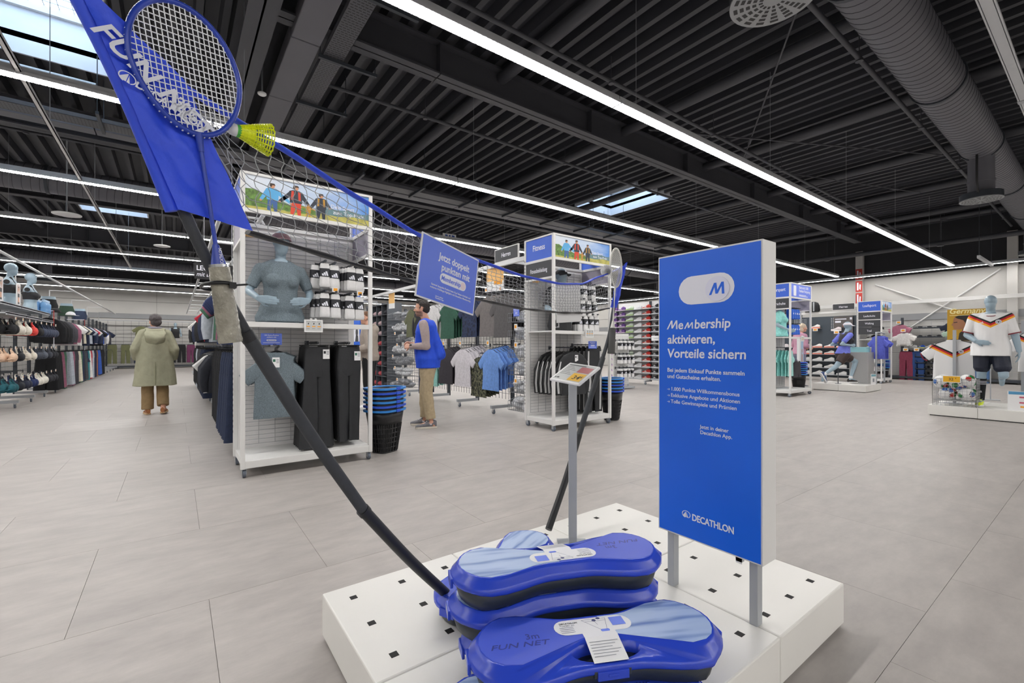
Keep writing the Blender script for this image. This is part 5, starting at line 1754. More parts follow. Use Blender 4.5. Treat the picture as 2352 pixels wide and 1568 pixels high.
def cap_hat(f, parent, m, brim=True, name='cap', visor_only=False):
    R = Matrix.Rotation(f.hd[0], 3, 'Z')
    k = MB()
    rr = []
    if not visor_only:
        for i in range(8):
            t = pi / 2 * i / 7
            rr.append([f.H(-.006 + .106 * cos(t) * cos(a), .086 * cos(t) * sin(a), .032 + .078 * sin(t) + .004) for a in [2 * pi * j / 24 for j in range(24)]])
        k.rings(rr, 0)
    n = 12
    top = []; bot = []
    for i in range(n + 1):
        a = -1.25 + 2.5 * i / n
        top.append((f.H(-.004 + .104 * cos(a), .085 * sin(a), .038), f.H(.015 + .165 * cos(a) * (1 if abs(a) < 1.0 else .86), .088 * sin(a), .022 + .012 * cos(a) - .010)))
    vs = [p for q in top for p in q] + [p - V((0, 0, .006)) for q in top for p in q]
    fs = []
    for i in range(n):
        a = 2 * i
        fs += [(a, a + 2, a + 3, a + 1), (a + 2 * n + 2, a + 1 + 2 * n + 2, a + 3 + 2 * n + 2, a + 2 + 2 * n + 2), (a + 1, a + 3, a + 3 + 2 * n + 2, a + 1 + 2 * n + 2)]
    k.add(vs, fs, 0, True)
    return k.obj(name, [m], parent)

# ---- mannequin in the banner gondola: grey tee, mauve cap
f = Fig('f', elL=(-.02, .262, 1.165), wrL=(.16, .205, 1.085), elR=(-.02, -.262, 1.165), wrR=(.16, -.205, 1.085), shL=(-.01, .168, 1.375), shR=(-.01, -.168, 1.375))
t = thing('mannequin', 'grey blue upper-body mannequin in grey heather T-shirt and mauve cap on the gondola shelf', 'mannequin', (.80, 4.74, .462), -pi / 2)
m = MB(); f.torso(m, 0, .88); f.head(m)
for sd, q in (('L', 1), ('R', -1)):
    f.arm(m, sd); f.hand(m, sd, (.35, -q * .9, -.12), (-.8, -q * .2, .1), .35)
finish(m, 'body', MANNE, t, .0062, 2)
m = MB(); f.torso(m, .013, .885, 1.452, hem=.045)
for sd in 'LR':
    f.arm(m, sd, .0125, 0, .40)
finish(m, 'tshirt', HEATH, t, .0075, 3, .0045, 12, 3, (1, 1, .8))
cap_hat(f, t, mat('mauve cap cloth', '#8d7077', .8, 0, .08, 40))
MB().cyl((0, 0, .870), .012, .06, 12).cyl((0, 0, .870), .07, .006, 20).obj('stand', [GREYM], t)

# ---- mannequin in the Fitness gondola: black tee and cap
f = Fig('m', elL=(-.06, .27, 1.14), wrL=(.12, .16, 1.05), elR=(.02, -.27, 1.16), wrR=(.21, -.08, 1.05))
t = thing('mannequin', 'grey blue upper-body mannequin in black striped T-shirt and black cap in the Fitness gondola', 'mannequin', (4.40, 4.76, .480), -pi / 2)
m = MB(); f.torso(m, 0, .86); f.head(m)
for sd, q in (('L', 1), ('R', -1)):
    f.arm(m, sd); f.hand(m, sd, (.35, -q * .9, -.2), (-.8, -q * .2, 0), .4)
finish(m, 'body', MANNE, t, .0072, 2)
m = MB(); f.torso(m, .016, .855, 1.455, hem=.02)
for sd in 'LR':
    f.arm(m, sd, .026, 0, .42)
o = finish(m, 'tshirt', BLK2, t, .009, 3, .005, 9, 5)
for q in (-1, 1):
    for e in range(3):
        y0 = q * (.125 + .016 * e)
        decal(o, t, 'stripe', WSTR, [(y0 - .004, -.10), (y0 + .004, -.10), (y0 + .004, .13), (y0 - .004, .13)][::1], FM((0, 0, 1.0), (0, 1, 0), (0, 0, 1)))
o = cap_hat(f, t, mat('black cap cloth', '#17191d', .75, 0, .1, 40))
k = MB(); k.M = FM(f.H(.088, 0, .075), (0, 1, 0), (-.35, 0, 1)); k.flat(disc(0, 0, .016), .006); k.obj('cap_emblem', [INKW], t)
MB().cyl((0, 0, .852), .012, .06, 12).cyl((0, 0, .852), .07, .006, 20).obj('stand', [GREYM], t)

# ---- mannequin with mint shirt and headband
MINT = fab('#8fd3cf'); MINT2 = fab('#a4d9d4')
f = Fig('f', elL=(-.05, .24, 1.13), wrL=(.14, .20, 1.02), elR=(-.03, -.24, 1.13), wrR=(.18, -.15, 1.03), head=(.25, 0))
t = thing('mannequin', 'mannequin in mint T-shirt and white headband in the gondola beside the membership sign', 'mannequin', (11.13, 4.66, .46), -pi / 2 + .3)
m = MB(); f.torso(m, 0, .88); f.head(m)
for sd, q in (('L', 1), ('R', -1)):
    f.arm(m, sd); f.hand(m, sd, (.7, -q * .4, -.1), (-.2, -q * .8, 0), .4)
finish(m, 'body', MANNE, t, .009, 2)
m = MB(); f.torso(m, .014, .885, 1.452, hem=.05)
for sd in 'LR':
    f.arm(m, sd, .024, 0, .36)
finish(m, 'tshirt', MINT, t, .010, 3, .004, 9, 1)
k = MB(); k.rings([[f.H(-.004 + q * .100 * cos(a), q * .080 * sin(a), z + .02 * cos(a)) for a in [2 * pi * j / 24 for j in range(24)]] for z, q in ((.045, 1.0), (.085, .93))], 0, cap=False)
k.obj('headband', [WPLAS], t)
MB().cyl((0, 0, .870), .012, .06, 12).cyl((0, 0, .870), .07, .006, 20).obj('stand', [GREYM], t)

# ---- two bust forms with sports bras on the long bra rack
for (yy, w) in ((12.5, 'grey bust form in black sports bra behind the small product board'), (13.95, 'grey bust form in black sports bra beside the blue water bottles')):
    f = Fig('f')
    t = thing('bust_form', w, 'mannequin', (-2.50, yy, .945), 0)
    m = MB(); f.torso(m, .004, .90, n=28); f.head(m)
    for q in (-1, 1):
        m.cap((0, q * .10, 1.385), (-.005, q * .165, 1.37), .06, .058)
    finish(m, 'body', MANNE, t, .008, 3)
    m = MB(); f.torso(m, .014, 1.17, 1.33)
    for q in (-1, 1):
        m.cap(f.up((.09, q * .075, 1.29)), f.up((.02, q * .075, 1.46)), .026, .02); m.cap(f.up((.02, q * .075, 1.46)), f.up((-.1, q * .06, 1.3)), .02, .024)
    finish(m, 'sports_bra', BLK2, t, .009, 3)
    for q in (-1, 1):
        k = MB(); k.cyl((0, q * .222, 1.37), .042, q * .006, 20, axis='y'); k.obj('shoulder_plate', [BLACKP], t)

# ---- footballer mannequin in the red-and-gold chevron jersey
def jersey(nt, tc, x, y, z):
    a = mth(nt, 'ABSOLUTE', y)
    v = mth(nt, 'SUBTRACT', z, mth(nt, 'MULTIPLY', a, .62))
    s = mth(nt, 'DIVIDE', mth(nt, 'SUBTRACT', v, JZ - .2), .4)
    c = ramp(nt, s, [(0, '#e9e9ea'), (.50, '#f0a41e'), (.575, '#c3202c'), (.65, '#17181c'), (.725, '#e9e9ea')])
    fr = mth(nt, 'GREATER_THAN', x, .0)
    mx = nt.nodes.new('ShaderNodeMix'); mx.data_type = 'RGBA'
    nt.links.new(fr, mx.inputs[0]); mx.inputs[6].default_value = (*S('#e9e9ea'), 1); nt.links.new(c, mx.inputs[7])
    return mx.outputs[2]
JZ = 1.235
JERSEY = ramp_mat('white jersey with chevron bands', jersey, .75)
NVS = mat('dark navy shorts', '#141b2e', .6, 0, .1, 20, .2, 60)
f = Fig('m', 1.0, .93, elR=(-.02, -.262, 1.13), wrR=(.16, -.15, 1.02), elL=(-.01, .26, 1.10), wrL=(.03, .30, .86), knR=(.0, -.10, .50), anR=(-.02, -.11, .10), toeR=(.13, -.125, .035), hipL=(.0, .09, .90), knL=(.10, .14, .50), anL=(-.26, .12, .46), toeL=(-.34, .12, .34))
t = thing('mannequin', 'grey full-body mannequin in white football jersey, navy shorts and one yellow boot', 'mannequin', (10.26, 1.22, PZ + .0), radians(186))
m = MB(); f.torso(m, 0, .84); f.head(m)
for sd, q in (('L', 1), ('R', -1)):
    f.arm(m, sd, thin=1.15); f.leg(m, sd); f.foot(m, sd)
f.hand(m, 'R', (.35, .9, -.15), (-.8, .2, 0), .3); f.hand(m, 'L', (.15, -.05, -1), (.1, -.9, 0), .4)
finish(m, 'body', MANNE, t, .0075, 2)
m = MB(); f.torso(m, .022, .80, 1.455, hem=.058)
for sd in 'LR':
    f.arm(m, sd, .024, 0, .44)
jo = finish(m, 'jersey', JERSEY, t, .008, 3, .005, 8, 2)
FF = FM((0, 0, 0), (0, 1, 0), (0, 0, 1))
decal(jo, t, 'crest', INKW, disc(.085, 1.325, .034, n=18), FF); decal(jo, t, 'crest_ring', INKD, disc(.085, 1.323, .026, n=16), FF, .0022); decal(jo, t, 'crest_field', INKW, disc(.085, 1.323, .0215, n=16), FF, .0030)
decal(jo, t, 'crest_bird', INKD, [(.085 + x * .016, 1.323 + y * .016) for x, y in ((0, .9), (.3, .5), (1, .6), (.7, -.1), (.4, -.3), (.5, -.9), (0, -.5), (-.5, -.9), (-.4, -.3), (-.7, -.1), (-1, .6), (-.3, .5))], FF, .0038)
for q in range(3):
    decal(jo, t, 'emblem', INKW, [(-.11 + .014 * q, 1.30), (-.102 + .014 * q, 1.30), (-.112 + .014 * q, 1.318 + .008 * q), (-.12 + .014 * q, 1.316 + .008 * q)], FF, .002)
for q in (-1, 1):
    for e in range(3):
        p = [f.J['sh' + ('L' if q > 0 else 'R')] + V((-.012 + .012 * e, 0, .072)), V((-.025 + .012 * e, q * .09, 1.458))]
        MB().tube([p[0] + V((0, q * .03, -.012)), p[0], p[1]], .0045, 5).obj('shoulder_stripe', [INKD], t)
for sd in 'LR':
    a = f.J['sh' + sd].lerp(f.J['el' + sd], .82); d = (f.J['el' + sd] - f.J['sh' + sd]).normalized()
    MB().cyl(a, .078, .016, 20, axis=d, r2=.077).obj('sleeve_cuff', [mat('dark red cuff', '#7d1a2a', .7, 0, .02)], t)
k = MB(); k.tube([(.018 + .082 * cos(a) * (1.1 if cos(a) > 0 else .8), .080 * sin(a), 1.445 - .030 * (cos(a) > 0) * cos(a)) for a in [2 * pi * j / 20 for j in range(20)]], .006, 6, closed=True); k.obj('collar', [MATS['dark red cuff']], t)
m = MB(); f.torso(m, .010, .80, .95)
for sd in 'LR':
    f.leg(m, sd, .026, .37, .05)
finish(m, 'shorts', NVS, t, .009, 3, .005, 8, 7)
m = MB(); kn, an = f.J['knR'], f.J['anR']
m.cyl(kn.lerp(an, .15), .062, (an - kn).length * .85, 16, axis=(an - kn).normalized(), r2=.045)
so = m.obj('sock', [mat('black football sock', '#15161c', .85, 0, .1)], t)
for e in range(3):
    p = kn.lerp(an, .24 + .055 * e); MB().cyl(p, .0615 - .001 * e, .008, 18, axis=(an - kn).normalized()).obj('sock_stripe', [INKW], t)
k = MB(); bars3(k, 0, 0, 0, .035); k.M = None
k2 = MB(); k2.M = FM(kn.lerp(an, .70) + V((.054, 0, 0)), (0, 1, 0), (0, 0, 1))
for q in range(3):
    k2.flat([(-.018 + .012 * q, 0), (-.010 + .012 * q, 0), (-.020 + .012 * q, .016 + .007 * q), (-.028 + .012 * q, .014 + .007 * q)])
k2.obj('emblem', [INKW], t)
def shoe_mb(an, toe, infl=0.0, sole=.014, h=.055):
    """trainer around a foot: returns upper and sole builders"""
    d = V((toe.x - an.x, toe.y - an.y, 0)).normalized(); s = V((-d.y, d.x, 0)); z0 = min(toe.z, an.z) - .03
    heel = V((an.x, an.y, 0)) - d * .075; L = .285
    up, so = MB(), MB()
    prof = [(0, .028, .085), (.03, .036, .10), (.08, .038, .115), (.12, .040, .095), (.17, .045, .066), (.22, .046, .050), (.26, .036, .040), (.285, .018, .030)]
    rr = []
    for x, w, h in prof:
        ring = []
        for j in range(14):
            a = 2 * pi * j / 14
            hh = h * (.5 + .5 * sin(a))
            ring.append(heel + d * x + s * (w * cos(a) * (1.0 - .35 * max(0, sin(a)))) + V((0, 0, z0 + sole + hh)))
        rr.append(ring)
    up.rings(rr, 0)
    out = [(x, w * 1.08) for x, w, h in prof]
    poly = [heel + d * (x - .004) + s * w for x, w in out] + [heel + d * (x + .006) - s * w for x, w in out[::-1]]
    n = len(poly)
    so.add([p + V((0, 0, z0)) for p in poly] + [p + V((0, 0, z0 + sole * 1.9)) for p in poly], [tuple(range(n))[::-1], tuple(range(n, 2 * n))] + [(i, (i + 1) % n, (i + 1) % n + n, i + n) for i in range(n)])
    return up, so
def shoes(f, t, sds, mu, ms, laces=None):
    for sd in sds:
        u, s_ = shoe_mb(f.J['an' + sd], f.J['toe' + sd])
        o = u.obj('shoe', [mu], t)
        s_.obj('sole', [ms], o, bevel=.004)
        if laces:
            an, toe = f.J['an' + sd], f.J['toe' + sd]
            d = V((toe.x - an.x, toe.y - an.y, 0)).normalized(); s = V((-d.y, d.x, 0))
            k = MB()
            for i in range(4):
                c = V((an.x, an.y, min(an.z, toe.z) - .03)) + d * (.035 + .022 * i) + V((0, 0, .108 - .014 * i))
                k.tube([c - s * .026, c + V((0, 0, .008)), c + s * .026 + d * .008], .0034, 5)
            k.obj('laces', [laces], o)
YEL = mat('fluorescent yellow boot', '#dff03a', .4, 0, .05)
shoes(f, t, 'R', YEL, WPLAS, INKW)
# ---- running mannequin
PURP = fab('#6f78d2'); PURP2 = fab('#5a63c4')
f = Fig('f', 1.0, .76, .16, knL=(.40, .10, .56), anL=(.27, .10, .135), toeL=(.42, .11, .045), knR=(-.24, -.09, .44), anR=(-.54, -.09, .24), toeR=(-.58, -.09, .085), hipL=(.02, .088, .73), hipR=(-.01, -.088, .73),
        elR=(-.22, -.20, 1.17), wrR=(.04, -.19, 1.14), elL=(-.18, .20, 1.16), wrL=(.10, .16, 1.20))
t = thing('mannequin', 'running mannequin in lilac shirt, dark vest and white cap, mid-stride on a low platform', 'mannequin', (13.62, 4.22, .17), -YAW)
m = MB(); f.torso(m, 0, .84); f.head(m)
for sd, q in (('L', 1), ('R', -1)):
    f.arm(m, sd); f.leg(m, sd); f.foot(m, sd); f.hand(m, sd, (1, 0, .1), (0, -q, 0), 1.2)
finish(m, 'body', MANNE, t, .010, 2)
m = MB(); f.torso(m, .014, .93, 1.452, hem=.02)
for sd in 'LR':
    f.arm(m, sd, .024, 0, .36)
finish(m, 'tshirt', PURP, t, .011, 3, .004, 9, 1)
m = MB(); f.torso(m, .024, 1.12, 1.43)
me = finish(m, 'running_vest', mat('dark vest mesh', '#2a2a31', .7, 0, .2, 30), t, .012, 2)
m = MB(); f.torso(m, .016, .84, .98)
for sd in 'LR':
    f.leg(m, sd, .030, .33, .03)
finish(m, 'shorts', mat('dark brown shorts', '#3a2c2a', .7, 0, .1, 20), t, .011, 3, .004, 9, 4)
cap_hat(f, t, mat('white cap cloth', '#cfcdd6', .8, 0, .04, 40))
shoes(f, t, 'L', mat('black runner upper', '#2a2526', .6, 0, .1), WPLAS, INKW)
u, s_ = shoe_mb(V((0, 0, .06)), V((.13, 0, .03)))
for q in (u, s_):
    q.v = [tuple(Matrix.Translation(f.J['anR']) @ (Matrix.Rotation(radians(62), 4, 'Y') @ V((a, b, c - .075)))) for a, b, c in q.v]
o = u.obj('shoe', [mat('blue runner upper', '#39507e', .6, 0, .1)], t); s_.obj('sole', [WPLAS], o)
for sd in 'LR':
    a, b = f.J['an' + sd], f.J['kn' + sd]; d = (b - a).normalized()
    MB().cyl(a - d * .01, .045, .06, 14, axis=d, r2=.046).obj('sock', [SOCK], t)
MB().tube([(-.12, 0, 0), (-.12, 0, .74)], .010, 8).cyl((-.12, 0, 0), .07, .006, 20).obj('stand', [DGREY], t)

# ---- shop assistant in blue vest
KHAKI = mat('khaki chino cloth', '#b3a284', .8, 0, .1, 30, .2, 90)
BEIGE = mat('mauve beige knit', '#a99a98', .85, 0, .06, 40, .2, 150)
VEST = mat('cobalt vest cloth', '#1d4fd8', .65, 0, .06, 20, .15, 80)
f = Fig('m', 1.0, .95, .05, elL=(-.05, .255, 1.10), wrL=(.205, .14, 1.10), elR=(-.02, -.25, 1.11), wrR=(.23, -.10, 1.13),
        hipL=(-.02, .09, .92), hipR=(-.02, -.09, .92), knL=(-.01, .10, .51), anL=(-.075, .125, .09), toeL=(.075, .175, .03), knR=(.06, -.085, .51), anR=(.06, -.09, .09), toeR=(.21, -.10, .03), head=(.06, .03))
t = thing('person', 'shop assistant with short dark hair in bright blue vest and khaki trousers', 'person', (2.83, 5.78, 0), radians(141))
m = MB(); f.torso(m, 0, .84); f.head(m, 'face')
for sd, q in (('L', 1), ('R', -1)):
    f.arm(m, sd); f.leg(m, sd); f.foot(m, sd); f.hand(m, sd, (.85, -q * .55, .05), (-.1, -q * .9, -.3), .85)
hc = f.headc()
BEARD = mat('stubble beard', '#8f6c5c', .7, 0, .15, 90)
def beardfn(p):
    q = rotz(p - hc, -f.hd[0])
    return 1 if q.z < -.035 and q.x > -.015 and q.z > -.105 + .0 * q.x and not (q.z > -.06 and q.z < -.045 and abs(q.y) < .02 and q.x > .07) and (q.x > .0 or q.z < -.05) and q.length < .14 else 0
finish(m, 'body', [SKIN, BEARD], t, .0062, 2, fn=beardfn)
f.eyes(t)
h = MB()
h.ell(f.H(-.016, 0, .052), (.096, .079, .084), 16, 11)
h.ell(f.H(-.05, 0, .015), (.060, .074, .080), 14, 9)
h.ell(f.H(.035, .0, .100), (.055, .062, .038), 12, 8)
for i in range(26):
    a = RN.uniform(0, 2 * pi); b = RN.uniform(.1, 1.2)
    p = f.H(-.01 + .082 * sin(b) * cos(a), .07 * sin(b) * sin(a), .05 + .085 * cos(b)); h.ell(p, (.02, .018, .014), 7, 5)
hm = remesh(h, .006, 1, 'hair')
wrinkle(hm, .004, 60)
setmat(hm, [HAIRD]); put('hair', hm, t)
for q in (-1, 1):
    k = MB(); k.ell(f.H(.012, q * .074, .012), (.012, .005, .026), 8, 6); k.obj('sideburn', [HAIRD], t)
m = MB(); f.torso(m, .010, .90, 1.47, belly=.02)
for sd in 'LR':
    f.arm(m, sd, .013, 0, .97)
finish(m, 'pullover', BEIGE, t, .008, 3, .006, 10, 2, (1, 1, .8))
m = MB(); f.torso(m, .030, .80, 1.465, hem=.035, belly=.03)
m.cap((-.01, .13, 1.44), (-.02, .165, 1.40), .045, .05); m.cap((-.01, -.13, 1.44), (-.02, -.165, 1.40), .045, .05)
m.cap(f.up((-.10, .05, 1.30)), f.up((-.17, .06, .98)), .05, .075); m.cap(f.up((-.10, -.05, 1.30)), f.up((-.17, -.06, .98)), .05, .075)
vm = remesh(m, .009, 3, 'vest')
wrinkle(vm, .006, 7, (1, 1, .6), 9)
bm = bmesh.new(); bm.from_mesh(vm)
bmesh.ops.delete(bm, geom=[q for q in bm.faces if q.calc_center_median().x > .04 and abs(q.calc_center_median().y) < .055 + max(0, 1.12 - q.calc_center_median().z) * .22], context='FACES')
bm.to_mesh(vm); bm.free()
setmat(vm, [VEST]); vo = put('vest', vm, t)
so = vo.modifiers.new('thickness', 'SOLIDIFY'); so.thickness = .004
for z0, z1, y0, y1 in ((.92, 1.02, .09, .16), (1.22, 1.29, .08, .14)):
    decal(vo, t, 'pocket_edge', mat('dark vest seam', '#173a96', .7, 0, 0), [(y0, z1 - .008), (y1, z1 - .008), (y1, z1), (y0, z1)], FM((0, 0, 0), (0, 1, 0), (0, 0, 1)), .004)
m = MB(); f.torso(m, .012, .84, 1.0)
for sd in 'LR':
    f.leg(m, sd, .024, .96)
finish(m, 'trousers', KHAKI, t, .009, 3, .008, 8, 3, (1, 1, .9))
GSH = mat('grey suede trainer', '#74747a', .8, 0, .15, 40)
shoes(f, t, 'LR', GSH, mat('off white sole', '#d9d2c6', .6, 0, .02), INKW)
for sd in 'LR':
    an, toe = f.J['an' + sd], f.J['toe' + sd]
    d = V((toe.x - an.x, toe.y - an.y, 0)).normalized(); s = V((-d.y, d.x, 0))
    k = txt(t, 'N', FM(V((an.x, an.y, .05)) + d * .02 + s * .047, d * -1, V((0, 0, 1))), .034, INKW, .03, -.2, name='shoe_emblem')
wv = f.J['wrL'].lerp(f.J['elL'], .06); d = (f.J['elL'] - f.J['wrL']).normalized()
k = MB(); k.cyl(wv - d * .0, .036, .024, 18, axis=d); k.obj('watch_strap', [BLACKP], t)
k = MB(); k.M = FM(wv + d * .012 + V((0, .034, .008)), d, (0, 0, 1)); k.prism(rrect(0, 0, .036, .034, .006), 0, .008); k.obj('watch', [BLACKP], t)
k = MB(); c = f.up((.115, .10, 1.27)); k.tube([c, c + V((.035, 0, .01)), c + V((.05, -.01, -.01))], .006, 6); k.obj('vest_clip', [BLACKP], t)

# ---- shopper in the olive coat, seen from behind, walking away
COAT = mat('olive parka cloth', '#97967f', .75, 0, .08, 14, .2, 60)
BROWN = mat('brown wide trousers', '#8b7351', .8, 0, .1, 20, .2, 90)
f = Fig('f', .945, .93, .03, elL=(-.04, .27, 1.13), wrL=(.14, .25, .98), elR=(-.06, -.27, 1.13), wrR=(.10, -.26, .97), knL=(.05, .10, .50), anL=(.03, .10, .085), toeL=(.17, .115, .03), knR=(.06, -.10, .50), anR=(-.10, -.11, .15), toeR=(.0, -.13, .05), head=(.35, .02))
t = thing('person', 'shopper in an olive hooded parka and brown trousers walking away down the aisle', 'person', (-.27, 9.56, 0), radians(93))
t.scale = (.945,) * 3
m = MB(); f.torso(m, 0, .84); f.head(m, 'face')
for sd, q in (('L', 1), ('R', -1)):
    f.arm(m, sd); f.leg(m, sd); f.foot(m, sd); f.hand(m, sd, (.6, -q * .1, -.8), (0, -q, 0), .9)
finish(m, 'body', SKIN, t, .008, 2)
f.eyes(t)
h = MB(); h.ell(f.H(-.018, 0, .050), (.105, .090, .088), 16, 11); h.ell(f.H(-.045, 0, -.005), (.070, .082, .085), 14, 9); h.ell(f.H(.04, 0, .09), (.055, .066, .040), 12, 8)
hm = remesh(h, .008, 2, 'hair'); wrinkle(hm, .006, 40, (1, 1, .6)); setmat(hm, [mat('grey brown hair', '#4b4547', .6, 0, .35, 60, .5, 150)]); put('hair', hm, t)
for q in (-1, 1):
    k = MB(); k.tube([f.H(.085, q * .012, .012), f.H(.08, q * .05, .012), f.H(.01, q * .082, .010)], .0028, 5); k.obj('glasses_temple', [BLACKP], t)
m = MB(); rr = []
for z, w, d, x in ((.50, .315, .215, .0), (.60, .305, .205, 0), (.75, .285, .19, 0), (.92, .265, .175, -.005), (1.08, .25, .165, -.008), (1.22, .235, .155, -.01), (1.33, .222, .14, -.012), (1.40, .19, .115, -.015), (1.45, .12, .09, -.01), (1.49, .085, .075, 0)):
    rr.append([f.up((x + d * cos(a) * (1 + .03 * sin(5 * a)), w * sin(a), z)) for a in [2 * pi * j / 32 for j in range(32)]])
m.rings(rr, 0)
for sd in 'LR':
    f.arm(m, sd, .040, 0, 1.0)
cm = remesh(m, .0095, 3, 'parka')
wrinkle(cm, .011, 5.5, (1, 1, .45), 4)
setmat(cm, [COAT]); put('parka', cm, t)
m = MB(); rr = []
for i in range(9):
    q = i / 8
    rr.append([f.up((-.095 - .075 * sin(q * pi * .9) + .07 * cos(a) * (1 - .3 * q), (.165 - .03 * q) * sin(a), 1.475 - .20 * q + .05 * cos(a) * 1.2)) for a in [2 * pi * j / 24 for j in range(24)]])
m.rings(rr, 0)
m.tube([f.up((.03 + .10 * cos(a) - .03, .125 * sin(a), 1.475 + .015 * cos(a))) for a in [2 * pi * j / 20 for j in range(20)]], .032, 10, closed=True)
hm = remesh(m, .010, 4, 'hood'); wrinkle(hm, .006, 9); setmat(hm, [COAT]); put('hood', hm, t)
k = MB(); k.tube([f.up((-.205, 0, .52)), f.up((-.198, 0, .72)), f.up((-.18, 0, .95))], .006, 6); k.obj('back_seam', [mat('olive seam', '#77775f', .8, 0, .05)], t)
k = MB(); k.tube([f.up((.02 + .072 * cos(a), .078 * sin(a), 1.505)) for a in [2 * pi * j / 18 for j in range(18)]], .026, 8, closed=True); k.obj('scarf', [mat('grey scarf', '#8f8c97', .9, 0, .1)], t)
m = MB(); f.torso(m, .015, .84, 1.0)
for sd in 'LR':
    f.leg(m, sd, .026, 1.0, .016)
finish(m, 'trousers', BROWN, t, .010, 3, .008, 7, 3, (1, 1, .5))
shoes(f, t, 'LR', mat('tan leather shoe', '#9a6038', .55, 0, .12, 30), mat('pale crepe sole', '#c9a982', .7, 0, .05), mat('brown lace', '#4a3020', .7, 0, 0))

# ---- shopper in beige hoodie behind the banner gondola
HOOD = mat('beige hoodie fleece', '#ab9f95', .9, 0, .06, 30, .2, 120)
f = Fig('m', 1, .93, .04, elL=(-.05, .26, 1.10), wrL=(.20, .16, 1.06), elR=(-.05, -.26, 1.10), wrR=(.20, -.16, 1.06), head=(.1, .02))
t = thing('person', 'shopper in a beige hoodie and black trousers half hidden behind the banner gondola', 'person', (2.80, 8.05, 0), radians(150))
m = MB(); f.torso(m, 0, .84); f.head(m, 'face')
for sd, q in (('L', 1), ('R', -1)):
    f.arm(m, sd); f.leg(m, sd); f.foot(m, sd); f.hand(m, sd, (.8, -q * .5, 0), (0, -q, -.2), .8)
finish(m, 'body', SKIN, t, .008, 2)
f.eyes(t)
h = MB(); h.ell(f.H(-.016, 0, .054), (.095, .078, .080), 16, 11); h.ell(f.H(-.05, 0, .02), (.056, .072, .072), 14, 9)
hm = remesh(h, .008, 2, 'hair'); setmat(hm, [mat('light brown hair', '#6b4a33', .6, 0, .3, 60)]); put('hair', hm, t)
m = MB(); f.torso(m, .035, .86, 1.47, hem=.01)
for sd in 'LR':
    f.arm(m, sd, .030, 0, .97)
m.tube([f.up((-.02 + .085 * cos(a), .095 * sin(a), 1.475 - .02 * cos(a))) for a in [2 * pi * j / 20 for j in range(20)]], .034, 10, closed=True)
m.ell(f.up((-.12, 0, 1.42)), (.06, .12, .08), 14, 9)
finish(m, 'hoodie', HOOD, t, .010, 3, .008, 8, 5)
m = MB(); f.torso(m, .012, .84, .98)
for sd in 'LR':
    f.leg(m, sd, .026, .97)
finish(m, 'trousers', BLK, t, .011, 3, .006, 8)
shoes(f, t, 'LR', WPLAS, WPLAS)

# ---- blond shopper beyond the gondola with mint shirts
f = Fig('f', 1, .93, .10, elL=(.0, .22, 1.14), wrL=(.22, .16, 1.10), elR=(.0, -.22, 1.14), wrR=(.22, -.16, 1.10), head=(-.3, .03))
t = thing('person', 'blond shopper in a pink sweater and blue-grey trousers behind the gondola with mint shirts', 'person', (13.80, 5.30, 0), radians(-30))
m = MB(); f.torso(m, 0, .84); f.head(m, 'face')
for sd, q in (('L', 1), ('R', -1)):
    f.arm(m, sd); f.leg(m, sd); f.foot(m, sd); f.hand(m, sd, (.8, -q * .4, -.3), (0, -q, -.2), .8)
finish(m, 'body', SKIN, t, .010, 2)
f.eyes(t)
h = MB(); h.ell(f.H(-.018, 0, .050), (.104, .090, .086), 16, 11); h.ell(f.H(-.045, 0, -.02), (.066, .084, .095), 14, 9)
hm = remesh(h, .010, 2, 'hair'); wrinkle(hm, .006, 30); setmat(hm, [mat('blond hair', '#c9b9a4', .6, 0, .2, 60)]); put('hair', hm, t)
m = MB(); f.torso(m, .030, .90, 1.46, hem=.02)
for sd in 'LR':
    f.arm(m, sd, .028, 0, .95)
finish(m, 'sweater', fab('#b98ba0'), t, .012, 3, .007, 8, 5)
m = MB(); f.torso(m, .012, .84, .98)
for sd in 'LR':
    f.leg(m, sd, .026, .97)
finish(m, 'trousers', fab('#7c8096'), t, .012, 3, .006, 8)
shoes(f, t, 'LR', GSH, WPLAS)
# ================================================================ long clothing racks
def bay(x, y, L, side, label, group, H=2.1, rails=(1.80, .98), legL=.42, depth=.30, last=False, backs=True):
    """one wheeled rack bay, back plane at x, front towards side*x, running from y to y+L"""
    t = thing('rack_bay', label, 'clothing rack', (x, y, 0), 0, group)
    for yy in ((0, L) if last else (0,)):
        MB().box(-.03, .03, yy - .02, yy + .02, .09, H).obj('upright', [DGREY], t)
        if True:
            s = side
            a, b = sorted((0, s * legL))
            MB().box(a, b, yy - .025, yy + .025, .09, .14).obj('base_leg', [GREYM], t)
            caster(t, s * (legL - .05), yy, .09, .036, CHROME)
    if backs:
        g = MB()
        w = .0025
        z = .3
        while z < H - .05:
            g.box(-w, w, .03, L - .03, z - w, z + w); z += .1
        yy = .1
        while yy < L - .05:
            g.box(-w, w, yy - w, yy + w, .2, H - .02); yy += .1
        g.obj('wire_back', [DGREY], t, kind='stuff')
    for z in rails:
        m = MB(); q = side * depth
        m.tube([(0, .08, z), (q, .08, z), (q, L - .08, z), (0, L - .08, z)], .011, 8)
        m.obj('hang_rail', [DGREY], t)
    return t
RUNS = {}
def uniq(lb):
    RUNS[lb] = RUNS.get(lb, 0) + 1
    k = RUNS[lb]
    return lb if k == 1 else lb + {2: ', further back', 3: ', farther still', 4: ', near the far end'}.get(k, ', last run')
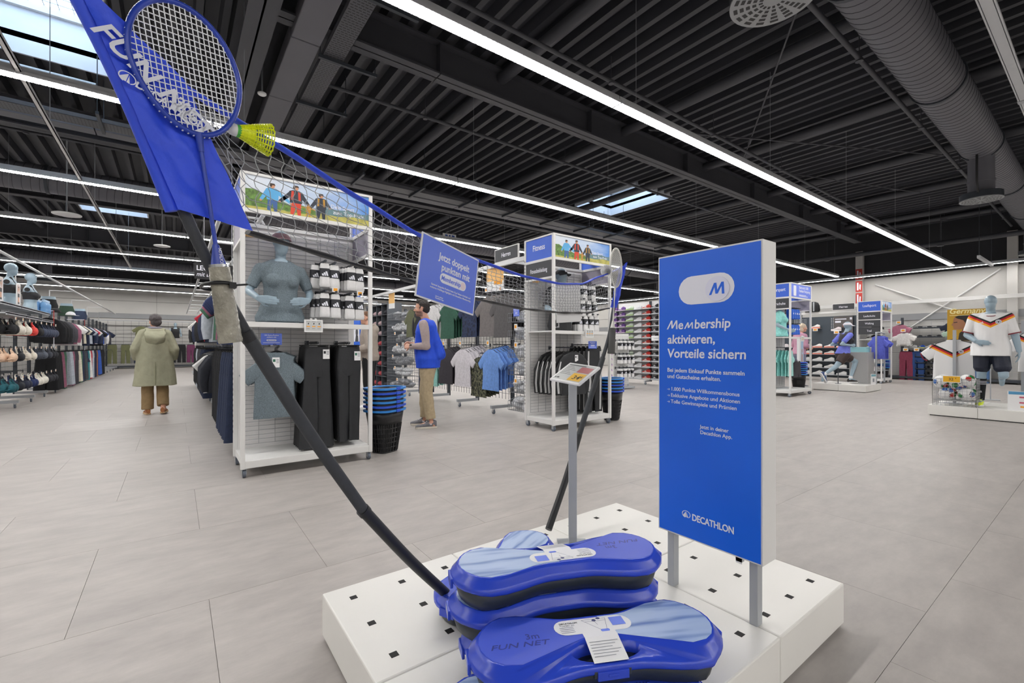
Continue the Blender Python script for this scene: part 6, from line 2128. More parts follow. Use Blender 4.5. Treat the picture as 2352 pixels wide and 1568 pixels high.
def run_line(seq, x, y, z, step, rack, tier, rz=0, parts_until=0, dirv=(0, 1), jit=.12, col_of=None):
    """seq: (colour, colour word, kind, count); garments hang side by side along dirv"""
    names = {'tee': 'T-shirt', 'tee2': 'T-shirt', 'wtee': 'T-shirt', 'hoodie': 'hoodie', 'jacket': 'jacket', 'pants': 'trousers', 'wide': 'wide trousers', 'legging': 'leggings', 'flare': 'flared leggings', 'shorts': 'shorts', 'bra': 'bra', 'kidtee': 'small T-shirt'}
    s = 0
    for i, (hexc, cw, key, n) in enumerate(seq):
        nb = [q[1] for q in (seq[i - 1:i] + seq[i + 1:i + 2])]
        where = ('between ' + nb[0] + ' and ' + nb[1]) if len(nb) == 2 else 'next to ' + nb[0]
        lb = uniq(f'{cw} {names[key]} on {tier} rail of {rack}, {where}')
        for k in range(n):
            px, py = x + dirv[0] * s, y + dirv[1] * s
            dist = sqrt(px * px + py * py)
            hang(key, px, py, z, rz, fab(hexc) if isinstance(hexc, str) else hexc, (ORD7[k].replace('front', 'first') + ' ' if n > 1 else '') + lb, f'{cw} {names[key]} run {i + 1} on the {tier} rail of the {rack}', dist < 9.5, jit)
            s += step * RN.uniform(.85, 1.15)
    return s
BL, CH, NV, WH, MV, GR, LG, RD, TE, CR, OL, BU = '#18191d', '#3d3d44', '#1f2a44', '#d9d8d6', '#8a5469', '#3d6450', '#a9b0ba', '#b3283a', '#2a7d84', '#cfc8b6', '#6c6f4e', '#2c53a8'
# --- long bra rack on the far side of the aisle
R0 = 'bra rack'
for k in range(17):
    y = 10.8 + 1.15 * k
    w = 'wheeled rack bay ' + ('holding bras, first in the aisle' if k == 0 else 'holding bras, second in the aisle' if k == 1 else 'holding bras, third in the aisle, under the water bottles' if k == 2 else f'of hanging clothes, {ORD7[k - 3].replace("front", "first")} one beyond the bras')
    bay(-2.78, y, 1.15, 1, w, 'bays of the long bra rack', 2.25, (1.78, .95) if k > 3 else (), .50, .26, k == 16)
bras = [['#1b1c20', '#e2dcd0', '#e2dcd0', '#df4b46', '#1d1e22', '#3b4358', '#3b4358', '#41485c'], ['#d9b9a0', '#23252c', '#e5ddd0', '#e8e2d4', '#454b57', '#59606c', '#3a3e48', '#24262d'], ['#1f5863', '#23262f', '#2c3144', '#22315f', '#e9e6dc', '#e9e6dc', '#2a2b32', '#2a2b32']]
BW = {'#1b1c20': 'black', '#e2dcd0': 'ivory', '#df4b46': 'coral red', '#1d1e22': 'jet black', '#3b4358': 'slate blue', '#41485c': 'dusk blue', '#d9b9a0': 'nude', '#23252c': 'charcoal', '#e5ddd0': 'cream', '#e8e2d4': 'off-white', '#454b57': 'slate grey', '#59606c': 'mid grey', '#3a3e48': 'dark slate', '#24262d': 'soft black', '#1f5863': 'petrol', '#23262f': 'black', '#2c3144': 'midnight', '#22315f': 'navy blue', '#e9e6dc': 'white', '#2a2b32': 'graphite'}
for r, (z, wr_) in enumerate(((1.60, 'top'), (1.10, 'middle'), (.58, 'bottom'))):
    for c, hx in enumerate(bras[r]):
        y = 11.25 + .46 * c
        lb = uniq(f'{BW[hx]} bra on the {wr_} row of the bra rack')
        t = hook_arm(-2.20, y, z + .004, .5, pi / 2, f'grey arm number {ORD7[c]} of the {wr_} bra row', 'bra rack arms')
        t.rotation_euler = (0, 0, -pi / 2); t.location = (-2.70, y, z + .004)
        for k in range(4):
            hang('bra', -2.24 - .10 * k, y + RN.uniform(-.012, .012), z, pi / 2, fab(hx), ORD7[k] + ' ' + lb, f'{BW[hx]} bras, {wr_} row, arm {c + 1}', True, .16, 1.12 if r == 0 else 1.0)
        ptag(-2.185, y, z - .005, pi / 2, f'orange price tag on {ORD7[c]} arm of the {wr_} bra row', 'price tags of the bra rack', .055, .05)
for z, w in ((1.83, 'upper'), (1.66, 'lower')):
    for j in range(3):
        t = thing('wall_shelf', f'light grey shelf on the bra rack, {w} one, {ORD7[j]} bay', 'shelf', (-2.76, 10.85 + 1.18 * j, z))
        MB().box(0, .50 if w == 'upper' else .56, 0, 1.14, 0, .018).box(.48 if w == 'upper' else .54, .50 if w == 'upper' else .56, 0, 1.14, -.02, .03).obj('board', [GREYM], t)
for (yy, w) in ((12.0, 'small white product board picturing a black bra, before the bust form'), (10.95, 'white product board at the picture edge in front of the bust shelf')):
    t = thing('product_board', w, 'sign', (-2.30, yy, 1.862), .0)
    MB().box(-.004, .004, -.13, .13, 0, .40).obj('card', [LBL], t)
    m = MB(); m.M = FM((.0055, 0, 0), (0, 1, 0), (0, 0, 1))
    m.flat([(-.05, .03), (.05, .03), (.045, .12), (.06, .22), (-.06, .22), (-.045, .12)], 0, 0).flat([(-.055, .22), (-.02, .25), (-.06, .33), (-.02, .37), (-.03, .385), (-.09, .33)], 0, 0).flat([(.055, .22), (.02, .25), (.06, .33), (.02, .37), (.03, .385), (.09, .33)], 0, 0).flat(disc(0, .30, .025, .034), .0004, 0)
    m.flat([(-.058, .15), (.058, .15), (.06, .215), (-.06, .215)], .0008, 1).flat([(-.05, .03), (.05, .03), (.048, .06), (-.048, .06)], .0008, 1).flat([(-.03, .27), (-.028, .345), (.028, .345), (.032, .25), (.02, .32), (-.018, .325)], .0008, 1)
    m.obj('picture', [mat('print skin tone', '#d8a68c', .5, 0, 0), INKD], t)
BOT = mat('clear blue bottle plastic', '#6fa3d8', .15, 0, .05)
for k in range(4):
    for j in range(2):
        t = thing('water_bottle', f'blue water bottle, {ORD7[k]} of the {"front" if j == 0 else "back"} row beside the bust form', 'bottle', (-2.36 - .12 * j, 14.35 + .14 * k, 1.85), 0, 'blue water bottles')
        MB().lathe([(.05, 0), (.055, .01), (.055, .10), (.048, .12), (.055, .14), (.055, .22), (.03, .26), (.03, .27)], 16).obj('bottle_body', [BOT], t)
        MB().lathe([(.033, .262), (.033, .30), (.02, .315)], 14).obj('bottle_cap', [mat('pale blue cap', '#aac6e2', .4, 0, .02)], t)
RAIL = mat('pale rail tube', '#cfd1d3', .4, 0, .02)
t = thing('overhead_rail', 'pale overhead tube running above the bra rack into the distance', 'rail', (-2.28, 9.5, 2.66))
MB().tube([(0, 0, 0), (0, 19, 0)], .024, 8).obj('tube', [RAIL], t)
for k in range(6):
    MB().tube([(0, 1.5 + 3.3 * k, 0), (-.5, 1.5 + 3.3 * k, 0), (-.5, 1.5 + 3.3 * k, -.42)], .014, 6).obj('bracket', [RAIL], t)
up = [(BL, 'black', 'jacket', 6), (CH, 'charcoal', 'hoodie', 4), (MV, 'mauve', 'hoodie', 3), (WH, 'white', 'tee2', 4), (CH, 'charcoal', 'tee', 3), (CR, 'cream', 'tee', 3), (NV, 'navy', 'tee2', 3), (LG, 'pale grey', 'tee', 4), (NV, 'navy', 'hoodie', 3), (RD, 'red', 'tee', 1), (WH, 'white', 'tee', 3), (NV, 'navy', 'jacket', 4), (BL, 'black', 'tee2', 4), (BU, 'blue', 'tee', 3), (WH, 'white', 'hoodie', 3), (CH, 'charcoal', 'jacket', 5), (NV, 'navy', 'tee', 6)]
run_line(up, -2.42, 15.1, 1.86, .17, R0, 'upper')
lo = [(BL, 'black', 'wide', 5), (MV, 'mauve', 'wide', 2), (GR, 'green', 'pants', 2), (BL, 'black', 'legging', 3), (LG, 'pale grey', 'wide', 3), (MV, 'mauve', 'pants', 2), (CH, 'charcoal', 'pants', 4), (CR, 'cream', 'wide', 3), (GR, 'green', 'pants', 2), (NV, 'navy', 'pants', 2), (CH, 'charcoal', 'wide', 3), (NV, 'navy', 'shorts', 2), (TE, 'teal', 'pants', 2), (WH, 'white', 'wide', 2), (RD, 'red', 'pants', 2), (LG, 'grey', 'pants', 3), (NV, 'navy', 'pants', 4), ('#8a5a44', 'rust', 'pants', 2), (BU, 'blue', 'wide', 5), (BL, 'black', 'pants', 8)]
run_line(lo, -2.42, 14.95, 1.02, .15, R0, 'lower')
# caps and hats on top of the rack
def cap_thing(x, y, z, rz, m, label):
    t = thing('cap', label, 'cap', (x, y, z), rz)
    k = MB()
    k.rings([[(.105 * cos(q) * cos(a), .088 * cos(q) * sin(a), .10 * sin(q)) for a in [2 * pi * j / 20 for j in range(20)]] for q in [pi / 2 * i / 7 for i in range(8)]], 0)
    k.obj('crown', [m], t)
    k = MB(); n = 10
    pts = [(.10 * cos(-1.2 + 2.4 * i / n), .086 * sin(-1.2 + 2.4 * i / n), .004) for i in range(n + 1)]; out = [(.19 * cos(-.75 + 1.5 * i / n) - .0, .10 * sin(-.75 + 1.5 * i / n), -.012) for i in range(n + 1)]
    k.add(pts + out, [(i, i + 1, i + n + 2, i + n + 1) for i in range(n)], 0, True)
    k.obj('brim', [m], t)
cap_thing(-2.3, 15.15, 1.93, .3, fab('#1f2023'), 'black cap on the rack top beside the blue water bottles')
cap_thing(-2.32, 17.3, 1.98, .2, fab('#c9c9cc'), 'white cap on top of the bra rack further down the aisle')
def torso_form(x, y, z, rz, m, label):
    t = thing('legging_form', label, 'mannequin', (x, y, z), rz)
    k = MB(); k.rings([[(w * cos(a), d * sin(a), zz) for a in [2 * pi * j / 20 for j in range(20)]] for zz, w, d in ((0, .16, .11), (.12, .17, .12), (.22, .14, .1), (.34, .125, .09))], 0)
    k.obj('hips', [MANNE], t)
    k = MB(); k.rings([[(w * cos(a), d * sin(a), zz) for a in [2 * pi * j / 20 for j in range(20)]] for zz, w, d in ((-.01, .166, .116), (.12, .176, .126), (.22, .146, .106), (.27, .14, .1))], 0)
    k.obj('waistband', [m], t)
torso_form(-2.5, 15.7, 2.0, 0, fab('#1f2023'), 'cropped hip form in black leggings above the black jackets')
torso_form(-2.5, 18.0, 2.0, 0, fab('#2f4638'), 'cropped hip form in dark green leggings on top of the bra rack')
torso_form(-2.5, 20.3, 2.0, 0, fab('#27324a'), 'cropped hip form in navy leggings further down the bra rack')
for yy, w in ((14.75, 'thin red and white hanging strip at the end of the bras'), (19.2, 'thin red and white hanging strip further down the bra rack')):
    t = thing('hanging_strip', w, 'marker strip', (-2.26, yy, 1.0))
    MB().box(-.006, .006, -.012, .012, 0, .32).box(-.4, 0, -.006, .006, .93, .95).obj('white_band', [INKW], t); MB().box(-.006, .006, -.012, .012, .32, .95).obj('red_band', [RED], t)

# --- rack behind the banner gondola, aisle side
R1 = 'banner-gondola rack'
for k in range(14):
    bay(.98, 5.12 + 1.2 * k, 1.2, -1, 'wheeled rack bay behind the banner gondola, ' + ('directly at its back' if k == 0 else ORD7[k] + ' along the aisle of dark jackets'), 'bays behind the banner gondola', 2.0, (1.80, .95), .46, .30, k == 13)
run_line([(NV, 'midnight', 'wide', 9), (BL, 'black', 'pants', 10), ('#23262f', 'ink black', 'jacket', 6), (WH, 'white', 'tee2', 2), (BL, 'black', 'jacket', 12), (NV, 'navy', 'pants', 10), (CH, 'charcoal', 'pants', 12), (LG, 'grey', 'pants', 6), (BL, 'black', 'pants', 14)], .60, 5.25, 1.10, .135, R1, 'lower', jit=.2)
run_line([('#27345c', 'indigo', 'tee2', 5), (MV, 'plum', 'tee', 3), (GR, 'green', 'tee', 3), (LG, 'silver grey', 'hoodie', 4), (NV, 'navy', 'hoodie', 7), (RD, 'red', 'tee', 2), (BL, 'black', 'jacket', 10), (NV, 'navy', 'jacket', 10), (WH, 'white', 'tee2', 5), (BL, 'black', 'hoodie', 10)], .62, 5.3, 1.86, .17, R1, 'upper', jit=.2)
t = thing('overhead_rail', 'pale ladder-like overhead frame above the rack behind the banner gondola', 'rail', (.36, 5.05, 2.42))
MB().tube([(0, 0, 0), (0, 17, 0)], .020, 8).obj('tube', [RAIL], t)
MB().tube([(.34, 0, 0), (.34, 17, 0)], .020, 8).obj('tube', [RAIL], t)
for k in range(12):
    MB().tube([(0, .2 + 1.5 * k, 0), (.34, .2 + 1.5 * k, 0)], .012, 6).tube([(.6, .2 + 1.5 * k, -.45), (.34, .2 + 1.5 * k, 0)], .012, 6).obj('rung', [RAIL], t)
t = thing('hanging_sign', 'black hanging aisle sign with white LEGGINGS lettering behind the taped racket grip', 'sign', (.19, 6.9, 1.965), 0)
MB().box(0, .46, -.006, .006, 0, .20).obj('board', [mat('black sign board', '#1d1e22', .5, 0, .02)], t)
txt(t, 'LEGGINGS', FM((.02, -.0065, .11), (1, 0, 0), (0, 0, 1)), .085, INKW, .02, 0, xs=.85)
txt(t, 'mit Ba', FM((.02, -.0065, .035), (1, 0, 0), (0, 0, 1)), .075, INKW, .01, .2, xs=.85)
MB().tube([(.1, 0, .2), (.1, 0, 1.63)], .003, 5).tube([(.4, 0, .2), (.4, 0, 1.63)], .003, 5).obj('suspension_wire', [GREYM], t)

# --- rack behind the Fitness gondola
R2 = 'Fitness rack'
for k in range(5):
    bay(4.62, 5.08 + 1.12 * k, 1.12, -1, 'wheeled rack bay of the Fitness row, ' + ORD7[k] + ' from the Fitness gondola', 'bays of the Fitness row', 2.05, (), .44, .30, k == 4)
def waterfall(key, y, z, n, m, cw, label, x0=4.10, dx=.058, dz=.012, tagl=True, jit=.08):
    hook_arm(0, 0, 0, .52, 0, 'grey waterfall arm carrying the ' + label)
    a = COL.objects[-1]
    arm = [o for o in COL.objects if o.get('label') == 'grey waterfall arm carrying the ' + label][0]
    arm.location = (4.60, y, z + .01); arm.rotation_euler = (0, 0, -pi / 2)
    arm.rotation_euler = (0, 0, -pi / 2)
    for k in range(n):
        hang(key, x0 + dx * k, y + RN.uniform(-.008, .008), z + dz * k, -pi / 2, m, uniq(f'{ORD7[k]} {label}'), 'stack of ' + label, True, jit)
    if tagl:
        ptag(x0 - .05, y + .0, z + .035, -pi / 2, 'orange price tag on the arm of the ' + label, 'price tags of the Fitness row', .07, .075)
W2 = fab('#dcdbdd'); GRN = fab('#2f5a4a'); NVP = ramp_mat('navy brushstroke print', lambda nt, tc, x, y, z: ramp(nt, (lambda n: (n.inputs['Scale'].__setattr__('default_value', 14), nt.links.new(tc, n.inputs['Vector']), n.outputs[0])[2])(nt.nodes.new('ShaderNodeTexNoise')), [(.3, '#1b2238'), (.5, '#2c3a5c'), (.62, '#1c2338')], False), .85)
GT = fab('#75706f'); DGT = fab('#5a5859'); MNT = fab('#8fc7bf'); CHT = fab('#37343b'); WT2 = fab('#d3d0d6'); BLT = fab('#6f9ade')
CAMO = ramp_mat('camouflage print', lambda nt, tc, x, y, z: ramp(nt, (lambda n: (n.inputs['Scale'].__setattr__('default_value', 16), nt.links.new(tc, n.inputs['Vector']), n.outputs[0])[2])(nt.nodes.new('ShaderNodeTexNoise')), [(.3, '#23251f'), (.44, '#4d523e'), (.52, '#7d7a62'), (.58, '#33372b')]), .85)
# upper tier
waterfall('tee2', 5.75, 1.98, 5, DGT, 'dark', 'dark grey training T-shirts on the Fitness row', tagl=True)
waterfall('tee2', 6.15, 2.0, 7, GT, 'taupe', 'taupe grey T-shirts on the Fitness row')
waterfall('tee2', 6.75, 2.0, 4, NVP, 'navy', 'navy brushstroke T-shirts on the Fitness row', tagl=False)
waterfall('tee2', 7.55, 1.98, 6, GRN, 'green', 'dark green T-shirts on the Fitness row', tagl=False)
waterfall('tee2', 8.15, 2.0, 5, W2, 'white', 'white training T-shirts on the Fitness row', tagl=False)
waterfall('hoodie', 8.75, 1.98, 4, fab('#24252b'), 'black', 'black hoodies on the Fitness row', tagl=False)
waterfall('tee', 9.2, 1.98, 3, fab('#5b5f45'), 'olive', 'olive T-shirts on the Fitness row', tagl=False)
# lower tier
waterfall('tee2', 5.98, 1.14, 6, BLT, 'sky', 'sky blue T-shirts on the Fitness row', 4.02)
waterfall('tee2', 6.38, 1.0, 5, CAMO, 'camo', 'camouflage T-shirts on the Fitness row', 4.06, tagl=False)
waterfall('tee2', 6.85, 1.14, 7, WT2, 'pale', 'pale lilac white T-shirts on the Fitness row', 4.02)
waterfall('tee2', 7.50, 1.14, 5, CHT, 'plum', 'charcoal plum T-shirts on the Fitness row', 4.04)
waterfall('tee2', 8.12, 1.06, 7, MNT, 'mint', 'mint green T-shirts on the Fitness row', 4.06)
waterfall('pants', 8.62, 1.12, 4, fab('#1c2440'), 'navy', 'navy trousers on the Fitness row', 4.1, tagl=False)
# wire baskets with bagged goods
BAGW = mat('clear wrapped white goods', '#d2d4d8', .22, 0, .35, 26, .8, 45)
BAGG = mat('clear wrapped grey goods', '#8e9197', .22, 0, .35, 26, .8, 45)
BASKW = mat('grey basket wire', '#8b8f94', .4, .3, .02)
def bag_mesh(seed, m):
    k = MB(); k.ell((0, 0, 0), (.085, .12, .055), 16, 10)
    me = k.mesh('wrapped bundle', [m]); me.update()
    wrinkle(me, .016, 13, (1, 1, 1), seed)
    return me
BAGS = [bag_mesh(3 + 2 * i, BAGW) for i in range(3)]; BAGSG = [bag_mesh(9 + 2 * i, BAGG) for i in range(2)]
def wire_basket(x, y, z, L, D, h, label, group, side=-1, nx=9):
    t = thing('wire_basket', label, 'wire basket', (x, y, z), 0, group)
    m = MB(); w = .0022
    for zz in (0, h * .35, h * .7):
        m.box(-w, w, 0, L, zz - w, zz + w); m.box(side * D - w, side * D + w, 0, L, zz - w, zz + w)
        for yy in (0, L):
            a, b = sorted((0, side * D)); m.box(a, b, yy - w, yy + w, zz - w, zz + w)
    for k in range(nx + 1):
        yy = L * k / nx
        m.box(side * D - w, side * D + w, yy - w, yy + w, 0, h * .7); a, b = sorted((0, side * D)); m.box(a, b, yy - w, yy + w, -w, w)
    m.obj('wire_mesh', [BASKW], t, kind='stuff')
    for yy in (0, L):
        a = MB(); a.tube([(0, yy, h), (side * D * .7, yy, h * .95), (side * D, yy, h * .7)], .0045, 6); a.obj('side_handle', [BASKW], t)
    return t
def bag_fill(x, y, z, L, D, h, where, side, meshes, n=8):
    for k in range(n):
        o = put('wrapped_bundle', meshes[k % len(meshes)], None, (x + side * D * RN.uniform(.28, .72), y + L * (.14 + .72 * (k % 4) / 3), z + .062 + (.072 if k >= 4 else 0)))
        o.rotation_euler = (RN.uniform(-.3, .3), RN.uniform(-.3, .3), RN.uniform(0, 3))
        tag(o, f'clear-wrapped bundle in the {where}', 'bundle', f'bundles in the {where}')
lev = ['lowest', 'second', 'third', 'fourth', 'fifth', 'sixth', 'seventh', 'top']
for k in range(6):
    z = .16 + .265 * k
    wire_basket(4.52, 5.14, z, .42, .46, .19, f'{lev[k]} wire basket in the column beside the Fitness gondola', 'wire basket column beside the Fitness gondola')
    bag_fill(4.52, 5.14, z, .42, .46, .19, f'{lev[k]} wire basket beside the Fitness gondola', -1, BAGS)
for z, kk in ((.42, 'second'), (.95, 'fourth'), (1.22, 'fifth')):
    ptag(4.04, 5.34, z + .19, -pi / 2, f'orange price tag on the {kk} wire basket beside the Fitness gondola', w=.07, h=.08)
small_blue(4.02, 5.30, 1.62, -pi / 2, 'small blue promo card on the top wire basket beside the Fitness gondola', w=.14, h=.12)
for k in range(7):
    z = .16 + .265 * k
    wire_basket(4.56, 9.75, z, .86, .44, .19, f'{lev[k]} wire basket in the column behind the shop assistant', 'wire basket column behind the assistant')
    bag_fill(4.56, 9.75, z, .86, .44, .19, f'{lev[k]} wire basket behind the shop assistant', -1, BAGS if k % 2 else BAGSG, 8)
for k in range(5):
    ptag(4.10, 9.95 + .13 * (k % 3), .36 + .265 * k, -pi / 2, f'orange price tag on the {lev[k]} wire basket behind the shop assistant', w=.07, h=.07)
t = thing('price_poster', 'orange and white price poster hanging over the grey T-shirts', 'poster', (4.02, 5.85, 2.0), -pi / 2 + .3)
MB().box(-.17, .17, -.002, .002, -.02, .34).obj('poster_sheet', [LBL], t)
MB().quad((-.17, -.003, .14), (.17, -.003, .14), (.17, -.003, .34), (-.17, -.003, .34)).obj('orange_field', [CARD], t)
MB().quad((-.02, -.0035, .085), (.14, -.0035, .085), (.14, -.0035, .14), (-.02, -.0035, .14)).obj('price_field', [ORANGE], t)
t = thing('price_poster', 'small orange and white price poster beside the assistant\'s head', 'poster', (4.05, 10.15, 2.02), -pi / 2 + .2)
MB().box(-.12, .12, -.002, .002, -.02, .34).obj('poster_sheet', [LBL], t)
MB().quad((-.12, -.003, .10), (.12, -.003, .10), (.12, -.003, .34), (-.12, -.003, .34)).obj('orange_field', [CARD], t)
t = thing('overhead_rail', 'pale overhead beam running back from the top of the Fitness gondola', 'rail', (3.99, 5.05, 2.37))
MB().box(-.022, .022, 0, 8.5, -.03, .03).obj('tube', [RAIL], t)
for k in range(5):
    MB().box(.022, .6, .3 + 1.8 * k, .34 + 1.8 * k, -.02, .02).obj('bracket', [RAIL], t)
def herren(x, y, z, rz, label, s=.30, h=.21):
    t = thing('aisle_sign', label, 'sign', (x, y, z), rz)
    MB().box(-s, s, -.012, .012, 0, h).obj('sign_frame', [WHITE], t)
    MB().box(-s + .015, s - .015, -.015, -.011, .015, h - .015).obj('sign_face', [DSIGN], t)
    txt(t, 'Herren', FM((0, -.0155, h * .33), (1, 0, 0), (0, 0, 1)), h * .45, INKW, .01, 0, 'CENTER', xs=.85)
herren(3.99, 5.50, 2.40, -pi / 2, 'dark Herren sign on the beam beside the Fitness gondola')
# cubby shelves with folded caps and the blue poster beyond
CUB = mat('grey cubby board', '#565b62', .5, 0, .04)
t = thing('cubby_shelf', 'tall grey cubby shelf of rolled accessories behind the shop assistant', 'shelf unit', (4.16, 10.72, 0))
MB().box(.34, .38, 0, 1.5, .1, 2.2).obj('back_board', [CUB], t)
for k in range(5):
    MB().box(0, .36, .37 * k - .008, .37 * k + .008, .1, 2.2).obj('divider', [CUB], t)
ZS = [.12 + .255 * k for k in range(9)]
for z in ZS:
    MB().box(-.02, .36, 0, 1.5, z - .01, z).obj('shelf_board', [CUB], t)
roll = MB(); roll.ell((0, 0, .055), (.06, .05, .055), 12, 8); roll.ell((.0, .05, .045), (.05, .045, .045), 10, 7)
CC = [('#b9a0a6', 'dusty pink'), ('#a8444c', 'red'), ('#c9c9cc', 'white'), ('#2a2b33', 'black')]
RM = {c: roll.mesh('rolled hat', [fab(c)]) for c, _ in CC}
for r, z in enumerate(ZS[:-1]):
    for k in range(4):
        c, w = (CC[0] if r > 4 else CC[1]) if k == 1 else CC[2] if k == 3 else CC[3] if k == 0 else (CC[0] if r > 5 else CC[1] if r < 5 else CC[3])
        for j in range(3):
            o = put('rolled_hat', RM[c], None, (4.20 + .02 * j, 10.80 + .37 * k + .10 * j, z), RN.uniform(-.3, .3))
            tag(o, f'{w} rolled hat in the {lev[r]} row, {ORD7[k]} column of the cubby shelf', 'hat', f'{w} hats in row {r + 1}, column {k + 1} of the cubby shelf')
t = thing('poster_panel', 'tall blue membership poster panel behind the beige hoodie shopper', 'poster', (4.03, 12.6, .95), -pi / 2)
MB().box(-.28, .28, -.01, .01, 0, 1.55).obj('panel_board', [BLUEP], t)
m = MB(); m.M = FM((0, -.0125, 0), (1, 0, 0), (0, 0, 1)); m.flat(pill(0, 1.35, .22, .11)).flat([(-.24, .30), (.24, .30), (.24, .75), (-.24, .75)]); m.obj('poster_fields', [INKW], t)
m = MB(); m.M = FM((0, -.0135, 0), (1, 0, 0), (0, 0, 1)); m.flat(disc(.02, .55, .10, .11)).flat([(-.12, .30), (.16, .30), (.12, .46), (-.06, .47)]); m.obj('head_silhouette', [DSIGN], t)
txt(t, 'Membership\naktivieren,\nVorteile sichern', FM((-.24, -.0130, 1.15), (1, 0, 0), (0, 0, 1)), .085, INKW, .015, 0, xs=.8, lh=.9)

# ================================================================ shoe racks
def shoe_mesh(cu, cs):
    u, s = shoe_mb(V((.075, 0, .08)), V((.22, 0, .03)))
    m = MB(); m.v = list(u.v); m.f = [list(f) for f in u.f]; m.m = [0] * len(u.f); m.s = [True] * len(u.f)
    m.add(s.v, s.f, 1)
    acc = MB()
    m.add([(.10, -.0405, .045), (.20, -.046, .035), (.16, -.042, .075)], [(0, 1, 2)], 2); m.add([(.10, .0405, .045), (.20, .046, .035), (.16, .042, .075)], [(0, 1, 2)], 2)
    return m.mesh('running shoe', [fab(cu), mat('sole ' + cs, cs, .55, 0, .03), fab('#dddddd')])
SHC = [('#6a4a8a', '#c7a4c8', 'purple'), ('#c9d6c4', '#8ab04a', 'pale green'), ('#d9d9dc', '#e6e6e6', 'white'), ('#c2332c', '#d9d2d0', 'red'), ('#b8392f', '#e3ded8', 'crimson'), ('#1d1e24', '#c9ccd2', 'black'), ('#23262f', '#8fb6c2', 'black and blue')]
SHM = [shoe_mesh(a, b) for a, b, c in SHC]
t = thing('shoe_wall', 'tall white shoe rack with many sloped rows between the Fitness gondola and the membership sign', 'shelf unit', (11.25, 7.05, 0))
for yy in (0, 1.25, 2.5):
    MB().box(0, .05, yy - .03, yy + .03, .08, 2.45).obj('upright', [DGREY], t); caster(t, -.22, yy, .08); MB().box(-.26, .05, yy - .025, yy + .025, .08, .12).obj('base_leg', [GREYM], t)
MB().box(.04, .06, 0, 2.5, .12, 2.45).obj('back_board', [BPANEL], t)
shz = [.16 + .172 * k for k in range(13)]
for z in shz:
    MB().box(-.22, .05, 0, 2.5, z - .012, z).obj('shelf_board', [GREYM], t)
for r, z in enumerate(shz):
    for k in range(8):
        ci = [5, 6, 5, 3 if r % 3 else 4, 2, 1, 0, 0][k]
        if r < 4 and k == 5:
            ci = 2
        o = put('running_shoe', SHM[ci], None, (11.16, 7.28 + .31 * k, z + .001), pi / 2)
        tag(o, f'{SHC[ci][2]} running shoe, {ORD7[k]} from sign end, {["lowest","second","third","fourth","fifth","sixth","seventh","eighth","ninth","tenth","eleventh","twelfth","top"][r]} row of the tall shoe rack', 'shoe', f'{SHC[ci][2]} shoes in row {r + 1} of the tall shoe rack')
t = thing('shelf_sign', 'small white sign on the tall shoe rack next to the membership sign', 'sign', (10.98, 7.85, 1.35), -pi / 2)
MB().box(-.2, .2, -.004, .004, -.07, .07).obj('card', [LBL], t)
txt(t, 'Laufschuhe', FM((0, -.005, -.02), (1, 0, 0), (0, 0, 1)), .055, INKG, .005, 0, 'CENTER')
# pegboard of white socks beside the Fitness gondola
t = thing('pegboard', 'white pegboard stand carrying white socks behind the basket stack', 'display stand', (9.15, 7.9, 0))
MB().box(0, .62, -.012, .012, .12, 1.45).obj('board', [WHITE], t)
m = MB()
for a in range(14):
    for b in range(28):
        m.quad((.03 + .043 * a, -.0128, .15 + .045 * b), (.042 + .043 * a, -.0128, .15 + .045 * b), (.042 + .043 * a, -.0128, .162 + .045 * b), (.03 + .043 * a, -.0128, .162 + .045 * b))
m.obj('peg_holes', [HOLE], t, kind='stuff')
MB().box(-.02, .64, -.2, .2, .02, .06).box(0, .03, -.02, .02, .06, .12).box(.59, .62, -.02, .02, .06, .12).obj('foot', [GREYM], t)
for r in range(3):
    for c in range(4):
        socks(9.22 + .155 * c, 7.68, 1.28 - .36 * r, 3, f'white sock pack on {["top", "middle", "bottom"][r]} row {ORD7[c]} peg of the pegboard', 'sock packs on the pegboard')

# --- Laufsport row: dark pegboard with shoes, poster
t = thing('shoe_wall', 'dark perforated shoe wall with bright running shoes beyond the running mannequin', 'shelf unit', (17.25, 4.95, 0))
MB().box(0, .04, 0, 3.2, .1, 2.1).obj('back_board', [mat('dark blue grey board', '#3c4650', .45, 0, .03)], t)
m = MB()
for g in (.35, 1.45, 2.5):
    for a in range(8):
        for b in range(9):
            m.quad((-.001, g + .05 * a, 1.62 + .05 * b), (-.001, g + .02 + .05 * a, 1.62 + .05 * b), (-.001, g + .02 + .05 * a, 1.64 + .05 * b), (-.001, g + .05 * a, 1.64 + .05 * b))
m.obj('peg_holes', [WPLAS], t, kind='stuff')
for yy in (0, 1.6, 3.2):
    MB().box(-.05, .05, yy - .02, yy + .02, .0, 2.3).obj('upright', [GREYM], t)
MB().box(-.03, .03, 0, 3.2, 2.2, 2.26).obj('top_rail', [WHITE], t)
for z in (.2, .42, .64, .86, 1.08):
    MB().box(-.26, 0, .02, 3.18, z - .012, z).obj('shelf_board', [GREYM], t)
OR2 = [shoe_mesh('#e8e4e2', '#e46a4a'), shoe_mesh('#d9d0d3', '#e9e7e6'), shoe_mesh('#e3e3e2', '#c9c9c9'), shoe_mesh('#3a62c8', '#d6e04a'), shoe_mesh('#27446f', '#5cc08a'), shoe_mesh('#c8d8d2', '#e8e8e8')]
OW = ['white and orange', 'pale pink', 'white', 'blue and yellow', 'navy and green', 'pale mint']
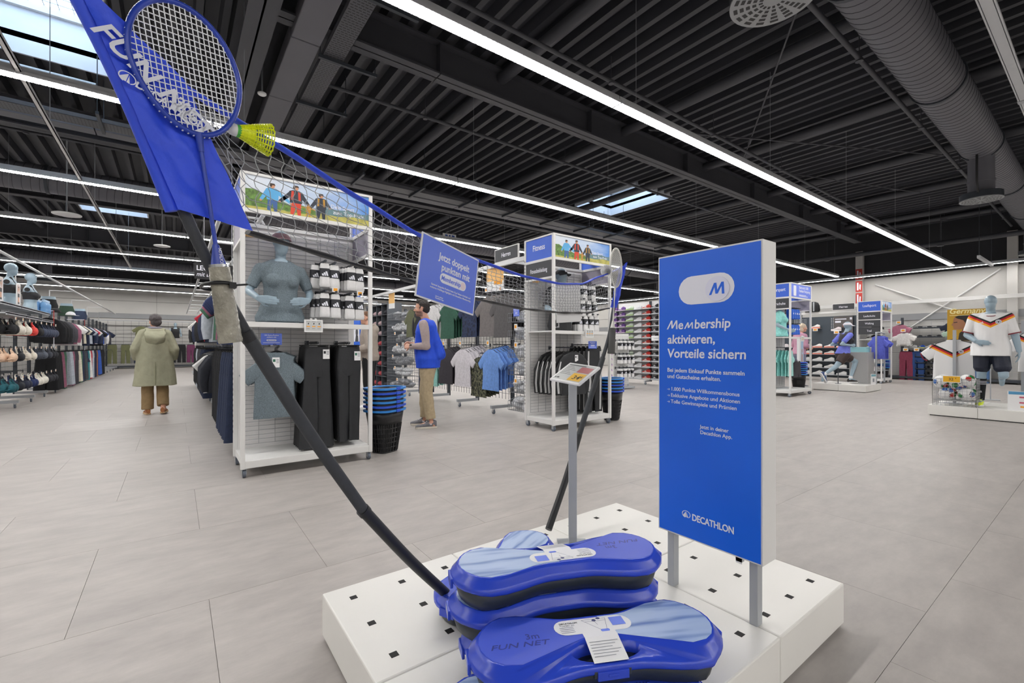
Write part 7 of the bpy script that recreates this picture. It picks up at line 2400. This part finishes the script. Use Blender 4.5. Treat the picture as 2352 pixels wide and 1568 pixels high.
for r, z in enumerate((.2, .42, .64, .86, 1.08)):
    for k in range(9):
        ci = (0 if r > 2 else 2) if k < 4 else 1
        o = put('running_shoe', OR2[ci], None, (17.12, 5.2 + .34 * k, z + .001), pi / 2 * -1 + pi)
        tag(o, f'{OW[ci]} running shoe, {ORD7[k]} on the {lev[r]} shelf of the dark shoe wall', 'shoe', f'{OW[ci]} shoes on shelf {r + 1} of the dark shoe wall')
for (yy, z, ci) in ((5.35, 1.62, 1), (5.30, 1.30, 4), (5.95, 1.72, 0), (6.75, 1.68, 3), (6.5, 1.32, 5)):
    s = put('running_shoe', OR2[ci], None, (17.14, yy, z), pi / 2)
    tag(s, f'{OW[ci]} running shoe displayed singly high on the dark shoe wall', 'shoe')
    sh = thing('peg_shelf', f'small clear shelf under the single {OW[ci]} shoe', 'shelf', (17.25, yy, z))
    MB().box(-.2, 0, -.02, .22, -.008, -.002).obj('plate', [WPLAS], sh)
    ptag(17.03, yy + .1, z - .05, -pi / 2, f'orange price tag under the single {OW[ci]} shoe', w=.14, h=.09)
t = thing('poster_panel', 'dark running poster of an athlete on the shoe wall beside the Laufsport gondola', 'poster', (17.20, 5.28, 1.28), -pi / 2)
MB().box(-.30, .22, -.008, .008, 0, .80).obj('panel_board', [mat('warm grey print', '#5b5656', .5, 0, .15, 4)], t)
m = MB(); m.M = FM((0, -.0095, 0), (1, 0, 0), (0, 0, 1)); m.flat(disc(-.02, .50, .045, .06), .0002, 0).flat([(-.13, .25), (-.06, .20), (.02, .20), (.09, .25), (.11, .42), (.02, .45), (-.06, .45), (-.15, .42)], 0, 1).flat([(.06, .28), (.17, .32), (.16, .38), (.08, .38)], .0003, 0).flat([(-.26, .70), (.05, .70), (.05, .73), (-.26, .73)], 0, 2).flat([(-.26, .60), (-.1, .60), (-.1, .66), (-.26, .66)], 0, 2).flat([(.14, .69), (.20, .69), (.20, .76), (.14, .76)], 0, 2)
m.obj('poster_figure', [mat('print brown skin', '#7a5544', .5, 0, 0), INKD, INKW], t)
herren(17.0, 5.25, 2.27, -pi / 2, 'small dark Herren sign beside the blue Laufsport sign')
for yy, w in ((6.2, 'black rucksack on top of the dark shoe wall, beside the small Herren sign'), (7.0, 'dark rucksack on top of the dark shoe wall, farther from the Laufsport sign')):
    b = thing('rucksack', w, 'bag', (17.2, yy, 2.27))
    k = MB(); k.rings([[(.10 * q * cos(a), .22 * q * sin(a), z) for a in [2 * pi * j / 18 for j in range(18)]] for z, q in ((0, .95), (.05, 1.05), (.2, 1.0), (.30, .8), (.34, .4))], 0); k.obj('bag_body', [fab('#1e2022')], b)
    for q in (-.08, .08):
        MB().box(-.11, -.10, q - .02, q + .02, .02, .32).obj('strap', [GREYM], b)
# shoes inside the Laufsport gondola
for r, z in enumerate((1.35, 1.62)):
    for k in range(4):
        o = put('running_shoe', shoe_mesh('#1d1e22', '#e2e2e2') if k == 0 and r == 0 else bpy.data.meshes['running shoe.013'] if 'running shoe.013' in bpy.data.meshes else SHM[5], None, (17.08 + .22 * k, 4.42, z), pi / 2 - .3)
        tag(o, f'black and white trail shoe, {ORD7[k]} on the {["lower", "upper"][r]} shelf under the Trail plate', 'shoe', f'trail shoes on the {["lower", "upper"][r]} shelf of the Laufsport gondola')
    s = thing('gondola_shelf', f'white {["lower", "upper"][r]} shoe shelf inside the Laufsport gondola', 'shelf', (16.95, 4.30, z - .002))
    if r:
        MB().box(0, .9, 0, .5, -.012, 0).obj('board', [WHITE], s)
    else:
        MB().box(0, .9, 0, .5, -.006, 0).obj('board', [WHITE], s)
for r, z in enumerate((.15, .38, .61, .84, 1.07)):
    s = thing('gondola_shelf', f'grey {lev[r]} shoe shelf of the Laufsport gondola', 'shelf', (16.95, 4.32, z))
    MB().box(0, .9, 0, .48, -.010, 0).obj('board', [GREYM], s)
    for k in range(4):
        ci = (2, 1, 2, 1)[(k + r) % 4]
        o = put('running_shoe', OR2[ci], None, (17.08 + .22 * k, 4.42, z + .001), pi / 2 - .3)
        tag(o, f'{OW[ci]} running shoe, {ORD7[k]} on the {lev[r]} shelf of the Laufsport gondola', 'shoe', f'{OW[ci]} shoes on shelf {r + 1} of the Laufsport gondola')

# ================================================================ running display platform
for k, (y0, w) in enumerate(((3.65, 'under the running mannequin\'s front foot'), (4.22, 'under the running mannequin\'s trailing foot'))):
    for j in range(2):
        t = thing('display_platform', f'low grey platform module {w}, {"aisle side" if j == 0 else "wall side"}', 'platform', (13.3 + .58 * j, y0, 0), 0, 'modules of the running platform')
        m = MB(); m.box(.001, .578, .001, .568, .012, .17); m.obj('top_shell', [OFFW], t, bevel=.004); MB().box(.02, .56, .02, .55, 0, .012).obj('foot_frame', [BLACKP], t)
t = thing('pedestal', 'grey perforated pedestal behind the running mannequin', 'pedestal', (14.15, 4.0, .17))
MB().box(-.14, .30, -.2, .2, 0, .80).obj('case', [mat('grey perforated sheet', '#a8a8a8', .5, .1, .08, 120)], t, bevel=.004)
t = thing('shoe_box', 'pale turquoise box on the grey pedestal', 'box', (14.20, 4.03, .97))
MB().box(-.14, .16, -.17, .17, 0, .11).obj('box_body', [mat('turquoise card', '#9fd6da', .5, 0, .02)], t); MB().box(-.145, .165, -.175, .175, .10, .13).obj('box_lid', [mat('turquoise card', '#9fd6da')], t)
t = thing('tube_rack', 'rounded grey tube rack of lilac shirts beside the Laufsport gondola', 'clothing rack', (14.32, 3.72, .17))
MB().tube(spline([(0, 0, 0), (0, 0, 1.2), (.03, 0, 1.27), (.12, 0, 1.30), (.55, 0, 1.30), (.64, 0, 1.27), (.67, 0, 1.2), (.67, 0, 0)], 6), .02, 8).obj('frame_tube', [GREYM], t)
for k in range(6):
    hang('wtee', 14.47 + .075 * k, 3.72, 1.455, pi / 2 - .5, PURP if k % 2 else PURP2, f'{ORD7[k]} lilac shirt on the rounded tube rack', 'lilac shirts on the tube rack', True, .15)
t = thing('poster_panel', 'tall white poster panel with a running picture behind the running mannequin', 'poster', (13.05, 4.95, .0), .2)
MB().box(-.26, .26, .0, .06, .0, 1.35).obj('panel_board', [WPLAS], t)
m = MB(); m.M = FM((0, -.002, 0), (1, 0, 0), (0, 0, 1)); m.flat([(-.10, .1), (.24, .1), (.24, 1.3), (-.10, 1.3)], 0, 0).flat([(-.02, .35), (.10, .35), (.12, .9), (.0, .95)], .0004, 1).flat(disc(.05, 1.0, .05, .06), .0004, 1).flat([(-.10, .1), (.24, .1), (.24, .4), (-.10, .3)], .0002, 2)
m.obj('poster_picture', [mat('pale sky print', '#a8c4de', .5, 0, .1), mat('print orange skin', '#b56b45', .5, 0, .1), mat('print sand', '#c9a98c', .5, 0, .1)], t)
t = thing('price_board', 'small white tilted price board at the edge of the running platform', 'sign', (13.95, 3.68, .17), -.3)
MB().box(-.09, .09, -.004, .004, 0, .26).obj('card', [LBL], t); MB().quad((-.08, -.005, .2), (.08, -.005, .2), (.08, -.005, .25), (-.08, -.005, .25)).obj('blue_print', [mat('teal print', '#6fa7b5', .5, 0, 0)], t)
MB().quad((-.03, -.005, .06), (.03, -.005, .06), (.03, -.005, .15), (-.03, -.005, .15)).obj('small_print', [INKG], t)
# mint shirts and blue socks of the gondola beside the membership sign
for k in range(5):
    hang('wtee', 11.22, 4.48 + .07 * k, 1.10, .1, MINT if k else MINT2, f'{ORD7[k]} mint T-shirt of the stack in the gondola beside the membership sign', 'mint shirts in the gondola', True, .1)
hook_arm(11.22, 4.92, 1.095, .44, 0, 'display arm carrying the mint T-shirts')
for k in range(3):
    hang('shorts', 11.62, 4.50 + .07 * k, .80, 0, CHT, f'{ORD7[k]} pair of dark shorts beside the mint T-shirts', 'dark shorts in the gondola', True, .1)
hook_arm(11.62, 4.92, .80, .42, 0, 'display arm carrying the dark shorts')
for r in range(2):
    for c in range(4):
        socks(11.42 + .105 * c, 4.52, 2.0 - .36 * r, 3, f'blue sock pack on {["upper", "lower"][r]} row {ORD7[c]} peg of the mint gondola', 'blue sock packs', SPB)
eink3(11.42, 4.316, 1.29, 'small white price display on the shelf edge of the gondola with mint shirts')

# ================================================================ football display
for i in range(3):
    for j in range(2):
        t = thing('display_platform', f'low grey module of the football platform, {["under the ball basket", "under the footballer", "at the picture edge"][i]}, {["front row", "back row"][j]}', 'platform', (9.85 + .62 * j, 1.31 - .57 * i, 0), 0, 'modules of the football platform')
        m = MB(); m.box(.001, .618, .001, .568, .014, PZ); m.obj('top_shell', [OFFW], t, bevel=.004); MB().box(.02, .6, .02, .55, 0, .014).obj('foot_frame', [BLACKP], t)
def wire_crate(x, y, z, W, D, H, s, label):
    t = thing('wire_crate', label, 'wire basket', (x, y, z))
    m = MB(); w = .002
    nx, ny, nz = round(W / s), round(D / s), round(H / s)
    for k in range(nz + 1):
        zz = H * k / nz
        for yy in (0, D):
            m.box(0, W, yy - w, yy + w, zz - w, zz + w)
        for xx in (0, W):
            m.box(xx - w, xx + w, 0, D, zz - w, zz + w)
    for k in range(nx + 1):
        xx = W * k / nx
        for yy in (0, D):
            m.box(xx - w, xx + w, yy - w, yy + w, 0, H)
        m.box(xx - w, xx + w, 0, D, .08 - w, .08 + w)
    for k in range(ny + 1):
        yy = D * k / ny
        for xx in (0, W):
            m.box(xx - w, xx + w, yy - w, yy + w, 0, H)
        m.box(0, W, yy - w, yy + w, .08 - w, .08 + w)
    m.obj('wire_mesh', [WIREM], t, kind='stuff')
    m = MB(); m.tube([(0, 0, H), (W, 0, H), (W, D, H), (0, D, H)], .005, 6, closed=True); m.obj('top_rim', [WIREM], t)
    return t
wire_crate(9.88, 1.33, PZ, .42, .50, .43, .05, 'white wire basket of footballs on the football platform')
BALLW = mat('white ball panel', '#e6e6e6', .35, 0, .02)
def ball_mesh(cols, seed):
    bm = bmesh.new(); bmesh.ops.create_icosphere(bm, subdivisions=4, radius=.105)
    me = bpy.data.meshes.new('football'); bm.to_mesh(me); bm.free()
    for m in [BALLW] + [mat('ball ' + c, c, .35, 0, .02) for c in cols]:
        me.materials.append(m)
    rn = random.Random(seed)
    cs = [V((rn.gauss(0, 1), rn.gauss(0, 1), rn.gauss(0, 1))).normalized() for _ in range(16)]
    ml = []
    for p in me.polygons:
        n = p.center.normalized()
        k = 0
        for i, c in enumerate(cs):
            a = n.angle(c)
            w = .43 + .08 * sin(5 * atan2(n.cross(c).z, n.dot(c)))
            if a < w * .8:
                k = 1 + i % (len(cols) - 1)
            elif a < w:
                k = max(k, 0) if k else (len(cols) if a > w * .93 else 0)
        ml.append(k)
    me.polygons.foreach_set('material_index', ml); me.polygons.foreach_set('use_smooth', [True] * len(ml)); me.update()
    return me
BM = [ball_mesh(('#2f7a45', '#b5322f', '#2a5fa8', '#3a3c44'), s) for s in (1, 2, 3, 4)]
spots = [(.11, .12, .19), (.11, .34, .19), (.31, .13, .19), (.31, .36, .19), (.12, .23, .36), (.31, .24, .36), (.11, .41, .37), (.30, .42, .38), (.12, .06 + .05, .40)]
for k, (a, b, c) in enumerate(spots):
    o = put('football', BM[k % 4], None, (9.88 + a, 1.33 + b, PZ + c), k * 1.1)
    o.rotation_euler = (k * .7, k * 1.3, k * 2.1)
    tag(o, f'white football with green, red and blue panels, {["front lower", "back lower", "inner lower", "rear lower", "upper middle", "upper rear", "upper back", "top inner", "topmost front"][k]} one in the wire basket', 'ball', 'footballs in the wire basket')
t = thing('price_display', 'yellow price display reading 32 on the ball basket', 'price display', (9.865, 1.60, .60), -pi / 2)
MB().box(-.105, .105, -.012, 0, -.055, .055).obj('display_case', [WPLAS], t, bevel=.003)
MB().quad((-.097, -.0125, -.046), (.097, -.0125, -.046), (.097, -.0125, .046), (-.097, -.0125, .046)).obj('screen', [mat('amber screen', '#e0aa1d', .5, 0, 0)], t)
txt(t, '32', FM((-.035, -.013, -.02), (1, 0, 0), (0, 0, 1)), .058, INKD, .01, 0, ext=.0001)
txt(t, '€', FM((.04, -.013, .005), (1, 0, 0), (0, 0, 1)), .026, INKD, .01, 0, ext=.0001)
# jersey rail behind the basket
def jersey_hang(x, y, z, rz, label, stand=True):
    t = thing('football_jersey', label, 'jersey', (x, y, z), rz)
    m = tee_mb(L=.74, W=.25, sl=(.36, -.36), sw=(.095, .085), seed=.7, amp=.008, n=30)
    me = m.mesh('jersey cloth', [MATS['hanging jersey']]); put('fabric', me, t)
    h = MB(); hanger_mb(h); h.obj('hanger', [HANG], t)
    k = MB(); k.M = FM((.09, -.024, -.27), (1, 0, 0), (0, 0, 1)); k.flat(disc(0, 0, .034, n=18), 0, 0).flat(disc(0, 0, .026, n=16), .001, 1).flat(disc(0, 0, .021, n=16), .002, 0).flat([(q * .015, w * .015) for q, w in ((0, .9), (.3, .5), (1, .6), (.7, -.1), (.4, -.3), (.5, -.9), (0, -.5), (-.5, -.9), (-.4, -.3), (-.7, -.1), (-1, .6), (-.3, .5))], .003, 1)
    k.obj('crest', [INKW, INKD], t)
    for s in (-1, 1):
        for e in range(3):
            MB().tube([(s * .09, -.014 - .006 * e + .012, -.085), (s * .20, -.012 - .006 * e + .012, -.122), (s * .30, -.022 + .008 * e, -.22)], .0045, 5).obj('shoulder_stripe', [INKD], t)
        MB().tube([(s * .325, -.018, -.43), (s * .375, -.018, -.40), (s * .415, -.016, -.30)], .010, 6).obj('sleeve_cuff', [MATS['dark red cuff']], t)
    return t
def jersey2(nt, tc, x, y, z):
    a = mth(nt, 'ABSOLUTE', x)
    s = mth(nt, 'DIVIDE', mth(nt, 'SUBTRACT', mth(nt, 'SUBTRACT', z, mth(nt, 'MULTIPLY', a, .62)), -.56), .4)
    c = ramp(nt, s, [(0, '#e9e9ea'), (.44, '#f0a41e'), (.515, '#c3202c'), (.59, '#17181c'), (.665, '#e9e9ea')])
    mx = nt.nodes.new('ShaderNodeMix'); mx.data_type = 'RGBA'
    nt.links.new(mth(nt, 'LESS_THAN', y, .004), mx.inputs[0]); mx.inputs[6].default_value = (*S('#e9e9ea'), 1); nt.links.new(c, mx.inputs[7])
    return mx.outputs[2]
ramp_mat('hanging jersey', jersey2, .75)
jersey_hang(10.50, 1.68, 1.30, -pi / 2 + .1, 'white chevron football jersey hanging behind the ball basket')
t = thing('jersey_stand', 'slim grey post carrying the hanging football jersey', 'display stand', (10.45, 1.66, PZ))
MB().box(-.02, .02, -.02, .02, 0, 1.22).obj('post', [GREYM], t); MB().tube([(0, 0, 1.10), (.12, 0, 1.13)], .008, 6).obj('hook', [GREYM], t); MB().box(-.12, .12, -.12, .12, 0, .006).obj('foot_plate', [GREYM], t)
jersey_hang(10.95, .74, 1.45, -pi / 2, 'white chevron football jersey at the picture edge behind the footballer')
t = thing('jersey_stand', 'slim grey post carrying the jersey at the picture edge', 'display stand', (11.05, .95, PZ))
MB().box(-.02, .02, -.02, .02, 0, 1.36).obj('post', [GREYM], t); MB().tube([(0, 0, 1.28), (-.1, -.2, 1.285)], .008, 6).obj('hook', [GREYM], t); MB().box(-.12, .12, -.12, .12, 0, .006).obj('foot_plate', [GREYM], t)
wire_crate(10.75, .42, .55, .40, .42, .38, .05, 'white wire basket of turquoise balls at the picture edge')
t = thing('pedestal', 'grey stand under the basket of turquoise balls', 'pedestal', (10.75, .40, PZ)); MB().box(0, .42, 0, .46, 0, .375).obj('case', [GREYM], t)
BM2 = [ball_mesh(('#57c0d8', '#3fa5c4', '#57c0d8', '#2f5a70'), s) for s in (7, 8)]
for k, (a, b, c) in enumerate(((.11, .11, .20), (.11, .31, .20), (.29, .11, .20), (.29, .31, .20), (.12, .22, .36), (.29, .2, .37))):
    o = put('football', BM2[k % 2], None, (10.75 + a, .42 + b, .55 + c), k)
    tag(o, f'turquoise ball, {["front", "second", "third", "fourth", "upper front", "upper back"][k]} one in the basket at the picture edge', 'ball', 'turquoise balls')
t = thing('product_board', 'white product board with red and orange print standing on the football platform', 'sign', (9.93, .76, PZ), -pi / 2 - .12)
MB().box(-.25, .25, -.006, .006, 0, .285).obj('card', [LBL], t)
m = MB(); m.M = FM((0, -.0075, 0), (1, 0, 0), (0, 0, 1)); m.flat([(-.24, .235), (.24, .25), (.24, .28), (-.24, .28)], 0, 0)
for a, b, c in ((-.10, .20, 1), (-.02, .20, 2), (-.10, .12, 1), (-.02, .12, 2), (-.09, .06, 2)):
    m.flat([(a - .03, b - .012), (a + .03, b - .012), (a + .03, b + .012), (a - .03, b + .012)], 0, c)
m.obj('board_print', [mat('teal blue print', '#4f92bd', .5, 0, 0), mat('rose print', '#c9647a', .5, 0, 0), ORANGE], t)
# yellow poster with a man's profile
t = thing('poster_panel', 'large yellow Germany poster with a man\'s head in profile', 'poster', (13.6, 1.95, 1.235), -pi / 2 + .15)
t.scale = (.62,) * 3
MB().box(-.52, .52, 0, .02, 0, 1.10).obj('panel_board', [mat('mustard print', '#b98f22', .5, 0, .03)], t)
m = MB(); m.M = FM((0, -.0015, 0), (1, 0, 0), (0, 0, 1))
m.M = m.M @ Matrix.Translation((-.20, .10, 0)) @ Matrix.Diagonal((.80, .86, 1, 1))
m.flat([(-.06, -.11), (.80, -.11), (.48, .55), (.10, .40), (.06, .28), (-.02, .20)], 0, 0)
m.flat([(-.22, .62), (-.20, .76), (-.16, .86), (.0, .93), (.25, .92), (.40, .80), (.42, .5), (.30, .30), (.14, .16), (.10, .36), (-.02, .34), (-.14, .35), (-.20, .38), (-.20, .43), (-.22, .46), (-.20, .49), (-.27, .53), (-.26, .56)], .0004, 1)
m.flat([(-.16, .86), (.0, .93), (.25, .93), (.44, .82), (.46, .5), (.34, .28), (.22, .2), (.20, .42), (.16, .62), (.10, .72), (-.10, .80)], .0008, 2)
m.flat([(-.20, .64), (-.08, .66), (-.08, .63), (-.19, .615)], .0010, 2)
m.obj('portrait', [mat('dark coat print', '#2a2622', .5, 0, .1), mat('portrait skin print', '#9c6b4c', .5, 0, .1, 3), mat('portrait hair print', '#231d1a', .5, 0, .1)], t)
txt(t, 'Germany', FM((-.48, -.003, .955), (1, 0, 0), (0, 0, 1)), .25, mat('pale yellow print', '#f2e7a8', .5, 0, 0), .018, .25, xs=.93)
m = MB(); m.M = FM((0, -.003, 0), (1, 0, 0), (0, 0, 1)); m.flat([(-.46, .885), (.02, .885), (.02, .90), (-.46, .90)]).flat([(.08, .885), (.30, .885), (.30, .90), (.08, .90)]); m.obj('poster_line', [MATS['pale yellow print']], t)
MB().box(.515, .545, -.01, .03, -1.985, 1.14).box(.3, .75, -.2, .2, -1.99, -1.97).obj('poster_post', [GREYM], t)

# ================================================================ side-wall kids rack
t = thing('wall_rack', 'grey wire wall rack of small T-shirts, shoes and trousers along the side wall', 'shelf unit', (20.12, 1.2, 0))
g = MB(); w = .003
z = .3
while z < 2.0:
    g.box(-w, w, 0, 5.2, z - w, z + w); z += .075
for k in range(18):
    g.box(-w, w, .15 + .3 * k - w, .15 + .3 * k + w, .2, 2.0)
g.obj('wire_grid', [GREYM], t, kind='stuff')
for yy in (.9, 2.1, 3.3, 4.5):
    MB().box(-.05, .05, yy - .03, yy + .03, .05, 2.1).obj('upright', [DGREY], t)
MB().box(-.5, .05, 0, 5.2, .05, .12).obj('base_shelf', [DGREY], t)
def wallstack(key, y, z, n, m, label, x0=19.6):
    hook_arm(0, 0, 0, .5, 0, 'wall arm carrying the ' + label)
    a = [o for o in COL.objects if o.get('label') == 'wall arm carrying the ' + label][0]; a.location = (20.08, y, z + .006); a.rotation_euler = (0, 0, -pi / 2)
    for k in range(n):
        hang(key, x0 + .07 * k, y, z + .012 * k, -pi / 2, m, uniq(f'{ORD7[k]} {label}'), 'stack of ' + label, True, .1)
    ptag(x0 - .06, y, z + .03, -pi / 2, 'orange price tag of the ' + label, w=.13, h=.10)
wallstack('kidtee', 4.35, 1.62, 4, fab('#d7d5d3'), 'white small T-shirts with a print on the side wall')
wallstack('kidtee', 4.50, 1.90, 3, fab('#a5677c'), 'rose small T-shirts on the side wall', 19.75)
wallstack('kidtee', 3.10, 1.74, 4, fab('#9fb7a6'), 'sage green small T-shirts on the side wall')
wallstack('kidtee', 3.18, 1.94, 3, fab('#20283c'), 'navy small T-shirts on the side wall', 19.72)
for yy, hx, cw in ((4.30, '#7d3148', 'wine red'), (4.02, '#27467d', 'royal blue'), (3.38, '#2a4a86', 'denim blue'), (3.12, '#b5a78f', 'sand'), (2.86, '#39463f', 'dark green'), (2.55, '#4d6f9c', 'light denim')):
    wallstack('pants', yy, .98, 3, fab(hx), f'{cw} small trousers on the side wall', 19.66)
for r in range(4):
    for c in range(2):
        s = thing('shoe_tray', f'dark shoe tray, {["lowest", "second", "third", "top"][r]} level of the {["first", "second"][c]} tray column by the side wall', 'shoe tray', (19.62, 3.52 + .28 * c, .16 + .20 * r), 0, 'shoe trays by the side wall')
        MB().box(0, .35, 0, .26, 0, .012).box(0, .35, 0, .012, 0, .12).box(0, .35, .248, .26, 0, .12).box(0, .012, 0, .26, 0, .035).obj('tray', [DGREY], s)
        o = put('trainer', SHM[5], None, (19.70, 3.56 + .28 * c, .173 + .20 * r), pi / 2 - .4 + .1 * c)
        o.scale = (.72,) * 3; tag(o, f'small black trainer in the {["lowest", "second", "third", "top"][r]} tray of the {["first", "second"][c]} tray column', 'shoe', 'small black trainers by the side wall')
for r, z in enumerate((1.42, 1.72)):
    s = thing('wall_shelf', f'dark shelf of black sandals on the side wall, {["lower", "upper"][r]} one', 'shelf', (19.75, 3.42, z))
    MB().box(0, .34, 0, .72, -.014, 0).box(0, .01, 0, .72, 0, .03).obj('board', [DGREY], s)
    for k in range(3):
        o = put('sandal', SHM[5], None, (19.82, 3.46 + .23 * k, z + .001), pi / 2); o.scale = (.75, .75, .55)
        tag(o, f'black low shoe on the {["lower", "upper"][r]} dark shelf of the side wall', 'shoe', f'black low shoes on the {["lower", "upper"][r]} wall shelf')
for k in range(4):
    o = put('trainer', [OR2[0], OR2[2], OR2[3], OR2[2]][k], None, (19.80, 3.46 + .20 * k, 1.06 + .01), pi / 2 - .5); o.scale = (.8,) * 3
    tag(o, f'colourful small trainer, {ORD7[k]} of the row above the shoe trays', 'shoe', 'small trainers above the trays')
s = thing('wall_shelf', 'white shelf of colourful small trainers above the shoe trays', 'shelf', (19.72, 3.40, 1.069)); MB().box(0, .36, 0, .86, -.012, 0).obj('board', [GREYM], s)

# ================================================================ far-wall rack at the end of the aisle
t = thing('wall_rack', 'wire wall rack of dark clothes along the far pale wall', 'shelf unit', (-4.2, 30.1, 0))
g = MB()
for k in range(12):
    g.box(0, 9, -.004, .004, .3 + .18 * k - .004, .3 + .18 * k + .004)
for k in range(31):
    g.box(.3 * k - .004, .3 * k + .004, -.004, .004, .2, 2.4)
g.obj('wire_grid', [DGREY], t, kind='stuff')
MB().box(0, 9, -.02, .02, 2.4, 2.44).obj('top_rail', [GREYM], t)
MB().box(0, 9, -.45, .02, .06, .14).obj('base_shelf', [DGREY], t)
for z in (1.22,):
    MB().tube([(.2, -.4, z), (8.8, -.4, z)], .012, 6).obj('hang_rail', [DGREY], t)
run_line([(OL, 'olive', 'pants', 2), (NV, 'navy', 'pants', 2), (OL, 'dark olive', 'pants', 1), (BL, 'black', 'pants', 2), ('#6d3458', 'purple', 'pants', 1), (BL, 'black', 'wide', 2), (LG, 'grey', 'pants', 1), (BL, 'black', 'pants', 3)], -2.5, 29.7, 1.24, .44, 'far-wall rack', 'lower', 0, 0, (1, 0), .05)
run_line([(OL, 'olive', 'tee', 1), ('#6f6a52', 'khaki', 'tee', 1)], -1.4, 29.75, 2.2, .75, 'far-wall rack', 'upper', 0, 0, (1, 0), .05)
hang('jacket', 2.15, 29.75, 2.15, 0, fab('#15161a'), 'black leather-like jacket hanging alone on the far wall rack', None, True)
hang('jacket', 2.55, 29.75, 2.1, 0, fab('#202229'), 'black jacket next to the lone one on the far wall rack', None, True)
f = Fig('m')
t = thing('bust_form', 'small grey mannequin bust in a black tank top on the far wall', 'mannequin', (.0, 29.8, .62), -pi / 2)
m = MB(); f.torso(m, 0, .95); f.head(m)
for sd in 'LR':
    f.arm(m, sd, 0, 0, .75)
finish(m, 'body', MANNE, t, .016, 2)
m = MB(); f.torso(m, .02, .93, 1.42); finish(m, 'tank_top', BLK, t, .016, 2)
t = thing('shelf_display', 'small far wall shelf with a hiking picture', 'shelf', (1.0, 29.7, 1.7))
MB().box(0, .75, -.2, .3, 0, .03).obj('board', [DGREY], t); MB().box(.1, .65, .1, .12, .03, .35).obj('picture_card', [BMATS[1]], t)

for o in (SP, SPB, BF, BT):
    kill(o)
